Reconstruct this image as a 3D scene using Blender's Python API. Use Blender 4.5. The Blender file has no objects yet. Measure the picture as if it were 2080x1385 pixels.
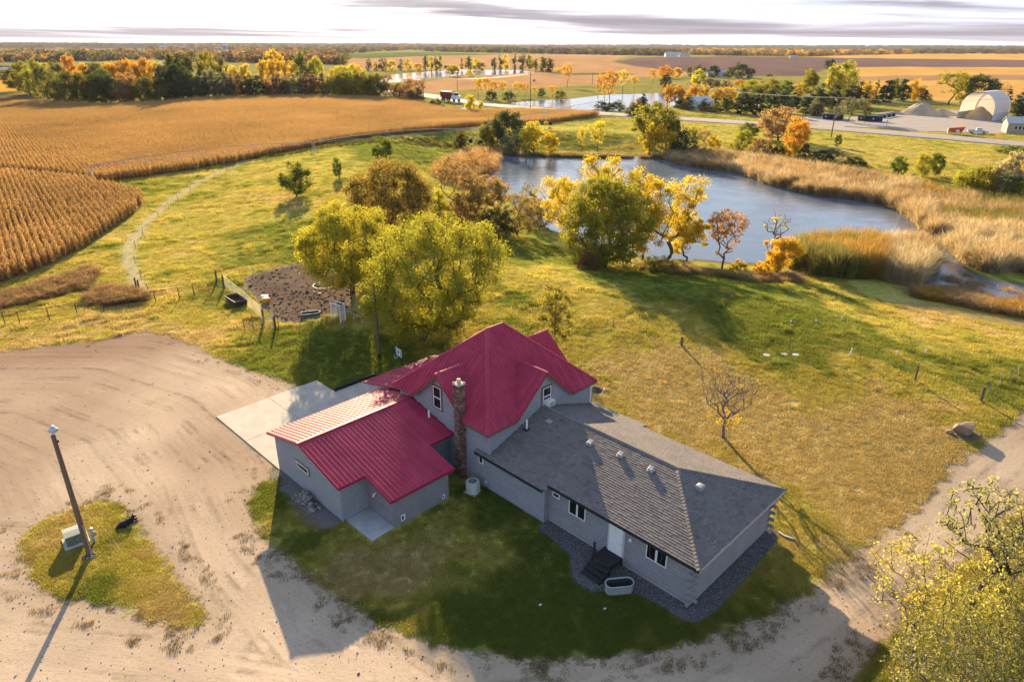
import bpy, bmesh, math, random
import numpy as np
from mathutils import Matrix, Vector
random.seed(7); RNG = np.random.default_rng(11)
SC = bpy.context.scene
COL = SC.collection

# ------------------------------------------------------------------ camera
CAM_H, FPX = 27.0, 1387.0
PITCH, ROLL = math.radians(23.43), math.radians(0.19)
cam = bpy.data.cameras.new('camera'); cam.sensor_width = 36.0; cam.lens = FPX / 2080 * 36.0
cam.clip_start = 0.5; cam.clip_end = 40000
camo = bpy.data.objects.new('camera', cam); COL.objects.link(camo)
camo.matrix_world = Matrix.Translation((0, 0, CAM_H)) @ Matrix.Rotation(math.pi / 2 - PITCH, 4, 'X') @ Matrix.Rotation(ROLL, 4, 'Z')
SC.camera = camo

# ------------------------------------------------------------------ sky, sun, exposure
SUN_AZ, SUN_EL = math.radians(-12.9), math.radians(16.7)     # azimuth from +Y, negative = towards -X
SKY_STRENGTH, SUN_STRENGTH, EXPOSURE = 0.07, 5.0, 1.68
CLOUD_OFF = (2.2, 0.9, 0)
world = bpy.data.worlds.new('World'); SC.world = world; world.use_nodes = True
def build_world():
    nt = world.node_tree; nt.nodes.clear(); N = nt.nodes.new; L = nt.links.new
    sky = N('ShaderNodeTexSky'); sky.sky_type = 'NISHITA'; sky.sun_disc = False
    sky.sun_elevation = SUN_EL; sky.sun_rotation = SUN_AZ
    sky.altitude = 300; sky.air_density = 1.0; sky.dust_density = 0.7; sky.ozone_density = 1.6
    tc = N('ShaderNodeTexCoord'); sep = N('ShaderNodeSeparateXYZ'); L(tc.outputs['Generated'], sep.inputs[0])
    # stratus bands: azimuth along, log-elevation across (bands widen overhead as on a flat cloud deck)
    def math_(op, a, b=None, c=None):
        m = N('ShaderNodeMath'); m.operation = op
        for i, v in enumerate((a, b, c)):
            if v is None: continue
            if isinstance(v, (int, float)): m.inputs[i].default_value = v
            else: L(v, m.inputs[i])
        return m.outputs[0]
    zz = math_('MAXIMUM', sep.outputs[2], 0.0)
    az = math_('ARCTAN2', sep.outputs[0], sep.outputs[1]); el = math_('LOGARITHM', math_('ADD', zz, 0.02), 2.718)
    comb = N('ShaderNodeCombineXYZ'); L(math_('MULTIPLY', az, 1.7), comb.inputs[0]); L(math_('ADD', math_('MULTIPLY', el, 2.3), math_('MULTIPLY', az, 0.75)), comb.inputs[1])
    mp = N('ShaderNodeMapping'); mp.inputs['Location'].default_value = CLOUD_OFF
    L(comb.outputs[0], mp.inputs[0])
    n1 = N('ShaderNodeTexNoise'); n1.inputs['Scale'].default_value = 1.0; n1.inputs['Detail'].default_value = 7; n1.inputs['Roughness'].default_value = 0.55
    n1.inputs['Distortion'].default_value = 0.4
    L(mp.outputs[0], n1.inputs['Vector'])
    cr = N('ShaderNodeValToRGB'); cr.color_ramp.elements[0].position = 0.325; cr.color_ramp.elements[1].position = 0.64
    L(n1.outputs['Fac'], cr.inputs[0])
    # cloud body: sunlit thin edges white, thick cores lilac grey
    n2 = N('ShaderNodeTexNoise'); n2.inputs['Scale'].default_value = 3.1; n2.inputs['Detail'].default_value = 5; L(mp.outputs[0], n2.inputs['Vector'])
    cc = N('ShaderNodeValToRGB')
    e = cc.color_ramp.elements; e[0].position = 0.0; e[0].color = (4.4, 4.25, 4.4, 1); e[1].position = 0.5; e[1].color = (3.3, 3.1, 3.5, 1)
    e2 = cc.color_ramp.elements.new(0.95); e2.color = (1.9, 1.7, 2.0, 1)
    mx2 = math_('MULTIPLY', cr.outputs[0], math_('ADD', n2.outputs['Fac'], 0.45)); L(mx2, cc.inputs[0])
    # thin high veil over the whole sky
    veil = N('ShaderNodeMixRGB'); L(math_('ADD', 0.16, math_('MULTIPLY', 0.6, math_('POWER', 2.718, math_('MULTIPLY', zz, -4.0)))), veil.inputs[0]); L(sky.outputs[0], veil.inputs[1]); veil.inputs[2].default_value = (4.9, 6.5, 9.6, 1)
    mix = N('ShaderNodeMixRGB'); L(math_('MULTIPLY', math_('MINIMUM', math_('MULTIPLY', cr.outputs[0], 1.25), 1.0), math_('MAXIMUM', math_('SUBTRACT', 1.15, math_('MULTIPLY', zz, 4.2)), 0.22)), mix.inputs[0]); mix.use_clamp = False; L(veil.outputs[0], mix.inputs[1]); L(cc.outputs[0], mix.inputs[2])
    bg = N('ShaderNodeBackground'); bg.inputs[1].default_value = SKY_STRENGTH; L(mix.outputs[0], bg.inputs[0])
    out = N('ShaderNodeOutputWorld'); L(bg.outputs[0], out.inputs[0])
build_world()
sun = bpy.data.lights.new('sun', 'SUN'); sun.energy = SUN_STRENGTH; sun.angle = math.radians(0.53); sun.color = (1.0, 0.77, 0.46)
suno = bpy.data.objects.new('sun', sun); COL.objects.link(suno)
sdir = Vector((math.sin(SUN_AZ) * math.cos(SUN_EL), math.cos(SUN_AZ) * math.cos(SUN_EL), math.sin(SUN_EL)))
suno.rotation_euler = sdir.to_track_quat('Z', 'Y').to_euler(); suno.location = sdir * 60
SC.view_settings.view_transform = 'Standard'; SC.view_settings.look = 'None'; SC.view_settings.gamma = 1.0
SC.view_settings.use_curve_mapping = False; SC.view_settings.exposure = EXPOSURE
SC.cycles.max_bounces = 6; SC.cycles.diffuse_bounces = 3; SC.cycles.glossy_bounces = 3; SC.cycles.transmission_bounces = 3
SC.cycles.transparent_max_bounces = 8; SC.cycles.volume_bounces = 0; SC.cycles.sample_clamp_indirect = 4.0
SC.cycles.use_denoising = True
SC.cycles.caustics_reflective = False; SC.cycles.caustics_refractive = False

# ------------------------------------------------------------------ survey helpers: a sight line through a photo pixel, met with a level z
def ray(u, v):
    x = (u - 1040) / FPX; y = (v - 692.5) / FPX
    c, s = math.cos(ROLL), math.sin(ROLL)
    x, y = x * c + y * s, -x * s + y * c
    cp, sp = math.cos(PITCH), math.sin(PITCH)
    return x, cp - y * sp, -(sp + y * cp)
def at(u, v, z=0.0):
    d = ray(u, v); t = (z - CAM_H) / d[2]
    return (d[0] * t, d[1] * t, z)
def at2(u, v): return at(u, v)[:2]
def zat(u, v, y):                 # height where the sight line crosses depth y
    d = ray(u, v); return CAM_H + d[2] * y / d[1]
def mpp(y, z=0):                  # metres per photo pixel at depth y
    return (y * math.cos(PITCH) + (CAM_H - z) * math.sin(PITCH)) / FPX

# ------------------------------------------------------------------ numpy noise / polygons
def _hash(ix, iy, seed):
    with np.errstate(over='ignore'):
        h = (ix.astype(np.int64) * 374761393 + iy.astype(np.int64) * 668265263 + seed * 2147483647) & 0xffffffff
        h = ((h ^ (h >> 13)) * 1274126177) & 0xffffffff
    return ((h ^ (h >> 16)) & 0xffff) / 65535.0
def vnoise(x, y, seed=0):
    x = np.asarray(x, float); y = np.asarray(y, float)
    ix, iy = np.floor(x), np.floor(y); fx, fy = x - ix, y - iy
    fx = fx * fx * (3 - 2 * fx); fy = fy * fy * (3 - 2 * fy)
    ix = ix.astype(np.int64); iy = iy.astype(np.int64)
    a = _hash(ix, iy, seed); b = _hash(ix + 1, iy, seed); c = _hash(ix, iy + 1, seed); d = _hash(ix + 1, iy + 1, seed)
    return (a * (1 - fx) + b * fx) * (1 - fy) + (c * (1 - fx) + d * fx) * fy
def fbm(x, y, octv=4, seed=0):
    s = 0; a = 0.5; t = 0
    for o in range(octv):
        s = s + a * vnoise(x * 2 ** o, y * 2 ** o, seed + o * 17); t += a; a *= 0.5
    return s / t
def sstep(a, b, x):
    t = np.clip((x - a) / (b - a), 0, 1); return t * t * (3 - 2 * t)
def sdpoly(x, y, poly):           # signed distance, positive inside
    x = np.asarray(x, float); y = np.asarray(y, float); P = np.array(poly, float)
    d2 = np.full(x.shape, 1e18); ins = np.zeros(x.shape, bool)
    n = len(P)
    for i in range(n):
        ax, ay = P[i]; bx, by = P[(i + 1) % n]
        ex, ey = bx - ax, by - ay
        wx, wy = x - ax, y - ay
        t = np.clip((wx * ex + wy * ey) / max(ex * ex + ey * ey, 1e-9), 0, 1)
        d2 = np.minimum(d2, (wx - ex * t) ** 2 + (wy - ey * t) ** 2)
        cond = ((ay <= y) & (by > y)) | ((by <= y) & (ay > y))
        if ey != 0: ins ^= cond & (x < ax + (y - ay) / ey * ex)
    d = np.sqrt(d2); return np.where(ins, d, -d)
def sdline(x, y, pts):
    x = np.asarray(x, float); y = np.asarray(y, float); d2 = np.full(x.shape, 1e18)
    for (ax, ay), (bx, by) in zip(pts[:-1], pts[1:]):
        ex, ey = bx - ax, by - ay; wx, wy = x - ax, y - ay
        t = np.clip((wx * ex + wy * ey) / max(ex * ex + ey * ey, 1e-9), 0, 1)
        d2 = np.minimum(d2, (wx - ex * t) ** 2 + (wy - ey * t) ** 2)
    return np.sqrt(d2)
def gpoly(px, z=0.0): return [at(u, v, z)[:2] for u, v in px]

# ------------------------------------------------------------------ mesh helpers
class MB:
    def __init__(s): s.v = []; s.f = []
    def add(s, vs, fs):
        o = len(s.v); s.v += [tuple(p) for p in vs]; s.f += [tuple(i + o for i in f) for f in fs]; return s
    def box(s, c, d, rz=0.0, m=None):
        hx, hy, hz = d[0] / 2, d[1] / 2, d[2] / 2
        vs = [Vector((x, y, z)) for z in (-hz, hz) for x, y in ((-hx, -hy), (hx, -hy), (hx, hy), (-hx, hy))]
        R = Matrix.Rotation(rz, 3, 'Z') if m is None else m
        vs = [R @ p + Vector(c) for p in vs]
        return s.add(vs, [(0, 3, 2, 1), (4, 5, 6, 7), (0, 1, 5, 4), (1, 2, 6, 5), (2, 3, 7, 6), (3, 0, 4, 7)])
    def tube(s, pts, r, n=6, r2=None, cap=True, closed=False):
        P = [Vector(p) for p in pts]; k = len(P); rings = []
        for i, p in enumerate(P):
            if closed: t = P[(i + 1) % k] - P[i - 1]
            else: t = P[min(i + 1, k - 1)] - P[max(i - 1, 0)]
            t.normalize()
            up = Vector((0, 0, 1)) if abs(t.z) < 0.9 else Vector((1, 0, 0))
            a = t.cross(up).normalized(); b = t.cross(a).normalized()
            rr = r[i] if isinstance(r, (list, tuple)) else (r if r2 is None else r + (r2 - r) * i / max(k - 1, 1))
            rings.append([p + (a * math.cos(2 * math.pi * j / n) + b * math.sin(2 * math.pi * j / n)) * rr for j in range(n)])
        vs = [q for rg in rings for q in rg]; fs = []
        for i in range(k if closed else k - 1):
            i2 = (i + 1) % k
            for j in range(n): fs.append((i * n + j, i * n + (j + 1) % n, i2 * n + (j + 1) % n, i2 * n + j))
        if cap and not closed: fs += [tuple(range(n - 1, -1, -1)), tuple((k - 1) * n + j for j in range(n))]
        return s.add(vs, fs)
    def prism(s, poly, off):      # poly: 3D polygon, extruded by vector off
        n = len(poly); A = [Vector(p) for p in poly]; B = [p + Vector(off) for p in A]
        return s.add(A + B, [tuple(range(n - 1, -1, -1)), tuple(range(n, 2 * n))] + [(i, (i + 1) % n, n + (i + 1) % n, n + i) for i in range(n)])
    def lathe(s, prof, c=(0, 0, 0), n=16, sx=1.0, sy=1.0, rz=0.0, cap=True):
        vs = []; k = len(prof)
        for r, z in prof:
            for j in range(n):
                a = 2 * math.pi * j / n; x, y = r * math.cos(a) * sx, r * math.sin(a) * sy
                vs.append((c[0] + x * math.cos(rz) - y * math.sin(rz), c[1] + x * math.sin(rz) + y * math.cos(rz), c[2] + z))
        fs = [(i * n + j, i * n + (j + 1) % n, (i + 1) * n + (j + 1) % n, (i + 1) * n + j) for i in range(k - 1) for j in range(n)]
        if cap: fs += [tuple(range(n - 1, -1, -1)), tuple((k - 1) * n + j for j in range(n))]
        return s.add(vs, fs)
    def mesh(s, name, mat=None, smooth=False):
        me = bpy.data.meshes.new(name); me.from_pydata(s.v, [], s.f); me.update()
        if mat: me.materials.append(mat)
        if smooth: me.polygons.foreach_set('use_smooth', [True] * len(me.polygons))
        return me
    def build(s, name, mat=None, parent=None, smooth=False):
        return obj(name, s.mesh(name, mat, smooth), parent)
def obj(name, me, parent=None):
    o = bpy.data.objects.new(name, me); COL.objects.link(o)
    if parent is not None: o.parent = parent
    return o
def tag(o, label=None, cat=None, group=None, kind=None):
    if label: o['label'] = label
    if cat: o['category'] = cat
    if group: o['group'] = group
    if kind: o['kind'] = kind
    return o
def thing(name, label, cat, loc=(0, 0, 0), rz=0.0, group=None):
    o = bpy.data.objects.new(name, None); COL.objects.link(o); o.location = loc; o.rotation_euler = (0, 0, rz)
    o.empty_display_size = 0.2
    return tag(o, label, cat, group)
def npmesh(name, V, F, mat=None, smooth=False):     # V (n,3) array, F (m,k) int array
    V = np.asarray(V, np.float32); F = np.asarray(F, np.int32)
    me = bpy.data.meshes.new(name); me.vertices.add(len(V)); me.vertices.foreach_set('co', V.ravel())
    k = F.shape[1]; me.loops.add(F.size); me.loops.foreach_set('vertex_index', F.ravel())
    me.polygons.add(len(F)); me.polygons.foreach_set('loop_start', np.arange(len(F), dtype=np.int32) * k)
    if smooth: me.polygons.foreach_set('use_smooth', np.ones(len(F), bool))
    me.update(calc_edges=True)
    if mat: me.materials.append(mat)
    return me
def attr(me, name, typ, dom, data):
    a = me.attributes.new(name, typ, dom)
    a.data.foreach_set({'FLOAT': 'value', 'INT': 'value', 'FLOAT_VECTOR': 'vector', 'FLOAT_COLOR': 'color'}[typ], np.ascontiguousarray(data).ravel())
def copy_tree(o, parent=None):
    c = o.copy(); COL.objects.link(c)
    if parent is not None: c.parent = parent
    for ch in list(o.children): copy_tree(ch, c)
    return c
ORD = ['first', 'second', 'third', 'fourth', 'fifth', 'sixth', 'seventh', 'eighth', 'ninth', 'tenth', 'eleventh', 'twelfth', 'thirteenth', 'fourteenth', 'fifteenth', 'sixteenth', 'seventeenth', 'eighteenth', 'nineteenth']
def nth(i):
    if i < 19: return ORD[i]
    t = {2: 'twent', 3: 'thirt', 4: 'fort', 5: 'fift', 6: 'sixt', 7: 'sevent'}[(i + 1) // 10]
    return t + 'ieth' if (i + 1) % 10 == 0 else t + 'y-' + ORD[(i + 1) % 10 - 1]

# ------------------------------------------------------------------ materials
class NT:
    def __init__(s, name):
        s.m = bpy.data.materials.new(name); s.m.use_nodes = True; s.t = s.m.node_tree; s.t.nodes.clear()
        s.out = s.t.nodes.new('ShaderNodeOutputMaterial')
    def n(s, typ, **kw):
        nd = s.t.nodes.new('ShaderNode' + typ)
        for k, v in kw.items(): setattr(nd, k, v)
        return nd
    def put(s, v, sock):
        if hasattr(v, 'is_output'): s.t.links.new(v, sock)
        else:
            if isinstance(v, (tuple, list)) and len(v) == 3 and sock.type == 'RGBA': v = (*v, 1)
            sock.default_value = v
    def math(s, op, a, b=0.0, c=None, clamp=False):
        m = s.n('Math', operation=op, use_clamp=clamp); s.put(a, m.inputs[0]); s.put(b, m.inputs[1])
        if c is not None: s.put(c, m.inputs[2])
        return m.outputs[0]
    def mix(s, f, a, b, mode='MIX'):
        m = s.n('MixRGB', blend_type=mode); s.put(f, m.inputs[0]); s.put(a, m.inputs[1]); s.put(b, m.inputs[2]); return m.outputs[0]
    def noise(s, scale, vec=None, detail=4, rough=0.55, dist=0.0):
        m = s.n('TexNoise'); m.inputs['Scale'].default_value = scale; m.inputs['Detail'].default_value = detail
        m.inputs['Roughness'].default_value = rough; m.inputs['Distortion'].default_value = dist
        if vec is not None: s.put(vec, m.inputs['Vector'])
        return m.outputs['Fac']
    def ramp(s, f, *stops):
        r = s.n('ValToRGB'); e = r.color_ramp.elements
        while len(e) > 1: e.remove(e[-1])
        e[0].position = stops[0][0]; e[0].color = (*stops[0][1], 1) if not isinstance(stops[0][1], (int, float)) else (stops[0][1],) * 3 + (1,)
        for p, c in stops[1:]:
            k = e.new(p); k.color = (*c, 1) if not isinstance(c, (int, float)) else (c, c, c, 1)
        s.put(f, r.inputs[0]); return r.outputs[0]
    def attr(s, name, typ='GEOMETRY', out='Color'):
        a = s.n('Attribute', attribute_name=name, attribute_type=typ); return a.outputs[out]
    def pos(s): return s.n('NewGeometry').outputs['Position']
    def ocoord(s): return s.n('TexCoord').outputs['Object']
    def mapping(s, vec, scale=(1, 1, 1), rot=(0, 0, 0)):
        m = s.n('Mapping'); s.put(vec, m.inputs[0]); m.inputs['Scale'].default_value = scale; m.inputs['Rotation'].default_value = rot; return m.outputs[0]
    def bump(s, h, strength=0.5, dist=0.05):
        b = s.n('Bump'); b.inputs['Strength'].default_value = strength; b.inputs['Distance'].default_value = dist; s.put(h, b.inputs['Height']); return b.outputs[0]
    def bsdf(s, color, rough=0.8, metal=0.0, normal=None, spec=0.3, **kw):
        b = s.n('BsdfPrincipled'); s.put(color, b.inputs['Base Color']); s.put(rough, b.inputs['Roughness']); s.put(metal, b.inputs['Metallic'])
        b.inputs['Specular IOR Level'].default_value = spec
        if normal is not None: s.put(normal, b.inputs['Normal'])
        for k, v in kw.items(): s.put(v, b.inputs[k])
        s.t.links.new(b.outputs[0], s.out.inputs[0]); return b
MATS = {}
def paint(name, color, rough=0.7, metal=0.0, var=0.18, scale=6.0, spec=0.3, bump=0.0, streak=None):
    """plain coloured surface with mottled wear"""
    if name in MATS: return MATS[name]
    t = NT(name); p = t.ocoord()
    v = t.mapping(p, streak) if streak else p
    f = t.noise(scale, v, 6, 0.6); f2 = t.noise(scale * 7, v, 3)
    a = tuple(c * (1 - var) for c in color); b = tuple(min(1, c * (1 + var)) for c in color)
    c = t.ramp(t.math('ADD', t.math('MULTIPLY', f, 0.75), t.math('MULTIPLY', f2, 0.25)), (0.3, a), (0.7, b))
    nrm = t.bump(f2, bump, 0.02) if bump else None
    t.bsdf(c, t.math('ADD', rough - 0.06, t.math('MULTIPLY', f, 0.12)), metal, nrm, spec)
    MATS[name] = t.m; return t.m
# ================================================================== SETTING: terrain
YARD = gpoly([(-400, 790), (-200, 740), (0, 714), (80, 704), (160, 697), (240, 684), (300, 672), (345, 682), (400, 702), (440, 724), (500, 748), (560, 768), (610, 782), (640, 790), (640, 800), (566, 945), (556, 965), (535, 985), (514, 1005), (514, 1050), (545, 1095), (595, 1135), (640, 1172), (690, 1210), (750, 1248), (820, 1285), (880, 1303), (960, 1318), (1040, 1332), (1120, 1338), (1220, 1336), (1320, 1320), (1420, 1296), (1500, 1268), (1570, 1238), (1640, 1198), (1700, 1150), (1770, 1098), (1840, 1050), (1885, 1014), (1905, 985), (1925, 955), (1960, 935), (2000, 905), (2060, 850), (2120, 800), (2200, 740), (2350, 650), (2520, 690), (2300, 850), (2200, 930), (2090, 1020), (2010, 1090), (1910, 1190), (1830, 1270), (1775, 1340), (1745, 1400), (1700, 1500), (1500, 1800), (0, 2200), (-1200, 2200), (-1200, 1000)])
ISLE = gpoly([(38, 1118), (60, 1075), (110, 1045), (160, 1030), (205, 1012), (250, 1030), (290, 1085), (325, 1135), (370, 1190), (402, 1235), (408, 1268), (375, 1276), (330, 1262), (280, 1245), (225, 1228), (130, 1212), (70, 1172)])
MUD = gpoly([(500, 566), (560, 554), (610, 547), (690, 562), (730, 590), (715, 640), (650, 652), (592, 662), (550, 650), (522, 612), (492, 588)])
WATER_Z = -0.42; POND_Z = -2.3
POND = gpoly([(985, 318), (1010, 312), (1060, 316), (1120, 318), (1200, 320), (1290, 320), (1350, 322), (1390, 334), (1450, 345), (1510, 352), (1550, 372), (1600, 385), (1660, 398), (1720, 402), (1770, 412), (1810, 424), (1840, 440), (1868, 462), (1888, 482), (1912, 500), (1930, 520), (1960, 552), (2020, 572), (2100, 585), (2300, 605), (2300, 655), (2100, 628), (1960, 606), (1880, 590), (1862, 570), (1880, 530), (1870, 508), (1800, 502), (1700, 507), (1620, 514), (1560, 532), (1500, 534), (1420, 526), (1340, 526), (1250, 508), (1170, 485), (1120, 466), (1080, 442), (1040, 402), (1000, 388), (975, 355)], POND_Z)
POND2 = gpoly([(1030, 208), (1090, 204), (1160, 200), (1230, 192), (1290, 190), (1345, 188), (1372, 193), (1375, 205), (1360, 220), (1300, 224), (1210, 224), (1120, 217), (1060, 213)])
POND3 = gpoly([(768, 161), (800, 151), (870, 145), (960, 141.5), (1040, 142), (1088, 146), (1010, 152), (930, 152), (880, 158), (830, 164), (780, 168)])
POND4 = gpoly([(897, 217), (950, 218), (990, 226), (940, 230), (893, 225)])
LAKE = gpoly([(-500, 128), (0, 132), (30, 134), (36, 142), (30, 147), (0, 151), (-500, 165)])
LAKE2 = gpoly([(170, 128), (260, 129.5), (225, 136), (160, 134)])
WATERS = [POND, POND2, POND3, POND4, LAKE, LAKE2]
CORN = gpoly([(-420, 690), (-200, 640), (0, 578), (60, 560), (120, 535), (190, 496), (250, 456), (284, 428), (298, 410), (288, 399), (245, 389), (205, 382), (196, 372), (300, 359), (400, 345), (480, 331), (560, 314), (640, 303), (760, 292), (880, 280), (930, 274), (1000, 263), (1100, 253), (1180, 242), (1225, 236), (1180, 234), (1060, 229), (1000, 233), (930, 229), (890, 221), (860, 213), (800, 205), (700, 201), (640, 201), (560, 201), (420, 204), (330, 213), (230, 218), (150, 216), (112, 206), (60, 192), (0, 192), (-300, 192)])
WEEDS = gpoly([(-60, 640), (-60, 605), (0, 598), (60, 583), (130, 560), (190, 540), (200, 552), (178, 585), (110, 602), (40, 620)])
WEEDS2 = gpoly([(175, 606), (200, 588), (250, 586), (300, 598), (300, 610), (240, 616), (190, 624)])
TRACK = [at2(*p) for p in [(284, 588), (271, 560), (260, 530), (262, 500), (278, 474), (310, 440), (350, 405), (400, 373), (450, 347), (500, 329), (560, 318), (640, 309), (760, 298)]]
DRIVES = [[at2(*p) for p in q] for q in ([(2350, 690), (2080, 925), (1900, 1085), (1720, 1230), (1500, 1380), (1200, 1500), (800, 1500), (400, 1420), (100, 1380), (-300, 1330)], [(900, 1480), (640, 1300), (480, 1130), (400, 960), (290, 850), (120, 790), (-200, 790)])]
G_STRAW, G_GOLD, G_PLOW, G_GREEN, G_WOOD = (0.40, 0.235, 0.115), (0.50, 0.29, 0.085), (0.150, 0.098, 0.088), (0.12, 0.15, 0.05), (0.06, 0.05, 0.03)
FIELDS = [  # far fields: pixel outline, colour of what grows there
    ([(700, 119), (900, 113), (1100, 112), (1290, 112), (1250, 121), (1240, 126), (1290, 136), (1400, 148), (1440, 152), (1300, 158), (1240, 172), (1100, 178), (960, 182), (880, 190), (800, 186), (850, 168), (930, 155), (1090, 149), (1040, 140), (700, 144)], G_STRAW),
    ([(1245, 126), (1290, 118), (1480, 115.5), (1640, 116.5), (1750, 119), (2400, 126), (2400, 138), (1760, 137), (1690, 136), (1640, 154), (1500, 155), (1400, 147), (1290, 135)], G_PLOW),
    ([(1690, 137), (1850, 136), (2400, 139), (2400, 152), (1850, 153), (1700, 158)], G_GOLD),
    ([(1700, 158), (1850, 153), (2400, 152), (2400, 162), (1850, 164), (1700, 166)], (0.33, 0.20, 0.10)),
    ([(1690, 166), (1850, 164), (2400, 162), (2400, 240), (1900, 205), (1750, 190)], G_GOLD),
    ([(1640, 116.5), (1780, 111.5), (2400, 110), (2400, 125), (1750, 119)], G_GOLD),
    ([(700, 118), (710, 110), (860, 107), (1020, 112), (880, 114), (740, 119)], G_GREEN),
    ([(-400, 99), (300, 99.5), (320, 106), (180, 107), (-400, 106)], (0.27, 0.17, 0.10)),
    ([(-500, 150), (42, 152), (48, 188), (-500, 192)], (0.55, 0.31, 0.05)),
    ([(1100, 152), (1260, 148), (1300, 152), (1240, 154)], G_GREEN)
    ]
FIELDS = [(gpoly(p), c) for p, c in FIELDS]
BLOBS = [(1600, 900, 12, 0.5), (1850, 960, 9, 0.55), (1950, 640, 10, 0.35), (1350, 770, 9, 0.5), (1150, 620, 6, 0.3), (600, 420, 14, 0.25), (440, 672, 6, 0.45), (300, 660, 7, 0.4), (120, 668, 8, 0.3), (1720, 770, 7, 0.2), (1780, 1010, 4, 0.4),
         (1500, 600, 12, -0.45), (1620, 700, 10, -0.4), (1320, 570, 8, -0.4), (680, 740, 7, -0.5), (460, 630, 6, -0.45), (560, 680, 5, -0.45), (820, 315, 16, -0.5), (560, 520, 10, -0.4), (1060, 500, 9, -0.45), (1240, 1230, 8, -0.35), (1000, 1080, 8, -0.3), (770, 1172, 2.6, 0.65), (905, 1112, 2.6, 0.5), (1020, 1125, 2, 0.35), (690, 1150, 2, 0.4), (520, 1000, 3, -0.6), (1560, 760, 7, -0.2), (2000, 740, 9, -0.2), (230, 1165, 2.2, -0.4), (150, 1062, 2.5, 0.4), (335, 1225, 2.5, 0.35), (300, 1120, 2.0, 0.3), (1500, 270, 25, 0.1), (1720, 310, 20, 0.15), (420, 330, 12, -0.4)]
BLOBS = [(*at2(u, v), r, w) for u, v, r, w in BLOBS]
def height(x, y):
    x = np.asarray(x, float); y = np.asarray(y, float)
    r = np.hypot(x, y)
    h = 0.10 * (fbm(x / 9, y / 9, 2, 3) - 0.5) * sstep(45, 90, r) + 1.3 * (fbm(x / 70, y / 70, 2, 5) - 0.5) * sstep(420, 800, r)
    far = sstep(1500, 9000, r)
    h = h + far * (6 + 26 * fbm(x / 1500 + 3, y / 2600, 3, 9))
    sd = sdpoly(x, y, POND); d = np.clip(-sd, 0, None)      # the big pond lies in a hollow below a low crest
    cr = 1.9 * (1 - sstep(26, 46, x)); bank = POND_Z + (cr - POND_Z) * sstep(0, 30, d) ** 1.25 - cr * sstep(29, 60, d)
    h = np.where(d < 62, h * sstep(10, 45, d) + bank, h); h = np.where(sd > 0, POND_Z - np.minimum(1.2, sd * 0.25) - 0.02, h)
    for P in WATERS[1:]:
        P_ = np.array(P); m = (x > P_[:, 0].min() - 30) & (x < P_[:, 0].max() + 30) & (y > P_[:, 1].min() - 30) & (y < P_[:, 1].max() + 30)
        if not m.any(): continue
        sd = sdpoly(x[m], y[m], P)
        hh = h[m]; k = sstep(-14, 0, sd)
        h[m] = np.where(sd < 0, hh * (1 - k) + WATER_Z * k, WATER_Z - np.minimum(1.2, sd * 0.22) * 0.9 - 0.02)
    return h
def atg(u, v):                    # where the sight line meets the ground
    z = 0.0
    for _ in range(14):
        p = at(u, v, z); z = 0.5 * z + 0.5 * h1(p[0], p[1])
    return (p[0], p[1], z)
def h1(x, y): return float(height(np.array([x]), np.array([y]))[0])
def lerp3(a, b, t): return a * (1 - t[:, None]) + np.array(b)[None] * t[:, None]
def dryness(x, y):
    d = 0.44 + 0.9 * (fbm(x / 6, y / 6, 4, 21) - 0.5) + 0.75 * (fbm(x / 1.7, y / 1.7, 3, 27) - 0.5) + 0.5 * (fbm(x / 23, y / 23, 3, 33) - 0.5)
    for bx, by, br, w in BLOBS: d = d + w * np.exp(-((x - bx) ** 2 + (y - by) ** 2) / (br * br))
    return np.clip(d, 0, 1)
def grass_rgb(x, y):
    d = dryness(x, y); c = np.tile(np.array([0.165, 0.205, 0.040]), (len(x), 1))
    c = lerp3(c, (0.385, 0.350, 0.082), sstep(0.15, 0.5, d)); c = lerp3(c, (0.46, 0.375, 0.165), sstep(0.55, 0.95, d))
    return c
def masks(x, y):
    yard = sdpoly(x, y, YARD); isle = sdpoly(x, y, ISLE); yard = np.minimum(yard, -isle)
    return yard, sdpoly(x, y, MUD), sdpoly(x, y, CORN)
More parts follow.
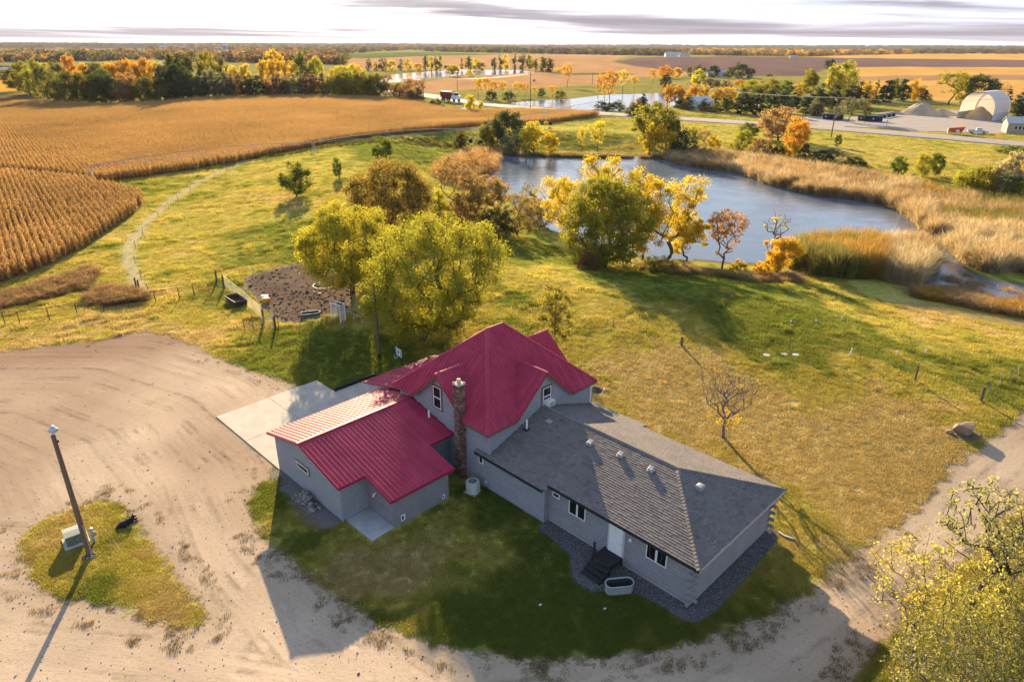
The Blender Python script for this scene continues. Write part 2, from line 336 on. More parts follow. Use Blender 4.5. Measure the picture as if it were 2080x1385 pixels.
def terrain():
    th = np.radians(np.concatenate([np.arange(-180, -62, 6.0), np.arange(-62, 62, 0.36), np.arange(62, 180, 6.0)]))
    rr = [0.4]; 
    while rr[-1] < 16000: rr.append(rr[-1] * (1.0072 if rr[-1] > 14 else 1.25))
    rr = np.array(rr); nT, nR = len(th), len(rr)
    R, T = np.meshgrid(rr, th, indexing='ij'); x = (R * np.sin(T)).ravel(); y = (R * np.cos(T)).ravel()
    z = height(x, y); r = R.ravel()
    col = grass_rgb(x, y)
    col = lerp3(col, (0.19, 0.16, 0.06), sstep(200, 420, r) * 0.6)
    code = np.zeros(len(x), np.int8)
    for P, c in FIELDS:
        sd = sdpoly(x, y, P); soft = 1.0 + r * 0.002
        k = sstep(-soft, soft, sd); n = 0.82 + 0.36 * fbm(x / (6 + r * .02), y / (14 + r * .03), 3, 71)
        col = col * (1 - k[:, None]) + np.array(c)[None] * k[:, None] * n[:, None]
        code[sd > 0] = 3
    col = lerp3(col, G_WOOD, sstep(3500, 4500, r))
    yard, mud, corn = masks(x, y)
    w = [sdpoly(x, y, P) for P in (WEEDS, WEEDS2)]
    col = lerp3(col, (0.20, 0.13, 0.075), np.clip(np.maximum(sstep(-1.5, 1, w[0]), sstep(-1.5, 1, w[1])), 0, 1) * 0.9)
    col = lerp3(col, (0.17, 0.11, 0.055), sstep(-1, 2, corn)); code[corn > 1.0] = 4
    tr = sdline(x, y, TRACK); tk = np.exp(-((np.abs(tr) - 0.0) / 0.95) ** 2) * 0.9
    col = lerp3(col, (0.44, 0.37, 0.22), tk)
    # bank of each water: trampled mud and litter
    for P in WATERS[:2]:
        sd = sdpoly(x, y, P); col = lerp3(col, (0.10, 0.085, 0.055), sstep(-2.5, 0.2, sd))
    sm = sdline(x, y, [at2(*p) for p in ((1900, 600), (2000, 616), (2300, 646))]); col = lerp3(col, (0.24, 0.17, 0.075), sstep(5, 1.5, sm) * 0.8)
    # bare ground (yard, paddock)
    dirt = np.maximum(sstep(-1.6, 1.6, yard), sstep(-1.6, 1.6, mud))
    n1 = fbm(x / 3.5, y / 3.5, 4, 41); n2 = fbm(x / 14, y / 14, 3, 43)
    dc = np.tile(np.array([0.47, 0.365, 0.262]), (len(x), 1)) * (0.84 + 0.34 * n1)[:, None]
    dc = lerp3(dc, (0.29, 0.205, 0.14), sstep(0.46, 0.75, n2) * 0.75)
    rim = np.exp(-np.clip(yard, 0, 9) / 1.6); dc = lerp3(dc, (0.25, 0.175, 0.105), rim * 0.55)
    up = sdline(x, y, [at2(*p) for p in ((-300, 735), (0, 722), (200, 702), (330, 690))]); dc = lerp3(dc, (0.25, 0.16, 0.11), sstep(6, 1, up) * 0.7)
    dc = lerp3(dc, (0.105, 0.073, 0.055), sstep(-1, 1.5, mud) * (0.55 + 0.45 * n1))
    flow = np.minimum(sdline(x, y, DRIVES[0]), sdline(x, y, DRIVES[1]) + 0.7)
    code[(yard > 0)] = 1; code[(mud > 0)] = 2
    V = np.stack([x, y, z], 1)
    i = np.arange(nR - 1)[:, None] * nT; j = np.arange(nT)[None]; j2 = (j + 1) % nT
    F = np.stack([i + j, i + j2, i + nT + j2, i + nT + j], -1).reshape(-1, 4)[:, ::-1]
    fc = code[F]; fcode = np.sort(fc, 1)[:, 1]
    ones = np.ones(len(x))
    gm = ground_material()
    for k, (nm, lab) in enumerate([('ground', None), ('farmyard', None), ('paddock', None), ('field', None), ('cornfield', None)]):
        sel = F[fcode == k]
        if len(sel) == 0: continue
        u, inv = np.unique(sel, return_inverse=True)
        me = npmesh(nm, V[u], inv.reshape(-1, 4), gm, True)
        attr(me, 'gcol', 'FLOAT_COLOR', 'POINT', np.c_[col[u], ones[u]].astype(np.float32)); attr(me, 'dcol', 'FLOAT_COLOR', 'POINT', np.c_[dc[u], ones[u]].astype(np.float32))
        attr(me, 'dirt', 'FLOAT', 'POINT', dirt[u].astype(np.float32)); attr(me, 'flow', 'FLOAT', 'POINT', flow[u].astype(np.float32))
        tag(obj(nm, me), kind='structure')
def ground_material():
    t = NT('ground'); p = t.pos()
    g = t.attr('gcol'); d = t.attr('dcol'); m = t.attr('dirt', out='Fac'); fl = t.attr('flow', out='Fac')
    nf = t.noise(9.0, p, 3, 0.7); nm = t.noise(1.3, p, 5, 0.6); nl = t.noise(0.35, p, 4, 0.6)
    # grass: fine blade mottling, tussocks, straw
    k = t.math('ADD', t.math('MULTIPLY', nf, 0.9), t.math('MULTIPLY', nm, 0.6))
    gg = t.mix(1.0, g, t.ramp(k, (0.45, 0.42), (0.75, 1.0), (1.05, 1.55)), 'MULTIPLY')
    gg = t.mix(t.ramp(nm, (0.55, 0.0), (0.72, 0.5)), gg, t.mix(1.0, g, (1.35, 1.1, 0.9), 'MULTIPLY'))
    # bare ground: wheel ruts that follow the drives, gravel speckle
    cx = t.n('CombineXYZ'); t.put(t.math('MULTIPLY', fl, 1.0), cx.inputs[0]); t.put(t.math('MULTIPLY', nl, 1.4), cx.inputs[1])
    rut = t.noise(1.6, cx.outputs[0], 5, 0.7)
    sp = t.noise(24.0, p, 2, 0.8); sp2 = t.noise(4.5, p, 5, 0.72)
    dd = t.mix(1.0, d, t.ramp(t.math('ADD', t.math('MULTIPLY', t.math('SUBTRACT', rut, 0.5), t.ramp(nl, (0.38, 0.25), (0.62, 1.5))), 0.5), (0.30, 0.66), (0.5, 1.0), (0.70, 1.12)), 'MULTIPLY')
    dd = t.mix(1.0, dd, t.ramp(sp, (0.3, 0.84), (0.5, 1.0), (0.72, 1.12)), 'MULTIPLY')
    dd = t.mix(1.0, dd, t.ramp(sp2, (0.28, 0.72), (0.44, 1.0), (0.7, 1.06)), 'MULTIPLY')
    e = t.math('ADD', m, t.math('MULTIPLY', t.math('SUBTRACT', t.math('ADD', t.math('MULTIPLY', nm, 0.6), t.math('MULTIPLY', sp2, 0.6)), 0.6), 1.5))
    f = t.ramp(e, (0.40, 0.0), (0.60, 1.0))
    c = t.mix(f, gg, dd)
    hgt = t.math('ADD', t.math('MULTIPLY', t.math('ADD', nf, t.math('MULTIPLY', nm, 1.5)), t.math('SUBTRACT', 1.0, t.math('MULTIPLY', f, 0.94))), t.math('MULTIPLY', sp2, 0.16))
    t.bsdf(c, 0.95, 0.0, t.bump(hgt, 0.85, 0.10), 0.0)
    return t.m
terrain()

# ------------------------------------------------------------------ water
def water_material(name, color, wave):
    t = NT(name); p = t.pos()
    v = t.mapping(p, (1.0, 2.2, 1.0), (0, 0, 0.35))
    a = t.noise(wave, v, 3, 0.6); b = t.noise(wave * 0.12, v, 3, 0.5); w = t.math('MULTIPLY', a, t.ramp(b, (0.35, 0.35), (0.65, 1.0)))
    t.bsdf(color, 0.08, 0.0, t.bump(w, 0.38, 0.10), 0.5, IOR=1.33)
    return t.m
WM = water_material('pond_water', (0.11, 0.14, 0.18), 1.6); WM2 = water_material('far_water', (0.05, 0.06, 0.075), 0.7)
for i, P in enumerate(WATERS):
    a = np.array(P); x0, y0 = a.min(0) - 6; x1, y1 = a.max(0) + 6
    nm = 'pond_water' if i not in (4, 5) else 'lake_water'
    mb = MB()
    zz = POND_Z if i == 0 else WATER_Z
    mb.add([(x0, y0, zz), (x1, y0, zz), (x1, y1, zz), (x0, y1, zz)], [(0, 1, 2, 3)])
    tag(mb.build(nm, WM if i == 0 else WM2), kind='structure')

# ------------------------------------------------------------------ county road, depot yard
def ribbon(pts, w, z, crown=0.0):
    P = [Vector((*p, 0)) for p in pts]; mb = MB(); L = []
    Q = []
    for a, b in zip(P[:-1], P[1:]):
        n = max(1, int((b - a).length / 6)); Q += [a.lerp(b, i / n) for i in range(n)]
    Q.append(P[-1])
    for _ in range(3): Q = [Q[0]] + [(Q[i - 1] + Q[i] * 2 + Q[i + 1]) / 4 for i in range(1, len(Q) - 1)] + [Q[-1]]
    for i, p in enumerate(Q):
        t = (Q[min(i + 1, len(Q) - 1)] - Q[max(i - 1, 0)]).normalized(); nrm = Vector((-t.y, t.x, 0))
        g = h1(p.x, p.y)
        for k, o in enumerate((-0.5, -0.46, 0.0, 0.46, 0.5)):
            L.append((p.x + nrm.x * o * w, p.y + nrm.y * o * w, max(g, -0.1) + z - (0.35 if k in (0, 4) else 0) + (crown if k == 2 else 0)))
    n = len(Q); mb.add(L, [(i * 5 + k, i * 5 + k + 1, i * 5 + k + 6, i * 5 + k + 5) for i in range(n - 1) for k in range(4)])
    return mb, Q
ROAD_PX = [(640, 168), (760, 184), (860, 193), (905, 201), (960, 210), (1030, 217.5), (1120, 224.5), (1240, 233), (1380, 242), (1500, 249.5), (1640, 258), (1760, 267), (1900, 278.5), (2080, 294), (2400, 325)]
mb, ROADQ = ribbon([at2(*p) for p in ROAD_PX], 13.5, 0.25, 0.12)
tag(mb.build('road', paint('road_gravel', (0.27, 0.23, 0.20), 0.95, 0, 0.12, 0.5)), kind='structure')
DEPOT = gpoly([(1600, 234), (1700, 240), (1790, 236), (1830, 228), (1900, 224), (1960, 226), (2080, 240), (2200, 262), (2200, 285), (2080, 272), (2000, 272), (1900, 268), (1862, 268), (1800, 262), (1720, 258), (1690, 262), (1650, 252), (1600, 246)])
mb = MB(); mb.prism([(x, y, -0.3) for x, y in DEPOT], (0, 0, 0.42)); tag(mb.build('depot_yard', paint('depot_gravel', (0.26, 0.225, 0.205), 0.95, 0, 0.15, 0.2)), kind='structure')
# ================================================================== THE FARMHOUSE  (local x = s down-right along the long walls, local y = t)
def clip2(poly, f):               # keep f(p) >= 0, poly list of (a,b)
    out = []
    for i, p in enumerate(poly):
        q = poly[(i + 1) % len(poly)]; fp, fq = f(p), f(q)
        if fp >= 0: out.append(p)
        if (fp > 0 > fq) or (fp < 0 < fq):
            k = fp / (fp - fq); out.append((p[0] + (q[0] - p[0]) * k, p[1] + (q[1] - p[1]) * k))
    return out
def strips(poly, a, b, n, w, prof, name, mat, parent, base=0.0, off=0.0, jit=0.0):
    """cut a flat polygon into boards or panels of width w across b; prof = [(fraction, thickness)...]; each is an object"""
    a, b, n = Vector(a), Vector(b), Vector(n); o = Vector(poly[0])
    P2 = [((Vector(p) - o).dot(a), (Vector(p) - o).dot(b)) for p in poly]
    ob = o.dot(b); lo = min(p[1] for p in P2); hi = max(p[1] for p in P2)
    k0 = math.floor((lo + ob - base) / w)
    made = []
    for k in range(k0, k0 + int((hi - lo) / w) + 3):
        s0 = base + k * w - ob; mb = MB(); dz = random.uniform(-jit, jit)
        for (f0, t0), (f1, t1) in zip(prof[:-1], prof[1:]):
            b0, b1 = s0 + f0 * w, s0 + f1 * w
            q = clip2(clip2(P2, lambda p: p[1] - b0), lambda p: b1 - p[1])
            if len(q) < 3: continue
            q = [p for i, p in enumerate(q) if (p[0] - q[i - 1][0]) ** 2 + (p[1] - q[i - 1][1]) ** 2 > 1e-8]
            if len(q) < 3: continue
            inn = [o + a * p[0] + b * p[1] + n * off for p in q]
            out = [o + a * p[0] + b * p[1] + n * (off + dz + t0 + (t1 - t0) * (p[1] - b0) / (b1 - b0)) for p in q]
            m = len(q)
            mb.add(inn + out, [tuple(range(m - 1, -1, -1)), tuple(range(m, 2 * m))] + [(i, (i + 1) % m, m + (i + 1) % m, m + i) for i in range(m)])
        if mb.v: made.append(mb.build(name, mat, parent))
    return made
def roof_tint_mat(name, base, dark):
    t = NT(name); p = t.ocoord(); ti = t.attr('tint', out='Fac')
    c = t.ramp(ti, (0.0, dark), (0.5, base), (1.0, tuple(min(1, x * 1.22) for x in base)))
    c = t.mix(1.0, c, t.ramp(t.noise(40, p, 2, 0.8), (0.3, 0.75), (0.7, 1.2)), 'MULTIPLY'); c = t.mix(1.0, c, t.ramp(t.noise(0.5, p, 4), (0.3, 0.9), (0.7, 1.08)), 'MULTIPLY')
    t.bsdf(c, 0.93, 0, t.bump(t.noise(60, p, 2), 0.3, 0.01), 0.15); return t.m
def shingles(poly, a, b, n, parent, mat, w=0.31, e=0.165, thick=0.028):
    """courses of single shingle tabs lying on one roof plane (b points up the slope)"""
    a, b, n = Vector(a), Vector(b), Vector(n); o = Vector(poly[0])
    P2 = [((Vector(p) - o).dot(a), (Vector(p) - o).dot(b)) for p in poly]
    lo = min(p[1] for p in P2); hi = max(p[1] for p in P2); mb = MB(); tint = []
    for k in range(int((hi - lo) / e) + 1):
        b0 = lo + k * e; row = clip2(clip2(P2, lambda p: p[1] - b0), lambda p: b0 + e * 1.02 - p[1])
        if len(row) < 3: continue
        x0 = min(p[0] for p in row); x1 = max(p[0] for p in row); x = x0 - random.uniform(0, w); 
        while x < x1:
            ww = w * random.uniform(0.75, 1.2); xa, xb = x + 0.006, x + ww - 0.006; x += ww
            q = clip2(clip2(row, lambda p: p[0] - xa), lambda p: xb - p[0])
            if len(q) < 3: continue
            th = thick * random.uniform(0.75, 1.25); m = len(q); ti = min(1, max(0, random.gauss(0.5, 0.14)))
            out = [o + a * p[0] + b * p[1] + n * (0.012 + th * (1 - (p[1] - b0) / e * 0.85)) for p in q]
            inn = [o + a * p[0] + b * p[1] for p in q]
            mb.add(inn + out, [tuple(range(m, 2 * m))] + [(i, (i + 1) % m, m + (i + 1) % m, m + i) for i in range(m)]); tint += [ti] * (m + 1)
    me = mb.mesh('shingles', mat); attr(me, 'tint', 'FLOAT', 'FACE', np.array(tint, np.float32)); ob = obj('shingles', me, parent); ob['kind'] = 'stuff'; return ob
HA = math.radians(-45.0)
farmhouse = thing('farmhouse', 'grey sided farmhouse with steep red metal roof, attached garage and long shingled log wing', 'house', (-10.39, 34.22, 0), HA)
def hloc(s, t, z=0):              # farmhouse frame -> world
    return (-10.39 + s * math.cos(HA) - t * math.sin(HA), 34.22 + s * math.sin(HA) + t * math.cos(HA), z)
M_SIDE = paint('grey_siding', (0.285, 0.285, 0.30), 0.75, 0, 0.10, 1.5); M_LOG = paint('grey_log_siding', (0.255, 0.245, 0.255), 0.75, 0, 0.14, 1.2)
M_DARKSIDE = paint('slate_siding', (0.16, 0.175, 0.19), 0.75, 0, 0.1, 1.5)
M_TRIM = paint('white_trim', (0.72, 0.71, 0.70), 0.6, 0, 0.06); M_BROWN = paint('brown_trim', (0.16, 0.10, 0.085), 0.7)
M_RED = paint('red_metal', (0.33, 0.020, 0.058), 0.42, 0.0, 0.22, 0.5, 0.5); M_REDTRIM = paint('red_trim', (0.29, 0.018, 0.044), 0.5, 0, 0.1, 2, 0.3)
M_SHING = roof_tint_mat('asphalt_shingle', (0.185, 0.163, 0.150), (0.12, 0.105, 0.10)); M_STUCCO = paint('grey_stucco', (0.225, 0.215, 0.215), 0.9, 0, 0.14, 1.6, 0.2, 0.2)
M_CONC = paint('concrete', (0.47, 0.42, 0.35), 0.92, 0, 0.16, 0.9, 0.2, 0.15); M_FOUND = paint('foundation', (0.36, 0.32, 0.29), 0.9)
M_BLACK = paint('black_gutter', (0.02, 0.02, 0.024), 0.5); M_GALV = paint('galvanised_steel', (0.45, 0.48, 0.49), 0.45, 0.6, 0.15, 3)
M_VENT = paint('vent_metal', (0.36, 0.34, 0.34), 0.55, 0.2)
M_SOFFIT = paint('soffit', (0.45, 0.43, 0.42), 0.8)
gt = NT('window_glass'); gt.bsdf((0.012, 0.014, 0.017), 0.04, 0, None, 0.6); M_GLASS = gt.m
LAP = [(0, 0.065), (0.56, 0.055), (0.70, 0.002), (1, 0.002)]; LOGP = [(0, 0.012), (0.12, 0.055), (0.45, 0.085), (0.8, 0.062), (1.0, 0.012)]
def wall(name, poly, a, n, mat, board=0.21, prof=LAP, part=None, label=None):
    """a wall part: solid backing plus one object per siding board"""
    nv = Vector(n); mb = MB(); mb.prism(poly, nv * -0.12)
    w = mb.build(name, mat, farmhouse)
    if label: w['label'] = label
    strips(poly, a, (0, 0, 1), n, board, prof, 'siding_board', mat, w, base=0.0, off=0.004)
    return w
M_RED = None
def red_metal():
    t = NT('red_metal_panel'); p = t.ocoord(); oi = t.n('ObjectInfo').outputs['Random']
    n = t.noise(.7, p, 5, .6); st = t.noise(2.2, t.mapping(p, (1, 1, .25)), 4, .7)
    c = t.ramp(t.math('ADD', t.math('MULTIPLY', n, .6), t.math('MULTIPLY', st, .4)), (.32, (.31, .020, .055)), (.5, (.40, .030, .072)), (.7, (.45, .055, .10)))
    c = t.mix(1.0, c, t.ramp(oi, (0, .9), (1, 1.1)), 'MULTIPLY')
    t.bsdf(c, t.math('ADD', .46, t.math('MULTIPLY', st, .22)), 0.0, None, .32); return t.m
M_RED = red_metal()
def metal_roof(name, planes, parent=farmhouse, rib=0.30):
    """planes: list of (polygon, eave direction a). One part, one object per panel"""
    root = None
    for poly, a in planes:
        P = [Vector(p) for p in poly]; av = Vector(a).normalized()
        n = None
        for i in range(len(P)):
            c = (P[(i + 1) % len(P)] - P[i]).cross(P[(i + 2) % len(P)] - P[(i + 1) % len(P)])
            if c.length > 1e-4: n = c.normalized(); break
        if n.z < 0: n = -n
        up = n.cross(av).normalized()
        mb = MB(); mb.prism([p - n * 0.10 for p in P], n * 0.098)
        if root is None: root = mb.build(name, M_REDTRIM, parent)
        else: mb.build('roof_deck', M_REDTRIM, root)
        strips(poly, up, av, n, rib, [(0, 0.012), (0.05, 0.052), (0.12, 0.052), (0.18, 0.010), (0.42, 0.010), (0.45, 0.02), (0.48, 0.010), (0.72, 0.010), (0.75, 0.02), (0.78, 0.010), (1.0, 0.012)], 'roof_panel', M_RED, root, off=0.0)
    return root
def bar(p, q, w, h, up=(0, 0, 1)):
    p, q = Vector(p), Vector(q); t = (q - p).normalized(); s = t.cross(Vector(up)).normalized(); u = s.cross(t)
    mb = MB(); mb.add([x + s * (w / 2 * i) + u * (h / 2 * j) for x in (p, q) for i, j in ((-1, -1), (1, -1), (1, 1), (-1, 1))],
        [(0, 3, 2, 1), (4, 5, 6, 7), (0, 1, 5, 4), (1, 2, 6, 5), (2, 3, 7, 6), (3, 0, 4, 7)]); return mb
def bars(lst, w, h, name, mat, parent):
    for p, q in lst: bar(p, q, w, h).build(name, mat, parent)
# ---- main two-storey block
S0, S1, T0, T1 = -5.5, 3.95, 8.75, 18.9; E0, E1, U0, U1 = -5.87, 4.25, 8.3, 19.3; ZE, ZR = 4.42, 8.85; SC_, TC_ = -0.8, 13.8; R0, R1 = 13.05, 14.55; ZG = 6.95; GW = 2.85
gi = lambda run: run * (ZG - ZE) / (ZR - ZE)            # how far a cross gable's ridge runs back into the main slope
gA, gB, gC, gD = U0 + gi(R0 - U0), E1 - gi(E1 - SC_), U1 - gi(U1 - R1), E0 + gi(SC_ - E0)
def zsl(d, run): return ZE + (ZR - ZE) * d / run
rp = [([(E0, U0, ZE), (SC_ - GW, U0, ZE), (SC_, gA, ZG), (SC_, R0, ZR)], (1, 0, 0)), ([(SC_ + GW, U0, ZE), (E1, U0, ZE), (SC_, R0, ZR), (SC_, gA, ZG)], (1, 0, 0)),
      ([(E1, U0, ZE), (E1, TC_ - GW, ZE), (gB, TC_, ZG), (SC_, TC_, ZR), (SC_, R0, ZR)], (0, 1, 0)), ([(E1, TC_ + GW, ZE), (E1, U1, ZE), (SC_, R1, ZR), (SC_, TC_, ZR), (gB, TC_, ZG)], (0, 1, 0)),
      ([(E1, U1, ZE), (SC_ + GW, U1, ZE), (SC_, gC, ZG), (SC_, R1, ZR)], (-1, 0, 0)), ([(SC_ - GW, U1, ZE), (E0, U1, ZE), (SC_, R1, ZR), (SC_, gC, ZG)], (-1, 0, 0)),
      ([(E0, U1, ZE), (E0, TC_ + GW, ZE), (gD, TC_, ZG), (SC_, TC_, ZR), (SC_, R1, ZR)], (0, -1, 0)), ([(E0, TC_ - GW, ZE), (E0, U0, ZE), (SC_, R0, ZR), (SC_, TC_, ZR), (gD, TC_, ZG)], (0, -1, 0)),
      # cross gables
      ([(SC_, U0, ZG), (SC_, gA, ZG), (SC_ + GW, U0, ZE)], (0, 1, 0)), ([(SC_, gA, ZG), (SC_, U0, ZG), (SC_ - GW, U0, ZE)], (0, -1, 0)),
      ([(E1, TC_, ZG), (gB, TC_, ZG), (E1, TC_ + GW, ZE)], (-1, 0, 0)), ([(gB, TC_, ZG), (E1, TC_, ZG), (E1, TC_ - GW, ZE)], (1, 0, 0)),
      ([(SC_, U1, ZG), (SC_, gC, ZG), (SC_ - GW, U1, ZE)], (0, -1, 0)), ([(SC_, gC, ZG), (SC_, U1, ZG), (SC_ + GW, U1, ZE)], (0, 1, 0))]
house_roof = metal_roof('roof', rp); house_roof['label'] = 'steep red metal roof with four cross gables'
for p, q in [((E0, U0, ZE), (SC_, R0, ZR)), ((E1, U0, ZE), (SC_, R0, ZR)), ((E1, U1, ZE), (SC_, R1, ZR)), ((E0, U1, ZE), (SC_, R1, ZR)), ((SC_, R0, ZR), (SC_, R1, ZR)), ((SC_, U0 - .02, ZG), (SC_, gA, ZG)), ((E1 + .02, TC_, ZG), (gB, TC_, ZG)), ((SC_, U1 + .02, ZG), (SC_, gC, ZG))]:
    p, q = Vector(p), Vector(q); t = (q - p).normalized(); s = t.cross(Vector((0, 0, 1))).normalized(); u = s.cross(t)
    dr = 0.075 if t.z > 0.3 else 0.11
    mb = MB(); mb.add([x + o for x in (p + u * 0.0, q) for o in (s * -0.15 + u * (0.05 - dr), s * 0.15 + u * (0.05 - dr), u * 0.075 + s * 0.03, u * 0.075 - s * 0.03)], [(0, 1, 5, 4), (1, 2, 6, 5), (2, 3, 7, 6), (3, 0, 4, 7), (0, 3, 2, 1), (4, 5, 6, 7)])
    mb.build('ridge_cap', M_RED, house_roof)
fas = []
for a, b in (((E0, U0), (SC_ - GW, U0)), ((SC_ + GW, U0), (E1, U0)), ((E1, U0), (E1, TC_ - GW)), ((E1, TC_ + GW), (E1, U1)), ((E1, U1), (SC_ + GW, U1)), ((SC_ - GW, U1), (E0, U1)), ((E0, U1), (E0, U0))):
    fas.append(((*a, ZE - 0.11), (*b, ZE - 0.11)))
bars(fas, 0.03, 0.14, 'fascia', M_BROWN, farmhouse)
rk = []
for (x, y), (dx, dy) in (((SC_, U0 + 0.05), (1, 0)), ((E1 - 0.05, TC_), (0, 1)), ((SC_, U1 - 0.05), (1, 0))):
    for s in (-1, 1): rk.append(((x, y, ZG - 0.17), (x + dx * s * GW, y + dy * s * GW, ZE - 0.17)))
bars(rk, 0.04, 0.16, 'rake_board', M_BROWN, farmhouse)
zt = ZE + 0.18
wall('wall', [(S0, T0, 0), (S1, T0, 0), (S1, T0, zt), (S0, T0, zt)], (1, 0, 0), (0, -1, 0), M_SIDE)
wall('gable_wall', [(SC_ - GW + .3, T0 - 0.001, zt), (SC_ + GW - .3, T0 - 0.001, zt), (SC_, T0 - 0.001, ZG - 0.1)], (1, 0, 0), (0, -1, 0), M_SIDE)
wall('wall', [(S1, T0, 0), (S1, T1, 0), (S1, T1, zt), (S1, T0, zt)], (0, 1, 0), (1, 0, 0), M_SIDE)
wall('gable_wall', [(S1 + .001, TC_ - GW + .3, zt), (S1 + .001, TC_ + GW - .3, zt), (S1 + .001, TC_, ZG - 0.1)], (0, 1, 0), (1, 0, 0), M_SIDE)
wall('wall', [(S1, T1, 0), (S0, T1, 0), (S0, T1, zt), (S1, T1, zt)], (-1, 0, 0), (0, 1, 0), M_SIDE)
wall('gable_wall', [(SC_ + GW - .3, T1 + .001, zt), (SC_ - GW + .3, T1 + .001, zt), (SC_, T1 + .001, ZG - 0.1)], (-1, 0, 0), (0, 1, 0), M_SIDE)
wall('wall', [(S0, T1, 0), (S0, T0, 0), (S0, T0, zt), (S0, T1, zt)], (0, -1, 0), (-1, 0, 0), M_SIDE)
def corner(s, t, z0, z1, mat, w=0.11):
    mb = MB(); mb.box((s, t, (z0 + z1) / 2), (w, w, z1 - z0)); mb.build('corner_board', mat, farmhouse)
corner(S1 + 0.01, T0 - 0.01, 0, zt, M_SIDE, 0.14); corner(S1 + 0.01, T1 + 0.01, 0, zt, M_TRIM, 0.14)
mb = MB(); mb.box((SC_, TC_, 2.0), (S1 - S0 - .3, T1 - T0 - .3, 4.0)); mb.build('core', M_FOUND, farmhouse)
def window(c, w, h, ux, out, frame=M_TRIM, trim=None, panes=1, vertical=False, name='window'):
    """framed window; panes side by side (or stacked) with glass set back"""
    c, ux, out = Vector(c), Vector(ux), Vector(out); uz = Vector((0, 0, 1)); R = Matrix((ux, out, uz)).transposed()
    def bx(mb, du, dz, sw, sh, d0, d1): mb.box(c + ux * du + uz * dz + out * ((d0 + d1) / 2), (sw, d1 - d0, sh), m=R)
    root = MB(); f = 0.055
    if trim:
        for sx in (-1, 1): bx(root, sx * (w / 2 + 0.05), 0, 0.10, h + 0.2, 0.02, 0.065)
        for sz in (-1, 1): bx(root, 0, sz * (h / 2 + 0.05), w, 0.10, 0.02, 0.065)
    else:
        bx(root, 0, 0, w - .02, h - .02, -0.02, 0.035)
    wnd = root.build(name, trim or frame, farmhouse)
    fr = MB()
    for sx in (-1, 1): bx(fr, sx * (w / 2 - f / 2), 0, f, h, 0.02, 0.085)
    for sz in (-1, 1): bx(fr, 0, sz * (h / 2 - f / 2), w - 2 * f, f, 0.02, 0.083)
    n = panes
    for i in range(1, n):
        if vertical: bx(fr, 0, -h / 2 + h * i / n, w - 2 * f, f * 1.3, 0.02, 0.08)
        else: bx(fr, -w / 2 + w * i / n, 0, f * 2.2, h - 2 * f, 0.02, 0.08)
    fr.build('frame', frame, wnd)
    for i in range(n):
        g = MB()
        if vertical: bx(g, 0, -h / 2 + h * (i + .5) / n, w - 2 * f, h / n - f, 0.0, 0.052)
        else: bx(g, -w / 2 + w * (i + .5) / n, 0, w / n - f * 1.4, h - 2 * f, 0.0, 0.052)
        g.build('pane', M_GLASS, wnd)
    return wnd
LFT, RGT = (0, -1, 0), (1, 0, 0)
window((-1.14, T0 - .05, 4.95), 0.82, 1.62, (1, 0, 0), LFT, M_TRIM, M_BROWN, 2, True)
window((S1 + .05, 14.02, 5.05), 0.82, 1.35, (0, 1, 0), RGT, M_TRIM, M_BROWN, 2, True)
# ---- one-storey old wing between main block and log wing, log wing, one shingled roof over both
WR, WZ = 13.7, 4.42                      # ridge line t and height
W0, WE = 8.38, 2.62                     # old wing front eave
L0, LE = 8.78, 2.86                     # log wing front eave
def zf(t): return WZ - (WR - t) * (WZ - LE) / (WR - L0)
wall('wall', [(S1, T0, 0), (8.75, T0, 0), (8.75, T0, 2.62), (S1, T0, 2.62)], (1, 0, 0), LFT, M_SIDE)
wall('wall', [(8.75, T0, 0), (8.75, 9.2, 0), (8.75, 9.2, 2.66), (8.75, T0, 2.62)], (0, 1, 0), RGT, M_SIDE)
corner(8.76, T0 - 0.01, 0, 2.62, M_SIDE, 0.12)
LG0, LG1, LS1 = 9.16, 17.75, 18.78
log_front = wall('log_wall', [(8.75, LG0, 0.16), (LS1, LG0, 0.16), (LS1, LG0, 2.85), (8.75, LG0, 2.85)], (1, 0, 0), LFT, M_LOG, 0.235, LOGP)
log_end = wall('log_wall', [(LS1, LG0, 0.16), (LS1, LG1, 0.16), (LS1, LG1, 2.85), (LS1, LG0, 2.85)], (0, 1, 0), RGT, M_LOG, 0.235, LOGP)
wall('log_wall', [(LS1, LG1, 0.16), (8.75, LG1, 0.16), (8.75, LG1, 2.85), (LS1, LG1, 2.85)], (-1, 0, 0), (0, 1, 0), M_LOG, 0.235, LOGP)
wall('wall', [(8.75, T1 - .2, 0), (S1, T1 - .2, 0), (S1, T1 - .2, 2.5), (8.75, T1 - .2, 2.5)], (-1, 0, 0), (0, 1, 0), M_SIDE)
mb = MB(); mb.box(((8.75 + LS1) / 2 - .06, (LG0 + LG1) / 2, 0.08), (LS1 - 8.75 + .06, LG1 - LG0 + .1, 0.17)); mb.build('foundation', M_FOUND, farmhouse)
for k in range(11):                      # crossed log ends at the two end corners
    z = 0.27 + k * 0.235
    for (cx, cy, ax) in (((LS1, LG0 - 0.16, 1), (LS1 + 0.16, LG0, 0))[k % 2], ((LS1, LG1 + 0.16, 1), (LS1 + 0.16, LG1, 0))[k % 2]):
        mb = MB(); d = Vector((0, 0.21, 0)) if ax else Vector((0.21, 0, 0)); c = Vector((cx, cy, z)); mb.tube([c - d, c + d], 0.105, 8); mb.build('log_end', M_LOG, farmhouse)
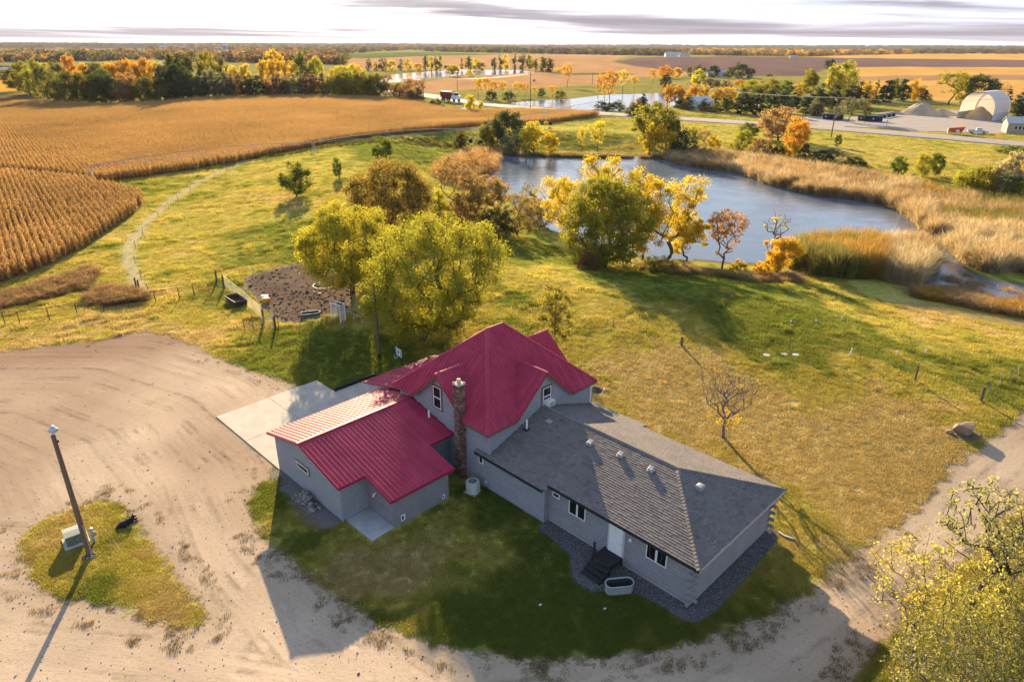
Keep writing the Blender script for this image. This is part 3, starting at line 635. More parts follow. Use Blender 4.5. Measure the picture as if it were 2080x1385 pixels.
# roof planes (front, back, hip), cut at the seam s = 8.9 where the old eave steps
SEAM = 8.92; HX = 14.65; EX = 19.25; BK, BZ = 18.45, 2.86; BK0, BZ0 = 19.45, 2.42
zo = WE
def slope_vec(p, q): v = Vector(q) - Vector(p); return v.normalized()
shroof = MB(); planes = []
def add_plane(poly, a):
    P = [Vector(p) for p in poly]; n = (P[1] - P[0]).cross(P[2] - P[1]).normalized()
    if n.z < 0: n = -n
    up = n.cross(Vector(a)).normalized()
    if up.z < 0: up = -up
    shroof.prism([p - n * 0.12 for p in P], n * 0.118); planes.append((poly, a, up, n))
add_plane([(2.85, W0, zo), (SEAM, W0, zo), (SEAM, WR, WZ), (4.0, WR, WZ), (4.0, 8.75, zo + 0.13), (2.85, 8.75, zo + .13)][0:2] + [(SEAM, WR, WZ), (3.98, WR, WZ), (3.98, W0, zo)][:2] + [(3.98, W0 + 0.001, zo)], (1, 0, 0))
add_plane([(SEAM, L0, LE), (EX, L0, LE), (HX, WR, WZ), (SEAM, WR, WZ)], (1, 0, 0))
add_plane([(EX, L0, LE), (EX, BK, BZ), (HX, WR, WZ)], (0, 1, 0))
add_plane([(EX, BK, BZ), (SEAM - .2, BK, BZ), (SEAM - .2, WR, WZ), (HX, WR, WZ)], (-1, 0, 0))
add_plane([(SEAM - .2, BK0, BZ0), (3.98, BK0, BZ0), (3.98, WR, WZ), (SEAM - .2, WR, WZ)], (-1, 0, 0))
add_plane([(2.85, W0, zo), (3.98, W0, zo), (3.98, T0 - .02, zo + .12), (2.85, T0 - .02, zo + .12)], (1, 0, 0))
wing_roof = shroof.build('roof', paint('roof_deck_board', (0.12, 0.11, 0.11), 0.9), farmhouse); wing_roof['label'] = 'long low roof of weathered brown-grey shingles over the log wing'
for poly, a, up, n in planes: shingles(poly, a, up, n, wing_roof, M_SHING)
def capline(p, q, name='ridge_shingle', step=0.2, w=0.30):
    p, q = Vector(p), Vector(q); d = (q - p); L = d.length; t = d / L; s = t.cross(Vector((0, 0, 1))).normalized(); u = s.cross(t)
    if u.z < 0: u = -u
    for i in range(int(L / step)):
        c = p + t * (i * step); e = p + t * (i * step + step * 1.08); h0, h1_ = 0.10, 0.075
        mb = MB(); dr = 0.05
        mb.add([x + o for x, hh in ((c, h0), (e, h1_)) for o in (s * (-w / 2) + u * (hh - dr - .03), u * hh, s * (w / 2) + u * (hh - dr - .03))], [(0, 1, 4, 3), (1, 2, 5, 4), (0, 2, 1)])
        me = mb.mesh(name, M_SHING); attr(me, 'tint', 'FLOAT', 'FACE', np.full(3, random.uniform(0.35, 0.75), np.float32)); obj(name, me, wing_roof)
capline((3.98, WR, WZ), (HX, WR, WZ), step=0.24); capline((EX, L0, LE), (HX, WR, WZ), step=0.24); capline((EX, BK, BZ), (HX, WR, WZ), step=0.24)
capline((SEAM - 0.05, W0 + .1, WE + 0.02), (SEAM - 0.05, WR - .9, WZ - .28), 'seam_shingle', 0.3, 0.42)
bars([((SEAM + .1, L0 - .03, LE - 0.07), (EX, L0 - .03, LE - 0.07)), ((2.9, W0 - .03, WE - .07), (SEAM, W0 - .03, WE - .07))], 0.11, 0.11, 'gutter', M_BLACK, farmhouse)
bars([((EX - .02, L0, LE - 0.09), (EX - .02, BK, BZ - 0.09)), ((EX, BK - .02, BZ - .09), (SEAM, BK - .02, BZ - .09))], 0.03, 0.16, 'fascia', M_SOFFIT, farmhouse)
mb = MB(); mb.box(((SEAM + EX) / 2, (L0 + LG0) / 2, LE - 0.13), (EX - SEAM - .1, LG0 - L0, 0.02)); mb.box(((LS1 + EX) / 2 + .02, (LG0 + BK) / 2, LE - .131), (EX - LS1 - .06, BK - LG0 - .05, .02)); mb.build('soffit', M_SOFFIT, farmhouse)
window((9.45, LG0 - .07, 2.23), 0.55, 0.34, (1, 0, 0), LFT)
window((11.1, LG0 - .07, 2.02), 1.25, 0.95, (1, 0, 0), LFT, panes=2)
window((16.6, LG0 - .07, 2.05), 1.30, 0.92, (1, 0, 0), LFT, panes=2)
window((3.2, T0 - .05, 2.0), 0.40, 0.55, (1, 0, 0), LFT)
# white front door with panels and knob
mb = MB(); mb.box((13.97, LG0 - .09, 1.62), (1.16, 0.12, 2.1)); door = mb.build('door', M_SOFFIT, farmhouse)
mb = MB(); mb.box((13.97, LG0 - .155, 1.58), (0.94, 0.05, 1.95)); mb.build('door_leaf', M_TRIM, door)
for dx in (-.23, .23):
    for z0, hh in ((1.05, 0.6), (2.0, 0.75)):
        mb = MB(); mb.box((13.97 + dx, LG0 - .185, z0), (0.32, 0.014, hh)); mb.build('door_panel', M_TRIM, door)
mb = MB(); mb.lathe([(0.0, 0), (.035, .01), (.035, .05), (0, .06)], (0, 0, 0), 8); k = mb.build('door_knob', M_GALV, door); k.location = (14.36, LG0 - .19, 1.5); k.rotation_euler = (math.pi / 2, 0, 0)
mb = MB(); mb.lathe([(0.03, 0), (.09, .05), (.10, .16), (.02, .22)], (14.95, LG0 - .2, 2.05), 10); mb.box((14.95, LG0 - .12, 2.2), (.08, .14, .08)); mb.build('porch_lamp', M_TRIM, farmhouse)
# ---- garage with its lean-to
GS0, GE0, GR, GZ, GM = -7.86, -8.5, -4.1, 3.93, 0.245
def gz(s): return GZ - abs(s - GR) * GM
GT1 = 9.0
metal_roof('garage_roof', [([(GE0, -0.32, gz(GE0)), (GR, -0.32, GZ), (GR, GT1, GZ), (GE0, GT1, gz(GE0))], (0, 1, 0)),
    ([(GR, -0.32, GZ), (0.46, -0.32, gz(.46)), (0.46, 8.74, gz(.46)), (GR, 8.74, GZ)], (0, 1, 0)),
    ([(0.46, 1.58, gz(.46)), (2.98, 1.58, gz(2.98)), (2.98, 6.58, gz(2.98)), (0.46, 6.58, gz(.46))], (0, 1, 0))], rib=0.30)['label'] = 'shallow red metal garage roof, sunlit on its far slope'
bars([((GR, -.36, GZ + .03), (GR, GT1, GZ + .03))], 0.22, 0.06, 'ridge_cap', M_RED, farmhouse)
bars([((GE0, -.33, gz(GE0) - .06), (GR, -.33, GZ - .06)), ((GR, -.33, GZ - .06), (.46, -.33, gz(.46) - .06)), ((.46, 1.56, gz(.46) - .06), (2.98, 1.56, gz(2.98) - .06))], 0.03, 0.13, 'rake_trim', M_REDTRIM, farmhouse)
bars([((.47, -.3, gz(.46) - .08), (.47, 1.55, gz(.46) - .08)), ((2.99, 1.58, gz(2.98) - .08), (2.99, 6.58, gz(2.98) - .08)), ((.47, 6.6, gz(.46) - .08), (.47, 8.7, gz(.46) - .08)), ((GE0 - .01, -.3, gz(GE0) - .08), (GE0 - .01, GT1, gz(GE0) - .08))], 0.02, 0.15, 'eave_trim', M_REDTRIM, farmhouse)
wall('garage_wall', [(GS0, 0, 0.1), (0, 0, 0.1), (0, 0, gz(0) - .1), (GR, 0, GZ - .1), (GS0, 0, gz(GS0) - .1)], (1, 0, 0), LFT, M_SIDE, 0.19)
wall('garage_wall', [(0, 0, 0.1), (0, 1.9, 0.1), (0, 1.9, gz(0) - .1), (0, 0, gz(0) - .1)], (0, 1, 0), RGT, M_SIDE, 0.19)
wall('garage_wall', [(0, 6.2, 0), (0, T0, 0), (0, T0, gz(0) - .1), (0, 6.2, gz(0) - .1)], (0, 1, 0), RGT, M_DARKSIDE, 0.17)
wall('garage_wall', [(GS0, T0, 0), (GS0, 0, 0), (GS0, 0, gz(GS0) - .1), (GS0, T0, gz(GS0) - .1)], (0, -1, 0), (-1, 0, 0), M_SIDE, 0.17)
corner(0.01, -.01, 0, gz(0) - .1, M_SIDE); corner(GS0 - .01, -.01, 0, gz(GS0) - .1, M_SIDE)
mb = MB(); mb.box(((GS0 - .0) / 2, 4.4, 1.2), (-GS0 - .3, 8.3, 2.3)); mb.build('core', M_FOUND, farmhouse)
zx = gz(2.75) - .1
mb = MB(); mb.prism([(0.03, 1.9, 0), (2.75, 1.9, 0), (2.75, 1.9, zx), (0.03, 1.9, gz(0) - .1)], (0, 4.3, 0)); ext = mb.build('lean_to_wall', M_STUCCO, farmhouse)
bars([((0.05, 1.885, 1.05), (2.76, 1.885, 1.05))], 0.03, 0.03, 'belt_board', M_STUCCO, ext)
for (s, t, z, w, h) in ((2.765, 2.55, 0.45, .22, .34), (2.765, 5.75, .35, .16, .22)):
    mb = MB(); mb.box((s, t, z), (.03, w + .08, h + .08)); v_ = mb.build('vent_frame', M_TRIM, ext); mb = MB(); mb.box((s + .012, t - .03, z), (.02, w * .6, h * .8)); mb.build('vent_grille', M_BLACK, v_)
mb = MB(); mb.tube([(1.05, 1.86, 1.75), (1.05, 1.72, 1.72), (1.05, 1.62, 1.55)], .05, 6); mb.build('dryer_vent', M_TRIM, ext)
mb = MB(); mb.box((.05, 1.1, .6), (.05, .06, .8)); mb.box((.06, 1.35, 1.25), (.08, .2, .25)); mb.build('conduit_box', M_GALV, farmhouse)
window((-4.3, -.06, 1.93), 1.5, 0.42, (1, 0, 0), LFT, M_TRIM, M_STUCCO)
# ---- shed roof porch on the far-left side
metal_roof('porch_roof', [([(-11.0, 8.95, 2.5), (-5.5, 8.95, 3.85), (-5.5, 16.2, 3.85), (-11.0, 16.2, 2.5)], (0, 1, 0))], rib=0.3)
wall('porch_wall', [(-10.6, 9.2, 0), (GS0 + .1, 9.2, 0), (GS0 + .1, 9.2, 3.15), (-10.6, 9.2, 2.45)], (1, 0, 0), LFT, M_SOFFIT, 0.2)
wall('porch_wall', [(-10.6, 16, 0), (-10.6, 9.2, 0), (-10.6, 9.2, 2.42), (-10.6, 16, 2.42)], (0, -1, 0), (-1, 0, 0), M_SIDE, 0.2)
# ---- chimney: stack of single bricks
chim = MB(); chim.box((1.45, 8.42, 3.5), (.50, .50, 7.0)); chimney = chim.build('chimney', paint('mortar', (0.20, 0.15, 0.13), 0.95), farmhouse); chimney['label'] = 'tall narrow brown brick chimney'
def brick_mat():
    t = NT('chimney_brick'); oi = t.n('ObjectInfo'); c = t.ramp(oi.outputs['Random'], (0, (0.10, 0.05, 0.042)), (0.45, (0.175, 0.088, 0.068)), (0.8, (0.22, 0.125, 0.10)), (1, (0.27, 0.20, 0.17)))
    c = t.mix(1.0, c, t.ramp(t.noise(14, t.ocoord(), 4), (.3, .7), (.7, 1.2)), 'MULTIPLY'); t.bsdf(c, .92, 0, None, .15); return t.m
M_BRICK = brick_mat(); BL = MB().box((0, 0, 0), (.255, .05, .15)).mesh('brick', M_BRICK)
nb = 0
for k in range(37):
    z = 0.09 + k * 0.188
    for f in range(3):                  # the three faces in view: -t, +s, -s
        for j in (0, 1):
            o = obj('brick', BL, chimney); q = (-.135 if j == 0 else .135) + (.035 if k % 2 else -.035)
            o.location = (1.45 + q * .92, 8.42 - .252, z) if f == 0 else (1.45 + (.252 if f == 1 else -.252), 8.42 + q * .92, z)
            o.rotation_euler = (0, 0, 0 if f == 0 else math.pi / 2); o.scale = (random.uniform(.9, 1), random.uniform(.9, 1.25), random.uniform(.9, 1.04))
mb = MB(); mb.box((1.45, 8.42, 7.04), (.62, .62, .10)); mb.build('chimney_cap', paint('cap_mortar', (.42, .37, .33), .9), chimney)
mb = MB(); mb.lathe([(.15, 0), (.12, .12), (.10, .14), (.10, .27), (.14, .30)], (1.45, 8.42, 7.08), 12); mb.build('flue_pot', paint('clay_flue', (.46, .36, .29), .9), chimney)
for sx, sy in ((-.24, -.24), (.24, -.24), (.24, .24), (-.24, .24)):
    mb = MB(); mb.box((1.45 + sx, 8.42 + sy, 7.12), (.10, .10, .08)); mb.build('cap_block', paint('cap_mortar', (.42, .37, .33), .9), chimney)
# ---- roof furniture
def on_front(s, t): return zf(t) if s > SEAM else WZ - (WR - t) * (WZ - WE) / (WR - W0)
for s, t in ((8.2 + .9, 12.55), (11.3, 12.75), (13.5, 12.75)):
    z = on_front(s, t); mb = MB(); mb.box((s, t, z + .05), (.40, .40, .06)); v_ = mb.build('roof_vent', M_GALV, wing_roof)
    mb = MB(); mb.add([(s - .2, t - .2, z + .14), (s + .2, t - .2, z + .14), (s + .2, t + .2, z + .26), (s - .2, t + .2, z + .26), (s - .13, t - .13, z + .22), (s + .13, t - .13, z + .22), (s + .13, t + .13, z + .33), (s - .13, t + .13, z + .33)], [(4, 5, 6, 7), (0, 1, 5, 4), (1, 2, 6, 5), (2, 3, 7, 6), (3, 0, 4, 7), (0, 3, 2, 1)]); mb.build('vent_hood', M_VENT, v_)
    mb = MB(); mb.box((s, t, z + .13), (.3, .3, .2)); mb.build('vent_neck', M_GALV, v_)
s, t = 16.3, 13.5; z = WZ - (s - HX) * (WZ - LE) / (EX - HX)
mb = MB(); mb.box((s, t, z + .12), (.36, .36, .22)); mb.build('roof_vent', M_GALV, wing_roof); mb = MB(); mb.lathe([(.30, 0), (.26, .10), (.06, .14)], (s, t, z + .23), 4, rz=.78); mb.build('vent_hood', M_VENT, wing_roof)
z = on_front(5.5, 12.7); mb = MB(); mb.box((5.45, 12.75, z + .07), (.42, .36, .08)); mb.build('skylight_vent', M_VENT, wing_roof)
z = on_front(4.6, 11.7); mb = MB(); mb.tube([(4.6, 11.5, z - .1), (4.6, 11.5, z + .68)], .065, 8); mb.build('vent_pipe', M_TRIM, wing_roof); mb = MB(); mb.box((4.6, 11.45, z - .02), (.34, .34, .06)); mb.build('pipe_boot', M_BLACK, wing_roof)
z = gz(-1.5); mb = MB(); mb.tube([(-1.7, 8.3, gz(-1.7) - .1), (-1.7, 8.3, gz(-1.7) + .55)], .075, 8); mb.build('vent_pipe', M_TRIM, farmhouse)
# ================================================================== TREES
def leaf_mat(name, inst=False):
    t = NT(name)
    c = t.attr('icol', 'INSTANCER') if inst else t.n('ObjectInfo').outputs['Color']
    ti = t.attr('tint', out='Fac')
    c = t.mix(1.0, c, t.ramp(ti, (0.0, (0.55, 0.62, 0.60)), (0.5, (1.0, 1.0, 1.0)), (1.0, (1.55, 1.38, 1.15))), 'MULTIPLY')
    d = t.n('BsdfDiffuse'); t.put(c, d.inputs[0]); r = t.n('BsdfTranslucent'); t.put(t.mix(1.0, c, (1.2, 1.1, 0.86) if inst else (1.22, 1.12, 0.80), 'MULTIPLY'), r.inputs[0])
    m = t.n('MixShader'); m.inputs[0].default_value = 0.55; t.t.links.new(d.outputs[0], m.inputs[1]); t.t.links.new(r.outputs[0], m.inputs[2]); t.t.links.new(m.outputs[0], t.out.inputs[0])
    return t.m
M_LEAF = leaf_mat('foliage'); M_LEAFI = leaf_mat('foliage_stuff', True)
def bark_mat(name, col):
    t = NT(name); p = t.mapping(t.ocoord(), (3, 3, .6)); n = t.noise(5, p, 5, .7)
    t.bsdf(t.ramp(n, (.3, tuple(c * .55 for c in col)), (.7, tuple(c * 1.35 for c in col))), .95, 0, t.bump(n, .6, .05), .1); return t.m
M_BARK = bark_mat('bark', (0.105, 0.085, 0.070)); M_BARKG = bark_mat('grey_bark', (0.20, 0.165, 0.145))
def skeleton(tips, trunk, rng, arc=0.12, twigs=0):
    """grow limbs from trunk nodes to every tip, nearest-first; returns nodes, parents"""
    N = [np.array(p, float) for p in trunk]; par = [-1] + list(range(len(trunk) - 1)); start = max(1, len(trunk) // 2)
    base = np.array(trunk[-1]); order = sorted(range(len(tips)), key=lambda i: np.linalg.norm(tips[i] - base))
    endn = []
    for i in order:
        tp = tips[i]; A = np.array(N[start:]); d = np.linalg.norm(A - tp, axis=1)
        pen = np.where(A[:, 2] > tp[2] - 0.1 * abs(tp[2]), 0.35 * np.abs(A[:, 2] - tp[2]) + .3, 0.0)
        j = start + int(np.argmin(d + pen)); p0 = N[j]; L = np.linalg.norm(tp - p0); k = max(1, min(4, int(L / 0.7)))
        prev = j
        for q in range(1, k + 1):
            f = q / k; pt = p0 + (tp - p0) * f; pt[2] += math.sin(f * math.pi) * L * arc * rng.uniform(-.3, 1.2)
            if q < k: pt = pt + rng.normal(0, L * .045, 3)
            N.append(pt); par.append(prev); prev = len(N) - 1
        endn.append(prev)
    return N, par, endn
def limbs(N, par, r0, mat, name, minr=0.012, sides=5):
    n = len(N); cnt = np.zeros(n)
    kids = [[] for _ in range(n)]
    for i, p in enumerate(par):
        if p >= 0: kids[p].append(i)
    for i in range(n - 1, -1, -1): cnt[i] = max(1.0, sum(cnt[k] for k in kids[i]))
    R = np.maximum(minr, r0 * (cnt / cnt[0]) ** 0.47)
    R[0] *= 1.35
    mb = MB()
    seen = set()
    for i in range(n):                       # follow each limb as one tapered tube
        starts = [k for k in kids[i]] if i == 0 else sorted(kids[i], key=lambda k: -cnt[k])[1:]
        for k in starts:
            ch = [i, k]
            while kids[ch[-1]]: ch.append(max(kids[ch[-1]], key=lambda q: cnt[q]))
            rr = [min(R[i], R[k] * 1.15)] + [float(R[q]) for q in ch[1:]]
            if i == 0: rr[0] = float(R[0])
            mb.tube([N[q] for q in ch], rr, sides if rr[0] > .05 else (4 if rr[0] > 0.03 else 3), cap=False)
    return mb.mesh(name, mat, True)
def leaves(centers, per, rad, size, rng, name, flat=0.75, droop=0.0, tmean=0.5, keep=1.0):
    C = np.asarray(centers); n = len(C) * per; ci = np.repeat(np.arange(len(C)), per)
    off = rng.normal(0, 1, (n, 3)); off /= np.linalg.norm(off, axis=1)[:, None] + 1e-9
    rr = rng.random(n) ** 0.45; rads = (rad if np.ndim(rad) else np.full(len(C), rad))[ci] * (0.55 + 0.9 * rng.random(len(C)))[ci]
    P = C[ci] + off * (rr * rads)[:, None] * np.array([1, 1, flat]); P[:, 2] -= droop * rng.random(n) * rads
    u = rng.normal(0, 1, (n, 3)); u /= np.linalg.norm(u, axis=1)[:, None]; w = rng.normal(0, 1, (n, 3)); w -= (w * u).sum(1)[:, None] * u; w /= np.linalg.norm(w, axis=1)[:, None]
    s = size * rng.uniform(.6, 1.35, n)[:, None]
    V = np.stack([P - u * s * .62, P - w * s * .34, P + u * s * .62, P + w * s * .34], 1).reshape(-1, 3)
    F = np.arange(n * 4).reshape(-1, 4); cl = rng.normal(0, .14, len(C))
    ti = np.clip(tmean + cl[ci] + rng.normal(0, .17, n), 0, 1)
    me = npmesh(name, V, F, M_LEAF); attr(me, 'tint', 'FLOAT', 'FACE', ti.astype(np.float32)); return me
def envelope(kind, n, rng):
    """tip points in a unit crown: x,y in -1..1 (half width), z 0..1 (crown base to top)"""
    pts = []
    lobes = [(rng.normal(0, .45), rng.normal(0, .45), rng.uniform(.3, .85), rng.uniform(.28, .5)) for _ in range(7)]
    while len(pts) < n:
        x, y, z = rng.uniform(-1, 1), rng.uniform(-1, 1), rng.random(); r = math.hypot(x, y)
        if kind == 'round':
            q = (r ** 2 + ((z - .48) / .52) ** 2); ok = q < 1 and (q > .35 or rng.random() < .3)
        elif kind == 'tall':
            ok = r < .95 * math.sin(math.pi * min(1, (z * .92 + .06)) ** .8) ** .8
        elif kind == 'cone':
            ok = r < 1.0 * (1 - z) ** .85 + .03 and (r > .45 * (1 - z) or rng.random() < .3)
        elif kind == 'pine':
            ok = r < (1 - z ** 2.2) * (.55 + .45 * min(1, z * 4)) and (r > .4 * (1 - z) or rng.random() < .4)
        elif kind == 'vase':
            ok = r < .25 + .75 * z ** .8 and z > .15 and (z > .6 * (1 - r * .3) or rng.random() < .35) and r ** 2 + max(0, (z - .6) / .42) ** 2 < 1
        elif kind == 'lobed':
            ok = any((x - a) ** 2 + (y - b) ** 2 + ((z - c) * .9) ** 2 < d * d for a, b, c, d in lobes) and r < 1
        else:  # shrub
            ok = r ** 2 + (z / 1.0) ** 2 < 1 and (z > .25 or rng.random() < .6)
        if ok: pts.append((x, y, z))
    return np.array(pts)
def make_tree(seed, kind, h, w, base, tips, per, rad, lsize, bark=M_BARK, r0=None, arc=.12, droop=0.0, twig=1, minr=.014, tm=.5, stems=1, leaf_frac=1.0, flat=.75, lean=(0, 0)):
    rng = np.random.default_rng(seed); E = envelope(kind, tips, rng)
    T = np.c_[E[:, 0] * w / 2 + lean[0] * E[:, 2], E[:, 1] * w / 2 + lean[1] * E[:, 2], base + E[:, 2] * (h - base)]
    top = base * .9 if kind not in ('cone', 'pine', 'tall') else h * .9
    k = 4 if kind not in ('cone', 'pine', 'tall') else 9
    tr = [(0, 0, -.15)] + [(rng.normal(0, .03) * w * .12 * i / k + lean[0] * .25 * i / k, rng.normal(0, .03) * w * .12 * i / k + lean[1] * .25 * i / k, top * i / k) for i in range(1, k + 1)]
    N, par, ends = skeleton(list(T), tr, rng, arc)
    tm_ = limbs(N, par, r0 or h * .024, bark, 'trunk', minr)
    sel = T[: int(len(T) * leaf_frac)]
    cm = leaves(sel, per, rad, lsize, rng, 'crown', flat, droop, tm) if per else None
    return tm_, cm
PROTO = {}
def proto(key, *a, **k): PROTO[key] = make_tree(*a, **k)
def plant(name, label, cat, meshes, loc, sx, sz, rz, color, group=None):
    t = thing(name, label, cat, loc, rz, group); t.scale = (sx, sx, sz)
    obj('trunk', meshes[0], t)
    if meshes[1] is not None: c = obj('crown', meshes[1], t); c.color = (*color, 1)
    return t
# colours of leaves (surface colour, not light)
LC = dict(yg=(0.28, 0.27, 0.04), y=(0.56, 0.46, 0.045), gold=(0.56, 0.38, 0.04), or_=(0.54, 0.30, 0.045), rust=(0.32, 0.19, 0.075), br=(0.24, 0.16, 0.085), ol=(0.15, 0.145, 0.045), dg=(0.062, 0.085, 0.042), g=(0.12, 0.16, 0.035), bg=(0.075, 0.10, 0.066), tan=(0.36, 0.255, 0.13), pale=(0.46, 0.43, 0.27), sage=(0.19, 0.20, 0.12), ygb=(0.37, 0.37, 0.05))
CN = dict(yg='yellow-green', y='bright yellow', gold='golden yellow', or_='orange', rust='rust-coloured', br='brown', ol='olive', dg='dark green', g='green', bg='blue-green', tan='tan', pale='pale silvery', sage='grey-green', ygb='light yellow-green')
# prototypes for mid and far distance
for v in range(3):
    proto(('round', v), 100 + v, 'round', 10, 9.0, .9, 90, 75, 1.2, .36); proto(('lobed', v), 110 + v, 'lobed', 10, 8.5, 1.6, 56, 90, 1.0, .34, arc=.2)
    proto(('tall', v), 120 + v, 'tall', 10, 4.4, .3, 80, 60, .75, .30); proto(('airy', v), 130 + v, 'vase', 10, 7.5, 1.6, 70, 30, .85, .28, M_BARK, arc=.05, r0=.16)
    proto(('pine', v), 140 + v, 'pine', 10, 6.3, .2, 100, 70, .85, .30, flat=.5); proto(('cone', v), 150 + v, 'cone', 10, 4.8, .3, 80, 55, .55, .24, flat=.45)
    proto(('shrub', v), 160 + v, 'shrub', 10, 14, .4, 50, 70, 1.7, .55, minr=.05, r0=.2); proto(('bare', v), 170 + v, 'vase', 10, 8, 1.8, 90, 5, .6, .22, M_BARKG, r0=.18, arc=.03)
    proto(('fround', v), 200 + v, 'round', 10, 9.0, .8, 40, 30, 1.6, .8); proto(('ftall', v), 210 + v, 'tall', 10, 4.4, .4, 34, 30, 1.0, .55); proto(('fpine', v), 220 + v, 'pine', 10, 6, .4, 34, 26, 1.05, .55)
TREES = []
def tree(u, vb, vt, wpx, kind, col, place, group=None, noun=None, label=None, name=None, zb=None):
    x, y, z0 = atg(u, vb); H = zat(u, vt, y) - z0
    W = wpx * mpp(y); nat = {'round': .95, 'lobed': .85, 'tall': .44, 'airy': .75, 'pine': .65, 'cone': .48, 'shrub': 1.4, 'bare': .8, 'fround': .95, 'ftall': .44, 'fpine': .6}[kind] * 10
    TREES.append(dict(loc=(x, y, z0 - .05), sx=W / nat, sz=H / 10, kind=kind, col=col, place=place, group=group, noun=noun, u=u, label=label, name=name))
NOUN = dict(round='tree', lobed='tree', tall='slender tree', airy='thin-leaved tree', pine='pine', cone='conifer', shrub='shrub', bare='nearly bare tree', fround='tree', ftall='slender tree', fpine='conifer')
NAME = dict(round='deciduous_tree', lobed='deciduous_tree', tall='poplar_tree', airy='deciduous_tree', pine='pine_tree', cone='conifer_tree', shrub='shrub', bare='bare_tree', fround='deciduous_tree', ftall='poplar_tree', fpine='conifer_tree')
def jitc(c, s=.10):
    k = 1 + random.uniform(-s, s); return tuple(max(0.01, x * k * (1 + random.uniform(-s, s) * .5)) for x in c)
def flush_trees():
    by = {}
    for d in TREES: by.setdefault((d['place'], CN[d['col']], d['noun'] or NOUN[d['kind']]), []).append(d)
    for (place, cn, noun), L in by.items():
        L.sort(key=lambda d: d['u'])
        for i, d in enumerate(L):
            lab = d['label'] or (f'{cn} {noun} {place}' if len(L) == 1 else f'{nth(i)} {cn} {noun} from the left {place}')
            if len(lab.replace('-', ' ').split()) > 15: lab = lab.replace('from the left', 'from left')
            cat = 'shrub' if noun == 'shrub' else 'tree'
            plant(d['name'] or NAME[d['kind']], lab, cat, PROTO[(d['kind'], random.randrange(3))], d['loc'], d['sx'], d['sz'], random.uniform(0, 6.28), jitc(LC[d['col']]), d['group'])
def prof(tab, u):
    xs = [p[0] for p in tab]; ys = [p[1] for p in tab]; return float(np.interp(u, xs, ys))
# --- windbreak beyond the cornfield
WB = 'in the windbreak front row'; G = 'windbreak trees beyond the cornfield'
basev = [(30, 183), (60, 195), (110, 212), (150, 216), (330, 211), (420, 203), (560, 200), (700, 199), (800, 205), (860, 213)]
topv = [(30, 145), (55, 128), (85, 124), (110, 140), (150, 146), (250, 156), (320, 150), (345, 125), (360, 106), (385, 128), (420, 140), (470, 146), (520, 148), (560, 152), (640, 145), (672, 150), (700, 142), (760, 150), (800, 168), (850, 180)]
fc = [(30, 'ol'), (70, 'yg'), (120, 'ol'), (170, 'ol'), (230, 'dg'), (260, 'br'), (300, 'ol'), (345, 'dg'), (372, 'dg'), (400, 'bg'), (440, 'sage'), (480, 'br'), (520, 'dg'), (560, 'br'), (600, 'sage'), (640, 'br'), (675, 'yg'), (720, 'yg'), (770, 'ol'), (810, 'rust'), (860, 'br')]
u = 38.0
while u < 850:
    c = min(fc, key=lambda p: abs(p[0] - u - random.uniform(-14, 14)))[1]
    kd = 'round' if u < 330 or 670 < u < 780 else random.choice(['tall', 'pine', 'tall'] if u < 680 else ['airy', 'airy', 'tall'])
    tree(u, prof(basev, u) + random.uniform(-1.5, .5), prof(topv, u) + random.uniform(-5, 7), {'round': 46, 'tall': 24, 'pine': 32, 'airy': 30}[kd] * random.uniform(.85, 1.2), kd, c, WB, G); u += {'round': 21, 'tall': 13, 'pine': 16, 'airy': 15}[kd] * random.uniform(.8, 1.2)
WB2 = 'in the windbreak back row'
for u, vb, vt, w, kd, c in [(95, 188, 128, 45, 'round', 'yg'), (125, 190, 124, 36, 'round', 'ol'), (152, 186, 112, 30, 'round', 'or_'), (175, 188, 130, 36, 'round', 'gold'), (200, 188, 128, 40, 'round', 'ol'), (228, 184, 128, 34, 'round', 'gold'), (250, 184, 124, 40, 'round', 'or_'), (275, 184, 121, 42, 'round', 'or_'), (298, 184, 119, 40, 'round', 'or_'), (318, 186, 126, 34, 'round', 'gold'), (335, 186, 128, 28, 'round', 'pale'), (210, 190, 140, 44, 'round', 'g'), (395, 180, 106, 40, 'lobed', 'ol'), (428, 180, 105, 44, 'round', 'yg'), (455, 178, 118, 26, 'round', 'ol'), (478, 182, 133, 34, 'lobed', 'y'), (500, 182, 131, 34, 'lobed', 'y'), (535, 182, 124, 38, 'lobed', 'gold'), (562, 182, 122, 36, 'lobed', 'gold'), (590, 182, 125, 36, 'lobed', 'gold'), (560, 160, 104, 44, 'fround', 'gold'), (622, 180, 104, 40, 'round', 'g'), (645, 180, 116, 32, 'round', 'ygb'), (690, 182, 134, 40, 'round', 'y'), (720, 182, 130, 44, 'round', 'y'), (700, 200, 148, 60, 'round', 'yg'), (735, 202, 146, 58, 'round', 'yg'), (765, 204, 150, 40, 'airy', 'ol'), (785, 200, 150, 34, 'airy', 'br'), (835, 205, 158, 36, 'airy', 'rust'), (855, 208, 160, 30, 'airy', 'rust'), (372, 200, 108, 34, 'tall', 'dg'), (357, 202, 104, 36, 'tall', 'ol')]:
    tree(u, vb, vt, w, kd, c, WB2, G)
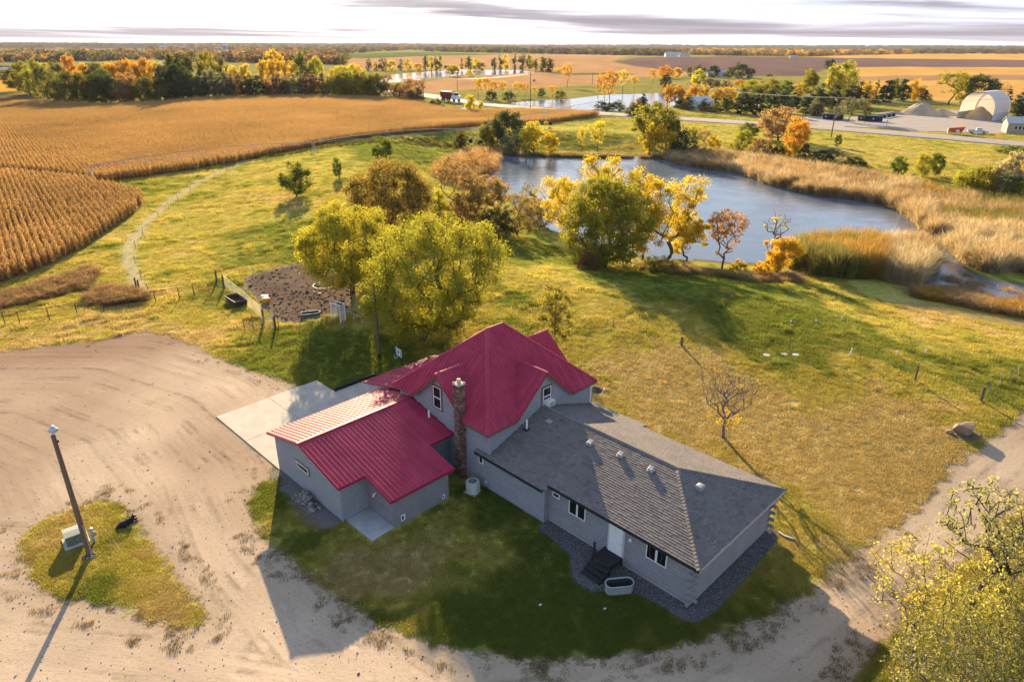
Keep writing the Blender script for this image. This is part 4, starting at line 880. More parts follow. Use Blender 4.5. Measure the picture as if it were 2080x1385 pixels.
# --- beside and beyond the far pond
FP = 'on the most distant bank'; G = 'trees on the far bank of the distant pond'
for u, vt, w, kd, c in [(749, 115, 14, 'fpine', 'dg'), (765, 124, 18, 'ftall', 'y'), (775, 114, 13, 'fpine', 'dg'), (783, 113, 10, 'fpine', 'ol'), (796, 122, 20, 'fround', 'y'), (815, 115, 15, 'fpine', 'sage'), (830, 122, 18, 'fround', 'y'), (850, 128, 18, 'fround', 'gold'), (865, 106, 13, 'ftall', 'sage'), (876, 112, 12, 'ftall', 'y'), (886, 112, 11, 'ftall', 'ol'), (894, 110, 11, 'ftall', 'yg'), (910, 132, 16, 'fround', 'ol'), (938, 116, 6, 'ftall', 'br'), (952, 108, 18, 'ftall', 'yg'), (966, 120, 16, 'fround', 'y'), (978, 126, 20, 'fround', 'yg'), (1004, 111, 13, 'ftall', 'sage'), (1016, 109, 10, 'ftall', 'ol'), (1027, 112, 15, 'fround', 'y'), (1045, 105, 10, 'ftall', 'sage'), (1061, 103, 17, 'ftall', 'sage'), (1075, 114, 16, 'fround', 'yg'), (1088, 114, 14, 'ftall', 'yg'), (1103, 109, 18, 'ftall', 'ol'), (1117, 112, 16, 'ftall', 'ol'), (1112, 140, 26, 'shrub', 'ol'), (1135, 138, 22, 'shrub', 'y')]:
    tree(u, 144 if u < 1100 else 147, vt, w, kd, c, FP, G)
NP = 'beyond the county road'; G = 'trees between the distant pond and the road'
for u, vb, vt, w, kd, c in [(930, 156, 132, 40, 'lobed', 'y'), (955, 156, 142, 20, 'shrub', 'y'), (1152, 178, 129, 27, 'airy', 'or_'), (972, 202, 157, 26, 'airy', 'gold'), (988, 202, 156, 24, 'airy', 'gold'), (1004, 202, 164, 22, 'airy', 'or_'), (1020, 201, 164, 22, 'airy', 'gold'), (1050, 198, 166, 24, 'airy', 'gold'), (1066, 198, 168, 22, 'airy', 'or_'), (1085, 196, 176, 18, 'airy', 'gold'), (1100, 196, 178, 16, 'shrub', 'dg'), (1122, 198, 174, 26, 'airy', 'gold'), (1138, 199, 182, 24, 'shrub', 'ol'), (998, 204, 182, 26, 'shrub', 'dg'), (1034, 203, 184, 26, 'shrub', 'dg'), (1085, 166, 161, 6, 'shrub', 'dg'), (886, 221, 199, 34, 'shrub', 'dg'), (953, 233, 194, 28, 'lobed', 'y'), (975, 226, 206, 18, 'lobed', 'y'), (1215, 222, 150, 14, 'airy', 'or_'), (1238, 210, 140, 36, 'airy', 'or_'), (1228, 212, 150, 24, 'airy', 'or_'), (1265, 190, 142, 26, 'airy', 'y'), (1288, 186, 154, 20, 'airy', 'gold'), (1325, 170, 140, 22, 'airy', 'or_'), (1375, 158, 137, 20, 'fround', 'gold'), (1352, 160, 134, 32, 'fround', 'or_'), (1346, 158, 143, 18, 'fround', 'ygb'), (1352, 178, 147, 28, 'pine', 'dg'), (1400, 156, 135, 13, 'fround', 'g'), (1420, 160, 133, 26, 'fround', 'dg'), (1418, 175, 142, 30, 'fround', 'ygb'), (1448, 158, 132, 26, 'fround', 'dg'), (1480, 160, 138, 20, 'fround', 'ol'), (1500, 158, 128, 40, 'fround', 'dg'), (1498, 160, 142, 18, 'fround', 'sage'), (1523, 160, 137, 18, 'fround', 'dg'), (1562, 156, 149, 14, 'shrub', 'g'), (1455, 180, 158, 20, 'pine', 'sage'), (1475, 182, 162, 24, 'shrub', 'br'), (1440, 178, 160, 30, 'round', 'tan'), (1505, 178, 162, 30, 'round', 'or_')]:
    tree(u, vb, vt, w, kd, c, NP, G)
SH = 'in the grove behind the second pond'; G = 'grove by the second pond'
for u, vb, vt, w, kd, c in [(1225, 226, 205, 40, 'shrub', 'dg'), (1250, 226, 204, 40, 'shrub', 'dg'), (1305, 222, 189, 26, 'pine', 'dg'), (1285, 236, 208, 40, 'pine', 'ol'), (1295, 225, 200, 22, 'shrub', 'rust'), (1335, 224, 204, 26, 'shrub', 'sage'), (1355, 216, 171, 30, 'lobed', 'or_'), (1380, 216, 172, 34, 'lobed', 'or_'), (1405, 214, 170, 34, 'lobed', 'or_'), (1425, 212, 174, 28, 'lobed', 'gold'), (1452, 210, 178, 34, 'lobed', 'gold'), (1478, 212, 177, 34, 'round', 'gold'), (1520, 200, 162, 44, 'round', 'ygb'), (1558, 200, 160, 46, 'round', 'yg'), (1590, 198, 164, 40, 'round', 'g'), (1625, 195, 168, 34, 'round', 'gold')]:
    tree(u, vb, vt, w, kd, c, SH, G)
PG = 'in the dark pine grove beside the depot yard'; G = 'pine grove beside the depot'
for u, vb, vt, w, kd, c in [(1397, 224, 184, 30, 'cone', 'dg'), (1382, 222, 196, 26, 'pine', 'dg'), (1430, 226, 200, 32, 'pine', 'bg'), (1452, 228, 188, 28, 'cone', 'ol'), (1475, 228, 186, 34, 'pine', 'ol'), (1505, 232, 178, 42, 'pine', 'dg'), (1535, 234, 174, 40, 'pine', 'bg'), (1562, 232, 176, 36, 'pine', 'dg'), (1590, 230, 174, 38, 'pine', 'bg'), (1612, 226, 180, 32, 'pine', 'dg'), (1640, 232, 182, 44, 'pine', 'bg'), (1655, 236, 196, 34, 'pine', 'sage'), (1608, 222, 202, 22, 'pine', 'sage'), (1665, 224, 168, 44, 'pine', 'dg'), (1690, 222, 166, 40, 'pine', 'bg'), (1722, 220, 164, 40, 'pine', 'dg'), (1742, 220, 164, 42, 'pine', 'bg'), (1776, 212, 153, 22, 'cone', 'dg'), (1798, 208, 158, 34, 'pine', 'dg'), (1832, 206, 156, 32, 'pine', 'dg'), (1874, 206, 174, 22, 'pine', 'dg'), (1888, 206, 188, 16, 'cone', 'dg'), (1985, 218, 152, 60, 'round', 'dg'), (2010, 222, 158, 40, 'pine', 'bg'), (2043, 216, 169, 22, 'cone', 'dg'), (2066, 240, 176, 34, 'pine', 'dg'), (2085, 245, 180, 40, 'pine', 'dg')]:
    tree(u, vb, vt, w, kd, c, PG, G)
DP = 'around the depot yard across the road'; G = 'broadleaf trees around the depot'
for u, vb, vt, w, kd, c in [(1650, 200, 140, 46, 'lobed', 'yg'), (1680, 200, 132, 44, 'lobed', 'ygb'), (1712, 200, 123, 46, 'round', 'ygb'), (1684, 146, 120, 22, 'fround', 'dg'), (1758, 218, 158, 34, 'tall', 'gold'), (1812, 206, 160, 24, 'round', 'g'), (1856, 206, 160, 30, 'round', 'gold'), (1926, 214, 144, 74, 'airy', 'yg'), (1950, 210, 156, 34, 'round', 'yg'), (2030, 215, 165, 22, 'bare', 'rust'), (1722, 249, 198, 44, 'airy', 'sage'), (1744, 249, 199, 34, 'airy', 'sage'), (1700, 246, 214, 24, 'airy', 'sage'), (1757, 252, 215, 22, 'airy', 'ol'), (1700, 300, 273, 15, 'round', 'g'), (2060, 312, 296, 60, 'shrub', 'g')]:
    tree(u, vb, vt, w, kd, c, DP, G)
NS = 'on the far pond shore'; G = 'trees along the far pond shore'
for u, vb, vt, w, kd, c, lab in [(1033, 300, 224, 66, 'round', 'dg', None), (1000, 298, 240, 52, 'round', 'ol', None), (985, 290, 255, 40, 'shrub', 'yg', None), (1040, 312, 268, 70, 'shrub', 'sage', None), (938, 307, 260, 30, 'tall', 'ol', None), (1085, 317, 249, 66, 'lobed', 'y', None), (1113, 316, 268, 44, 'lobed', 'y', None), (1213, 315, 245, 46, 'airy', 'y', None), (1180, 316, 258, 22, 'airy', 'y', None), (1325, 300, 208, 92, 'round', 'yg', None), (1352, 300, 222, 60, 'round', 'ol', None), (1318, 318, 250, 26, 'tall', 'y', None), (1340, 318, 252, 28, 'lobed', 'gold', None), (1360, 314, 266, 30, 'lobed', 'y', None), (1388, 318, 262, 56, 'shrub', 'dg', None), (1405, 322, 255, 34, 'airy', 'yg', None), (1425, 316, 262, 36, 'airy', 'tan', None), (1449, 306, 274, 30, 'round', 'y', None), (1382, 322, 290, 60, 'shrub', 'dg', None), (1430, 322, 300, 46, 'shrub', 'dg', None), (1520, 282, 250, 44, 'round', 'g', None), (1508, 304, 264, 36, 'round', 'ygb', None), (1490, 306, 286, 30, 'shrub', 'ygb', None), (1543, 318, 282, 60, 'shrub', 'br', None), (1575, 320, 292, 44, 'shrub', 'dg', None), (1580, 286, 217, 92, 'round', 'tan', 'wide tan-leaved oak on the rise behind the blue pond'), (1612, 312, 238, 54, 'round', 'or_', 'orange maple glowing in front of the tan oak by the pond'), (1600, 318, 290, 40, 'round', 'gold', None), (1660, 328, 302, 60, 'shrub', 'dg', None), (1632, 320, 290, 26, 'shrub', 'dg', None), (1693, 325, 296, 36, 'shrub', 'sage', None), (1735, 338, 316, 46, 'shrub', 'dg', None), (1752, 338, 326, 18, 'shrub', 'g', None), (1823, 358, 318, 34, 'round', 'g', None), (1872, 360, 312, 34, 'round', 'ygb', None), (1898, 358, 311, 30, 'round', 'g', None), (1755, 270, 276, 1, 'shrub', 'br', None)][:-1]:
    tree(u, vb, vt, w, kd, c, NS, G, label=lab)
RC = 'in the clump at the right edge beyond the reeds'; G = 'clump at the right edge'
for u, vb, vt, w, kd, c in [(1962, 396, 344, 60, 'round', 'ygb'), (1990, 402, 338, 60, 'round', 'yg'), (2016, 404, 328, 56, 'lobed', 'pale'), (2050, 402, 308, 54, 'lobed', 'pale'), (2030, 390, 324, 34, 'round', 'gold'), (2078, 392, 330, 40, 'round', 'or_'), (2075, 412, 365, 50, 'round', 'yg'), (2040, 410, 350, 50, 'round', 'sage'), (2110, 412, 330, 60, 'round', 'or_')]:
    tree(u, vb, vt, w, kd, c, RC, G)
PS = 'standing alone in the pasture'; G = 'lone pasture trees'
for u, vb, vt, w, c in [(603, 399, 330, 66, 'g'), (777, 330, 277, 46, 'g'), (687, 363, 320, 20, 'g')]:
    tree(u, vb, vt, w, 'round', c, PS, G, label={603: 'round green tree above its dark round shadow in the pasture', 777: 'round green tree standing alone nearest the irrigation line', 687: 'small thin green tree between the two lone pasture trees'}[u])
flush_trees()
# ================================================================== NEAR TREES, each modelled for itself
def dims(u, vb, vt, wpx):
    x, y, z0 = atg(u, vb); return (x, y, z0 - .05), zat(u, vt, y) - z0, wpx * mpp(y)
def big(u, vb, vt, wpx, name, label, kind, color, seed, base=.18, tips=120, per=150, rad=.085, ls=.2, bark=M_BARK, cat='tree', rz=0.0, dw=1.0, **kw):
    loc, H, W = dims(u, vb, vt, wpx); W *= dw
    ms = make_tree(seed, kind, H, W * .86, H * base, tips, per, W * rad, ls, bark, **kw)
    return plant(name, label, cat, ms, loc, 1, 1, rz, color)
big(852, 692, 436, 322, 'box_elder_tree', 'large yellow-green tree with thick trunk in the timber planter behind the house', 'round', (0.31, 0.31, 0.045), 1, .10, 280, 330, .07, .135, r0=.42, arc=.16, lean=(3.0, 0))
big(716, 596, 412, 222, 'box_elder_tree', 'bright yellow tree by the round bale feeder, left of the planter tree', 'round', (0.38, 0.36, 0.05), 2, .14, 220, 320, .075, .145, r0=.3, arc=.16)
big(795, 478, 328, 195, 'oak_tree', 'wide olive-brown tree beyond the two yellow-green trees', 'round', (0.25, 0.19, 0.055), 3, .10, 190, 200, .075, .19, r0=.3)
big(1228, 543, 360, 205, 'cottonwood_tree', 'dense round green cottonwood on the near bank of the pond', 'round', (0.27, 0.27, 0.045), 4, .05, 240, 240, .08, .19, r0=.34)
Y = (0.58, 0.47, 0.05)
big(1222, 522, 326, 125, 'willow_tree', 'yellow willow whose domed top rises above the green cottonwood', 'lobed', Y, 5, .22, 90, 190, .12, .20, r0=.26, arc=.2)
big(1160, 505, 358, 115, 'willow_tree', 'yellow willow leaning left of the green cottonwood', 'lobed', Y, 6, .16, 80, 180, .12, .20, r0=.2, arc=.15, lean=(-2.2, 0))
big(1305, 528, 350, 110, 'willow_tree', 'yellow willow close behind the right shoulder of the cottonwood', 'lobed', Y, 7, .14, 90, 190, .12, .20, r0=.2, arc=.2)
big(1352, 534, 352, 140, 'willow_tree', 'open yellow willow with long bare limbs leaning over the pond', 'lobed', Y, 8, .13, 76, 170, .10, .19, r0=.3, arc=.05, lean=(3.0, 0))
big(1395, 530, 446, 90, 'willow_tree', 'low bright yellow willow bough next to the nearly bare shore tree', 'lobed', Y, 9, .1, 60, 190, .12, .19, r0=.16)
big(1466, 550, 426, 108, 'shore_tree', 'many-stemmed tree with thin orange-brown leaves on the pond bank', 'vase', (0.46, 0.27, 0.09), 10, .12, 260, 30, .05, .14, M_BARK, r0=.16, arc=.02)
big(1562, 552, 430, 85, 'dead_tree', 'dead grey tree with bare forked limbs above the pond', 'vase', Y, 11, .45, 60, 14, .05, .18, M_BARKG, r0=.16, arc=.02, leaf_frac=.25)
big(1578, 560, 486, 90, 'willow_tree', 'short golden yellow willow at the edge of the tall reeds', 'lobed', (0.60, 0.40, 0.04), 12, .1, 80, 170, .11, .17, r0=.14)
TAN = (0.36, 0.25, 0.11)
big(925, 445, 318, 130, 'thin_brown_tree', 'tall thin tan tree left of the pond, behind the brown bushes', 'vase', TAN, 13, .12, 220, 44, .05, .16, r0=.14, arc=.03)
big(985, 470, 358, 130, 'thin_brown_tree', 'spreading tan tree at the left end of the pond', 'vase', (0.33, 0.24, 0.10), 14, .1, 220, 64, .055, .17, r0=.16, arc=.05)
big(1050, 478, 394, 130, 'olive_tree', 'low olive tree arching over the left end of the pond', 'round', (0.27, 0.22, 0.08), 15, .1, 150, 80, .07, .17, r0=.16)
big(1095, 468, 400, 90, 'olive_tree', 'small thin tree at the waterline left of the yellow willows', 'round', (0.30, 0.23, 0.09), 16, .1, 120, 60, .07, .16, r0=.12)
big(940, 462, 396, 110, 'shrub', 'dark rust-brown bush between the wide olive-brown tree and the pond', 'shrub', (0.22, 0.13, 0.065), 17, .06, 110, 70, .09, .17, cat='shrub')
big(1010, 488, 420, 100, 'shrub', 'dark green bush in the shade at the left pond corner', 'shrub', (0.075, 0.085, 0.04), 18, .06, 90, 80, .09, .17, cat='shrub')
big(893, 450, 372, 52, 'shrub', 'bright lime shrub at the right foot of the wide olive-brown tree', 'tall', (0.42, 0.42, 0.045), 19, .06, 70, 80, .12, .16, cat='shrub')
big(893, 470, 430, 44, 'shrub', 'small grey twiggy bush below the lime shrub', 'shrub', (0.16, 0.12, 0.08), 20, .06, 50, 40, .1, .14, cat='shrub')
big(970, 352, 300, 110, 'shrub', 'rusty bush on the point at the left end of the pond', 'shrub', (0.38, 0.22, 0.09), 21, .05, 90, 70, .09, .2, cat='shrub')
big(905, 360, 322, 80, 'shrub', 'tan bush beside the rusty bush left of the pond', 'shrub', (0.36, 0.24, 0.11), 22, .05, 70, 60, .09, .2, cat='shrub')
big(1500, 556, 528, 50, 'shrub', 'low yellow bush on the bank below the thin orange-brown tree', 'shrub', (0.42, 0.34, 0.05), 23, .05, 60, 60, .09, .14, cat='shrub')
big(1545, 566, 532, 50, 'shrub', 'low golden bush at the foot of the dead tree', 'shrub', (0.55, 0.37, 0.05), 24, .05, 60, 60, .09, .14, cat='shrub')
big(1340, 552, 522, 110, 'shrub', 'low grassy bush in the shade right of the cottonwood trunk', 'shrub', (0.20, 0.20, 0.05), 25, .05, 80, 50, .08, .14, cat='shrub')
big(1195, 548, 512, 60, 'shrub', 'brown brush at the left foot of the cottonwood', 'shrub', (0.20, 0.12, 0.07), 26, .05, 60, 50, .09, .14, cat='shrub')
big(1126, 712, 568, 92, 'birch_tree', 'small sparse birch standing just behind the red roof', 'tall', (0.27, 0.245, 0.05), 27, .12, 120, 60, .09, .13, M_BARKG, r0=.09)
big(960, 430, 345, 90, 'thin_brown_tree', 'brown-leaved tree just right of the tall thin tan tree by the pond', 'vase', (0.27, 0.18, 0.085), 51, .12, 150, 40, .06, .17, r0=.14)
big(1075, 440, 372, 70, 'shrub', 'dark olive bush at the waterline behind the low arching tree', 'shrub', (0.20, 0.17, 0.06), 52, .06, 90, 60, .09, .16, cat='shrub')
# crab apple on the lawn: bare grey crown, a few yellow leaves left near its foot
loc, H, W = dims(1468, 888, 750, 150)
rng = np.random.default_rng(31); E_ = envelope('vase', 420, rng); T_ = np.c_[E_[:, 0] * W * .5, E_[:, 1] * W * .5, H * .3 + E_[:, 2] * H * .7]
N_, par_, en_ = skeleton(list(T_), [(0, 0, -.1), (.02, 0, H * .08), (-.05, .03, H * .16), (0.03, 0, H * .26)], rng, .06)
t = thing('crab_apple_tree', 'small nearly bare tree with a few yellow leaves on the lawn behind the log wing', 'tree', loc)
obj('trunk', limbs(N_, par_, .13, M_BARKG, 'trunk', .012), t)
low = T_[np.argsort(T_[:, 2])][:26] * np.array([.8, .8, .6]); c = obj('crown', leaves(np.r_[low, T_[::40]], 24, .26, .08, rng, 'crown'), t); c.color = (0.58, 0.42, 0.05, 1)
# foreground thicket at the lower right
FG = (0.33, 0.33, 0.145)
big(1962, 1262, 1002, 330, 'thicket_tree', 'half-bare tree with dark limbs leaning over the gravel road at lower right', 'vase', FG, 41, .22, 150, 26, .05, .12, M_BARK, r0=.17, arc=.03, minr=.018, dw=.9)
big(2075, 1300, 1062, 250, 'thicket_tree', 'dense yellow-green tree cut by the right edge', 'round', (0.31, 0.31, 0.12), 42, .1, 330, 24, .055, .105, M_BARKG, r0=.14, minr=.015)
big(1848, 1345, 1112, 330, 'thicket_tree', 'thin pale yellow sapling at the left of the roadside thicket', 'vase', (0.46, 0.42, 0.09), 43, .16, 190, 20, .05, .11, M_BARKG, r0=.09, arc=.02, minr=.012)
big(1990, 1370, 1195, 260, 'thicket_bush', 'leafy yellow-green bush in the middle of the roadside thicket', 'shrub', (0.28, 0.29, 0.11), 44, .05, 400, 20, .05, .10, M_BARKG, cat='shrub', minr=.012, r0=.08)
big(1905, 1440, 1255, 280, 'thicket_bush', 'leafy bush at the bottom of the roadside thicket', 'shrub', (0.32, 0.32, 0.13), 45, .05, 400, 16, .05, .10, M_BARKG, cat='shrub', minr=.012, r0=.08)
big(2080, 1450, 1240, 240, 'thicket_bush', 'tall leafy bush in the lower right corner', 'shrub', (0.27, 0.28, 0.11), 46, .05, 400, 22, .05, .10, M_BARKG, cat='shrub', minr=.012, r0=.08)
# dead grey bough lying out of the thicket
mb = MB(); p0 = Vector(at(1900, 1345, 1.0)); dd = [at(1868, 1332, .9), at(1855, 1345, .7), at(1830, 1360, .5), at(1818, 1378, .3)]
mb.tube([p0, (Vector(dd[0]) + Vector(dd[1])) / 2, Vector(dd[1])], .05, 5)
for q, k in (((1858, 1332, .9), (1808, 1362, .4)), ((1852, 1340, .75), (1835, 1395, .3)), ((1852, 1342, .7), (1870, 1400, .3)), ((1845, 1350, .6), (1815, 1390, .25)), ((1856, 1345, .7), (1890, 1385, .4))): mb.tube([at(*q), (Vector(at(*q)) + Vector(at(*k))) / 2 + Vector((0, .05, .08)), at(*k)], .028, 4, .01)
tag(mb.build('dead_bough', M_BARKG), 'bleached dead branch lying out of the roadside thicket', 'branch')
# ================================================================== OBJECTS ROUND THE HOUSE
M_WOOD = paint('weathered_wood', (0.15, 0.105, 0.075), 0.9, 0, 0.3, 3, 0.2, 0.3, (4, 4, .5)); M_WOODL = paint('grey_board', (0.34, 0.30, 0.26), 0.9, 0, 0.2, 2, .2, .2)
M_RUST = paint('rusty_pipe', (0.11, 0.070, 0.052), 0.8, 0, 0.3, 4); M_TANPIPE = paint('pale_pipe', (0.30, 0.235, 0.185), 0.6, 0.1, 0.2, 3); M_WHITE = paint('white_paint', (0.76, 0.75, 0.73), 0.6, 0, .06)
M_ROCK = paint('field_stone', (0.27, 0.23, 0.205), 0.92, 0, 0.4, 2.5, .2, .3); M_DKWOOD = paint('dark_stained_wood', (0.030, 0.027, 0.028), 0.75, 0, 0.25, 3, .25, .2, (1, 8, 1)); M_RUBBER = paint('black_rubber', (0.02, 0.02, 0.021), .85)
def H(name, label, cat, s, t, z=0.0, rz=0.0): return thing(name, label, cat, hloc(s, t, z), HA + rz)
def part(par, name, mat, fn, smooth=False):
    mb = MB(); fn(mb); return mb.build(name, mat, par, smooth)
# concrete slab in panels, small pad, gravel bed
slab = None
edges = [(-18.2, -13.1, -.1, 4.35), (-13.1, -7.95, -.1, 4.35), (-18.3, -13.1, 4.35, 8.85), (-13.1, -7.95, 4.35, 8.85), (-15.3, -11.05, 8.85, 12.6)]
for i, (a, b, c, d) in enumerate(edges):
    mb = MB(); mb.box(((a + b) / 2, (c + d) / 2, 0.0), (b - a - .035, d - c - .035, .12))
    o = mb.build('concrete_slab' if i == 0 else 'slab_panel', M_CONC)
    if i == 0: slab = tag(o, kind='structure'); o.location = hloc(0, 0, 0); o.rotation_euler = (0, 0, HA)
    else: o.parent = slab
mb = MB(); mb.prism([(.06, .2, .0), (2.85, .2, .0), (2.72, 1.88, .0), (.06, 1.88, .0)], (0, 0, .09)); o = mb.build('concrete_pad', paint('grey_concrete', (.40, .40, .40), .9, 0, .25, 1.2, .2, .1)); o.location = hloc(0, 0); o.rotation_euler = (0, 0, HA); tag(o, kind='structure')  # pad in a cooler, more mottled grey than the slab
BED = [(8.86, 7.95), (10.6, 7.85), (11.9, 7.5), (12.5, 6.9), (12.9, 6.3), (13.7, 6.1), (14.6, 6.25), (15.2, 6.9), (16.0, 7.75), (17.5, 8.0), (19.1, 7.95), (19.75, 8.4), (20.0, 9.4), (19.95, 13), (19.7, 17.0), (19.4, 18.2), (18.7, 18.4), (18.7, 9.2), (8.86, 9.2)]
mb = MB(); mb.prism([(s, t, -.02) for s, t in BED], (0, 0, .05)); o = mb.build('gravel_bed', paint('gravel_bed', (.105, .098, .10), .95, 0, .45, 14, .15, .6)); o.location = hloc(0, 0); o.rotation_euler = (0, 0, HA); tag(o, kind='structure')
mb = MB(); mb.prism([(s, t, -.02) for s, t in [(-7.9, -.02), (-8.1, -.7), (-7.0, -1.1), (-5.2, -1.3), (-3, -1.55), (-1.2, -1.75), (-.2, -1.5), (.15, -.5), (.05, -.02)]], (0, 0, .045)); o = mb.build('gravel_bed', paint('grey_gravel', (.17, .155, .145), .95, 0, .4, 12, .15, .6)); o.location = hloc(0, 0); o.rotation_euler = (0, 0, HA); tag(o, kind='structure')
mb = MB(); mb.box((-15.45, 11.0, .12), (.22, 4.2, .34)); mb.box((-13.4, 13.0, .12), (4.3, .22, .34)); o = mb.build('retaining_curb', M_RUBBER); o.location = hloc(0, 0); o.rotation_euler = (0, 0, HA); tag(o, 'dark curb between the concrete slab and the shaded lawn', 'curb')
# front steps
t = H('deck_steps', 'dark stained wooden landing with three steps at the white door', 'steps', 13.85, 8.5)
for k in range(9): part(t, 'deck_board', M_DKWOOD, lambda m: m.box((0, -.62 + k * .148, .62), (1.28, .138, .04)))
for k in range(3):
    part(t, 'step_tread', M_DKWOOD, lambda m: m.box((.05, -.86 - k * .30, .47 - k * .15), (1.3, .28, .045)))
for sx in (-.6, .66): part(t, 'stringer', M_DKWOOD, lambda m: m.prism([(sx, -.68, .6), (sx, -1.65, .04), (sx, -1.45, 0), (sx, -.68, .3)], (.045, 0, 0)))
for sx, sy in ((-.6, -.62), (.6, -.62), (.6, .5), (-.6, .5)): part(t, 'leg', M_DKWOOD, lambda m: m.box((sx, sy, .3), (.09, .09, .6)))
part(t, 'rail_post', M_DKWOOD, lambda m: m.box((-.56, -.52, 1.12), (.1, .1, 1.0)))
part(t, 'skirt', M_DKWOOD, lambda m: m.box((.62, -.05, .5), (.03, 1.2, .2)))
# galvanised stock tank by the steps
def oval(m, L, W, z0, z1, wall=.02, n=28, flare=.03):
    def ring(k, z, o): return [((L / 2 - W / 2) * (1 if math.cos(a) > 0 else -1) * (abs(math.cos(a)) > 1e-6) + (W / 2 + o) * math.cos(a), (W / 2 + o) * math.sin(a), z) for a in [2 * math.pi * (i + .5) / n for i in range(n)]]
    rings = [ring(0, z0, 0), ring(0, z1, flare), ring(0, z1, flare - wall - .02), ring(0, z1 - .02, flare - wall - .02)]
    vs = [p for r in rings for p in r]; fs = [(i * n + j, i * n + (j + 1) % n, (i + 1) * n + (j + 1) % n, (i + 1) * n + j) for i in range(3) for j in range(n)]
    fs += [tuple(range(n - 1, -1, -1))]; m.add(vs, fs)
def oval_liner(m, L, W, Hh, n=28):
    def ring(z, o): return [((L / 2 - W / 2) * (1 if math.cos(a) > 0 else -1) + (W / 2 + o) * math.cos(a), (W / 2 + o) * math.sin(a), z) for a in [2 * math.pi * (i + .5) / n for i in range(n)]]
    m.add(ring(Hh - .02, -.012) + ring(.04, -.03), [(j, n + j, n + (j + 1) % n, (j + 1) % n) for j in range(n)] + [tuple(n + j for j in range(n))])
def stock_tank(name, label, loc, rz, L, W, Hh, mat, rim):
    t = thing(name, label, 'stock tank', loc, rz); part(t, 'tub', mat, lambda m: oval(m, L, W, 0, Hh)); part(t, 'inside', paint('tank_inside_shade', (.05, .055, .06), .7), lambda m: oval_liner(m, L, W, Hh))  # dark inner skin: the shade within the tub is put into its colour
    def rimf(m):
        n = 32; pts = [((L / 2 - W / 2) * (1 if math.cos(a) > 0 else -1) + (W / 2 + .035) * math.cos(a), (W / 2 + .035) * math.sin(a), Hh) for a in [2 * math.pi * (i + .5) / n for i in range(n)]]
        m.tube(pts, .025, 6, closed=True)
    part(t, 'rim', rim, rimf, True)
    for k in (.3, .62):
        def band(m):
            n = 32; pts = [((L / 2 - W / 2) * (1 if math.cos(a) > 0 else -1) + (W / 2 + .03 * k) * math.cos(a), (W / 2 + .03 * k) * math.sin(a), Hh * k) for a in [2 * math.pi * (i + .5) / n for i in range(n)]]; m.tube(pts, .014, 5, closed=True)
        part(t, 'band', rim, band, True)
    return t
p = hloc(15.55, 7.35); stock_tank('stock_tank', 'empty galvanised oval stock tank beside the dark front steps', (p[0], p[1], .03), math.radians(8), 1.5, .62, .6, M_GALV, M_GALV)
# air conditioner condenser
t = H('air_conditioner', 'pale green outdoor air conditioner on the shaded lawn beside the chimney', 'air conditioner', 3.35, 7.75, 0, .2); M_ACG = paint('ac_green', (.42, .46, .42), .6)
part(t, 'base', M_CONC, lambda m: m.box((0, 0, .03), (.9, .9, .07)))
part(t, 'body', M_ACG, lambda m: m.lathe([(.47, .07), (.47, .80), (.44, .84)], (0, 0, 0), 8, rz=.39)); part(t, 'fan_opening', M_RUBBER, lambda m: m.lathe([(.26, .842), (.26, .85)], (0, 0, 0), 20))
part(t, 'fan_grille', M_ACG, lambda m: [m.tube([(r * math.cos(a), r * math.sin(a), .87) for a in [2 * math.pi * i / 18 for i in range(18)]], .008, 4, closed=True) for r in (.09, .17, .26)] and [m.tube([(0, 0, .88), (.27 * math.cos(a), .27 * math.sin(a), .86)], .007, 4) for a in (0, 1.57, 3.14, 4.71)])
for k in range(7): part(t, 'louver', M_ACG, lambda m: m.lathe([(.475, .13 + k * .09), (.492, .15 + k * .09), (.475, .17 + k * .09)], (0, 0, 0), 8, rz=.39, cap=False))
# electric meter and window air conditioner
t = H('gas_meter', 'small round meter on the grey wall beside the condenser', 'meter', 3.75, 8.62, .55); part(t, 'body', M_GALV, lambda m: m.lathe([(.10, -.12), (.16, -.05), (.16, .08), (.05, .14)], (0, 0, 0), 12)); part(t, 'pipe', M_GALV, lambda m: m.tube([(-.25, .02, -.5), (-.25, .02, .1), (-.05, .02, .14)], .02, 6))
t = H('window_air_conditioner', 'white box air conditioner sticking out of the upstairs gable window', 'air conditioner', 4.28, 14.05, 4.62)
part(t, 'case', M_WHITE, lambda m: m.box((0, 0, 0), (.48, .62, .42))); part(t, 'grille', paint('dark_grille', (.12, .12, .13), .7), lambda m: m.box((.245, 0, -.02), (.012, .46, .30)))
for k in range(4): part(t, 'fin', M_WHITE, lambda m: m.box((.255, 0, -.12 + k * .07), (.012, .46, .012)))
part(t, 'bracket', M_GALV, lambda m: m.box((-.05, 0, -.24), (.4, .05, .05)))
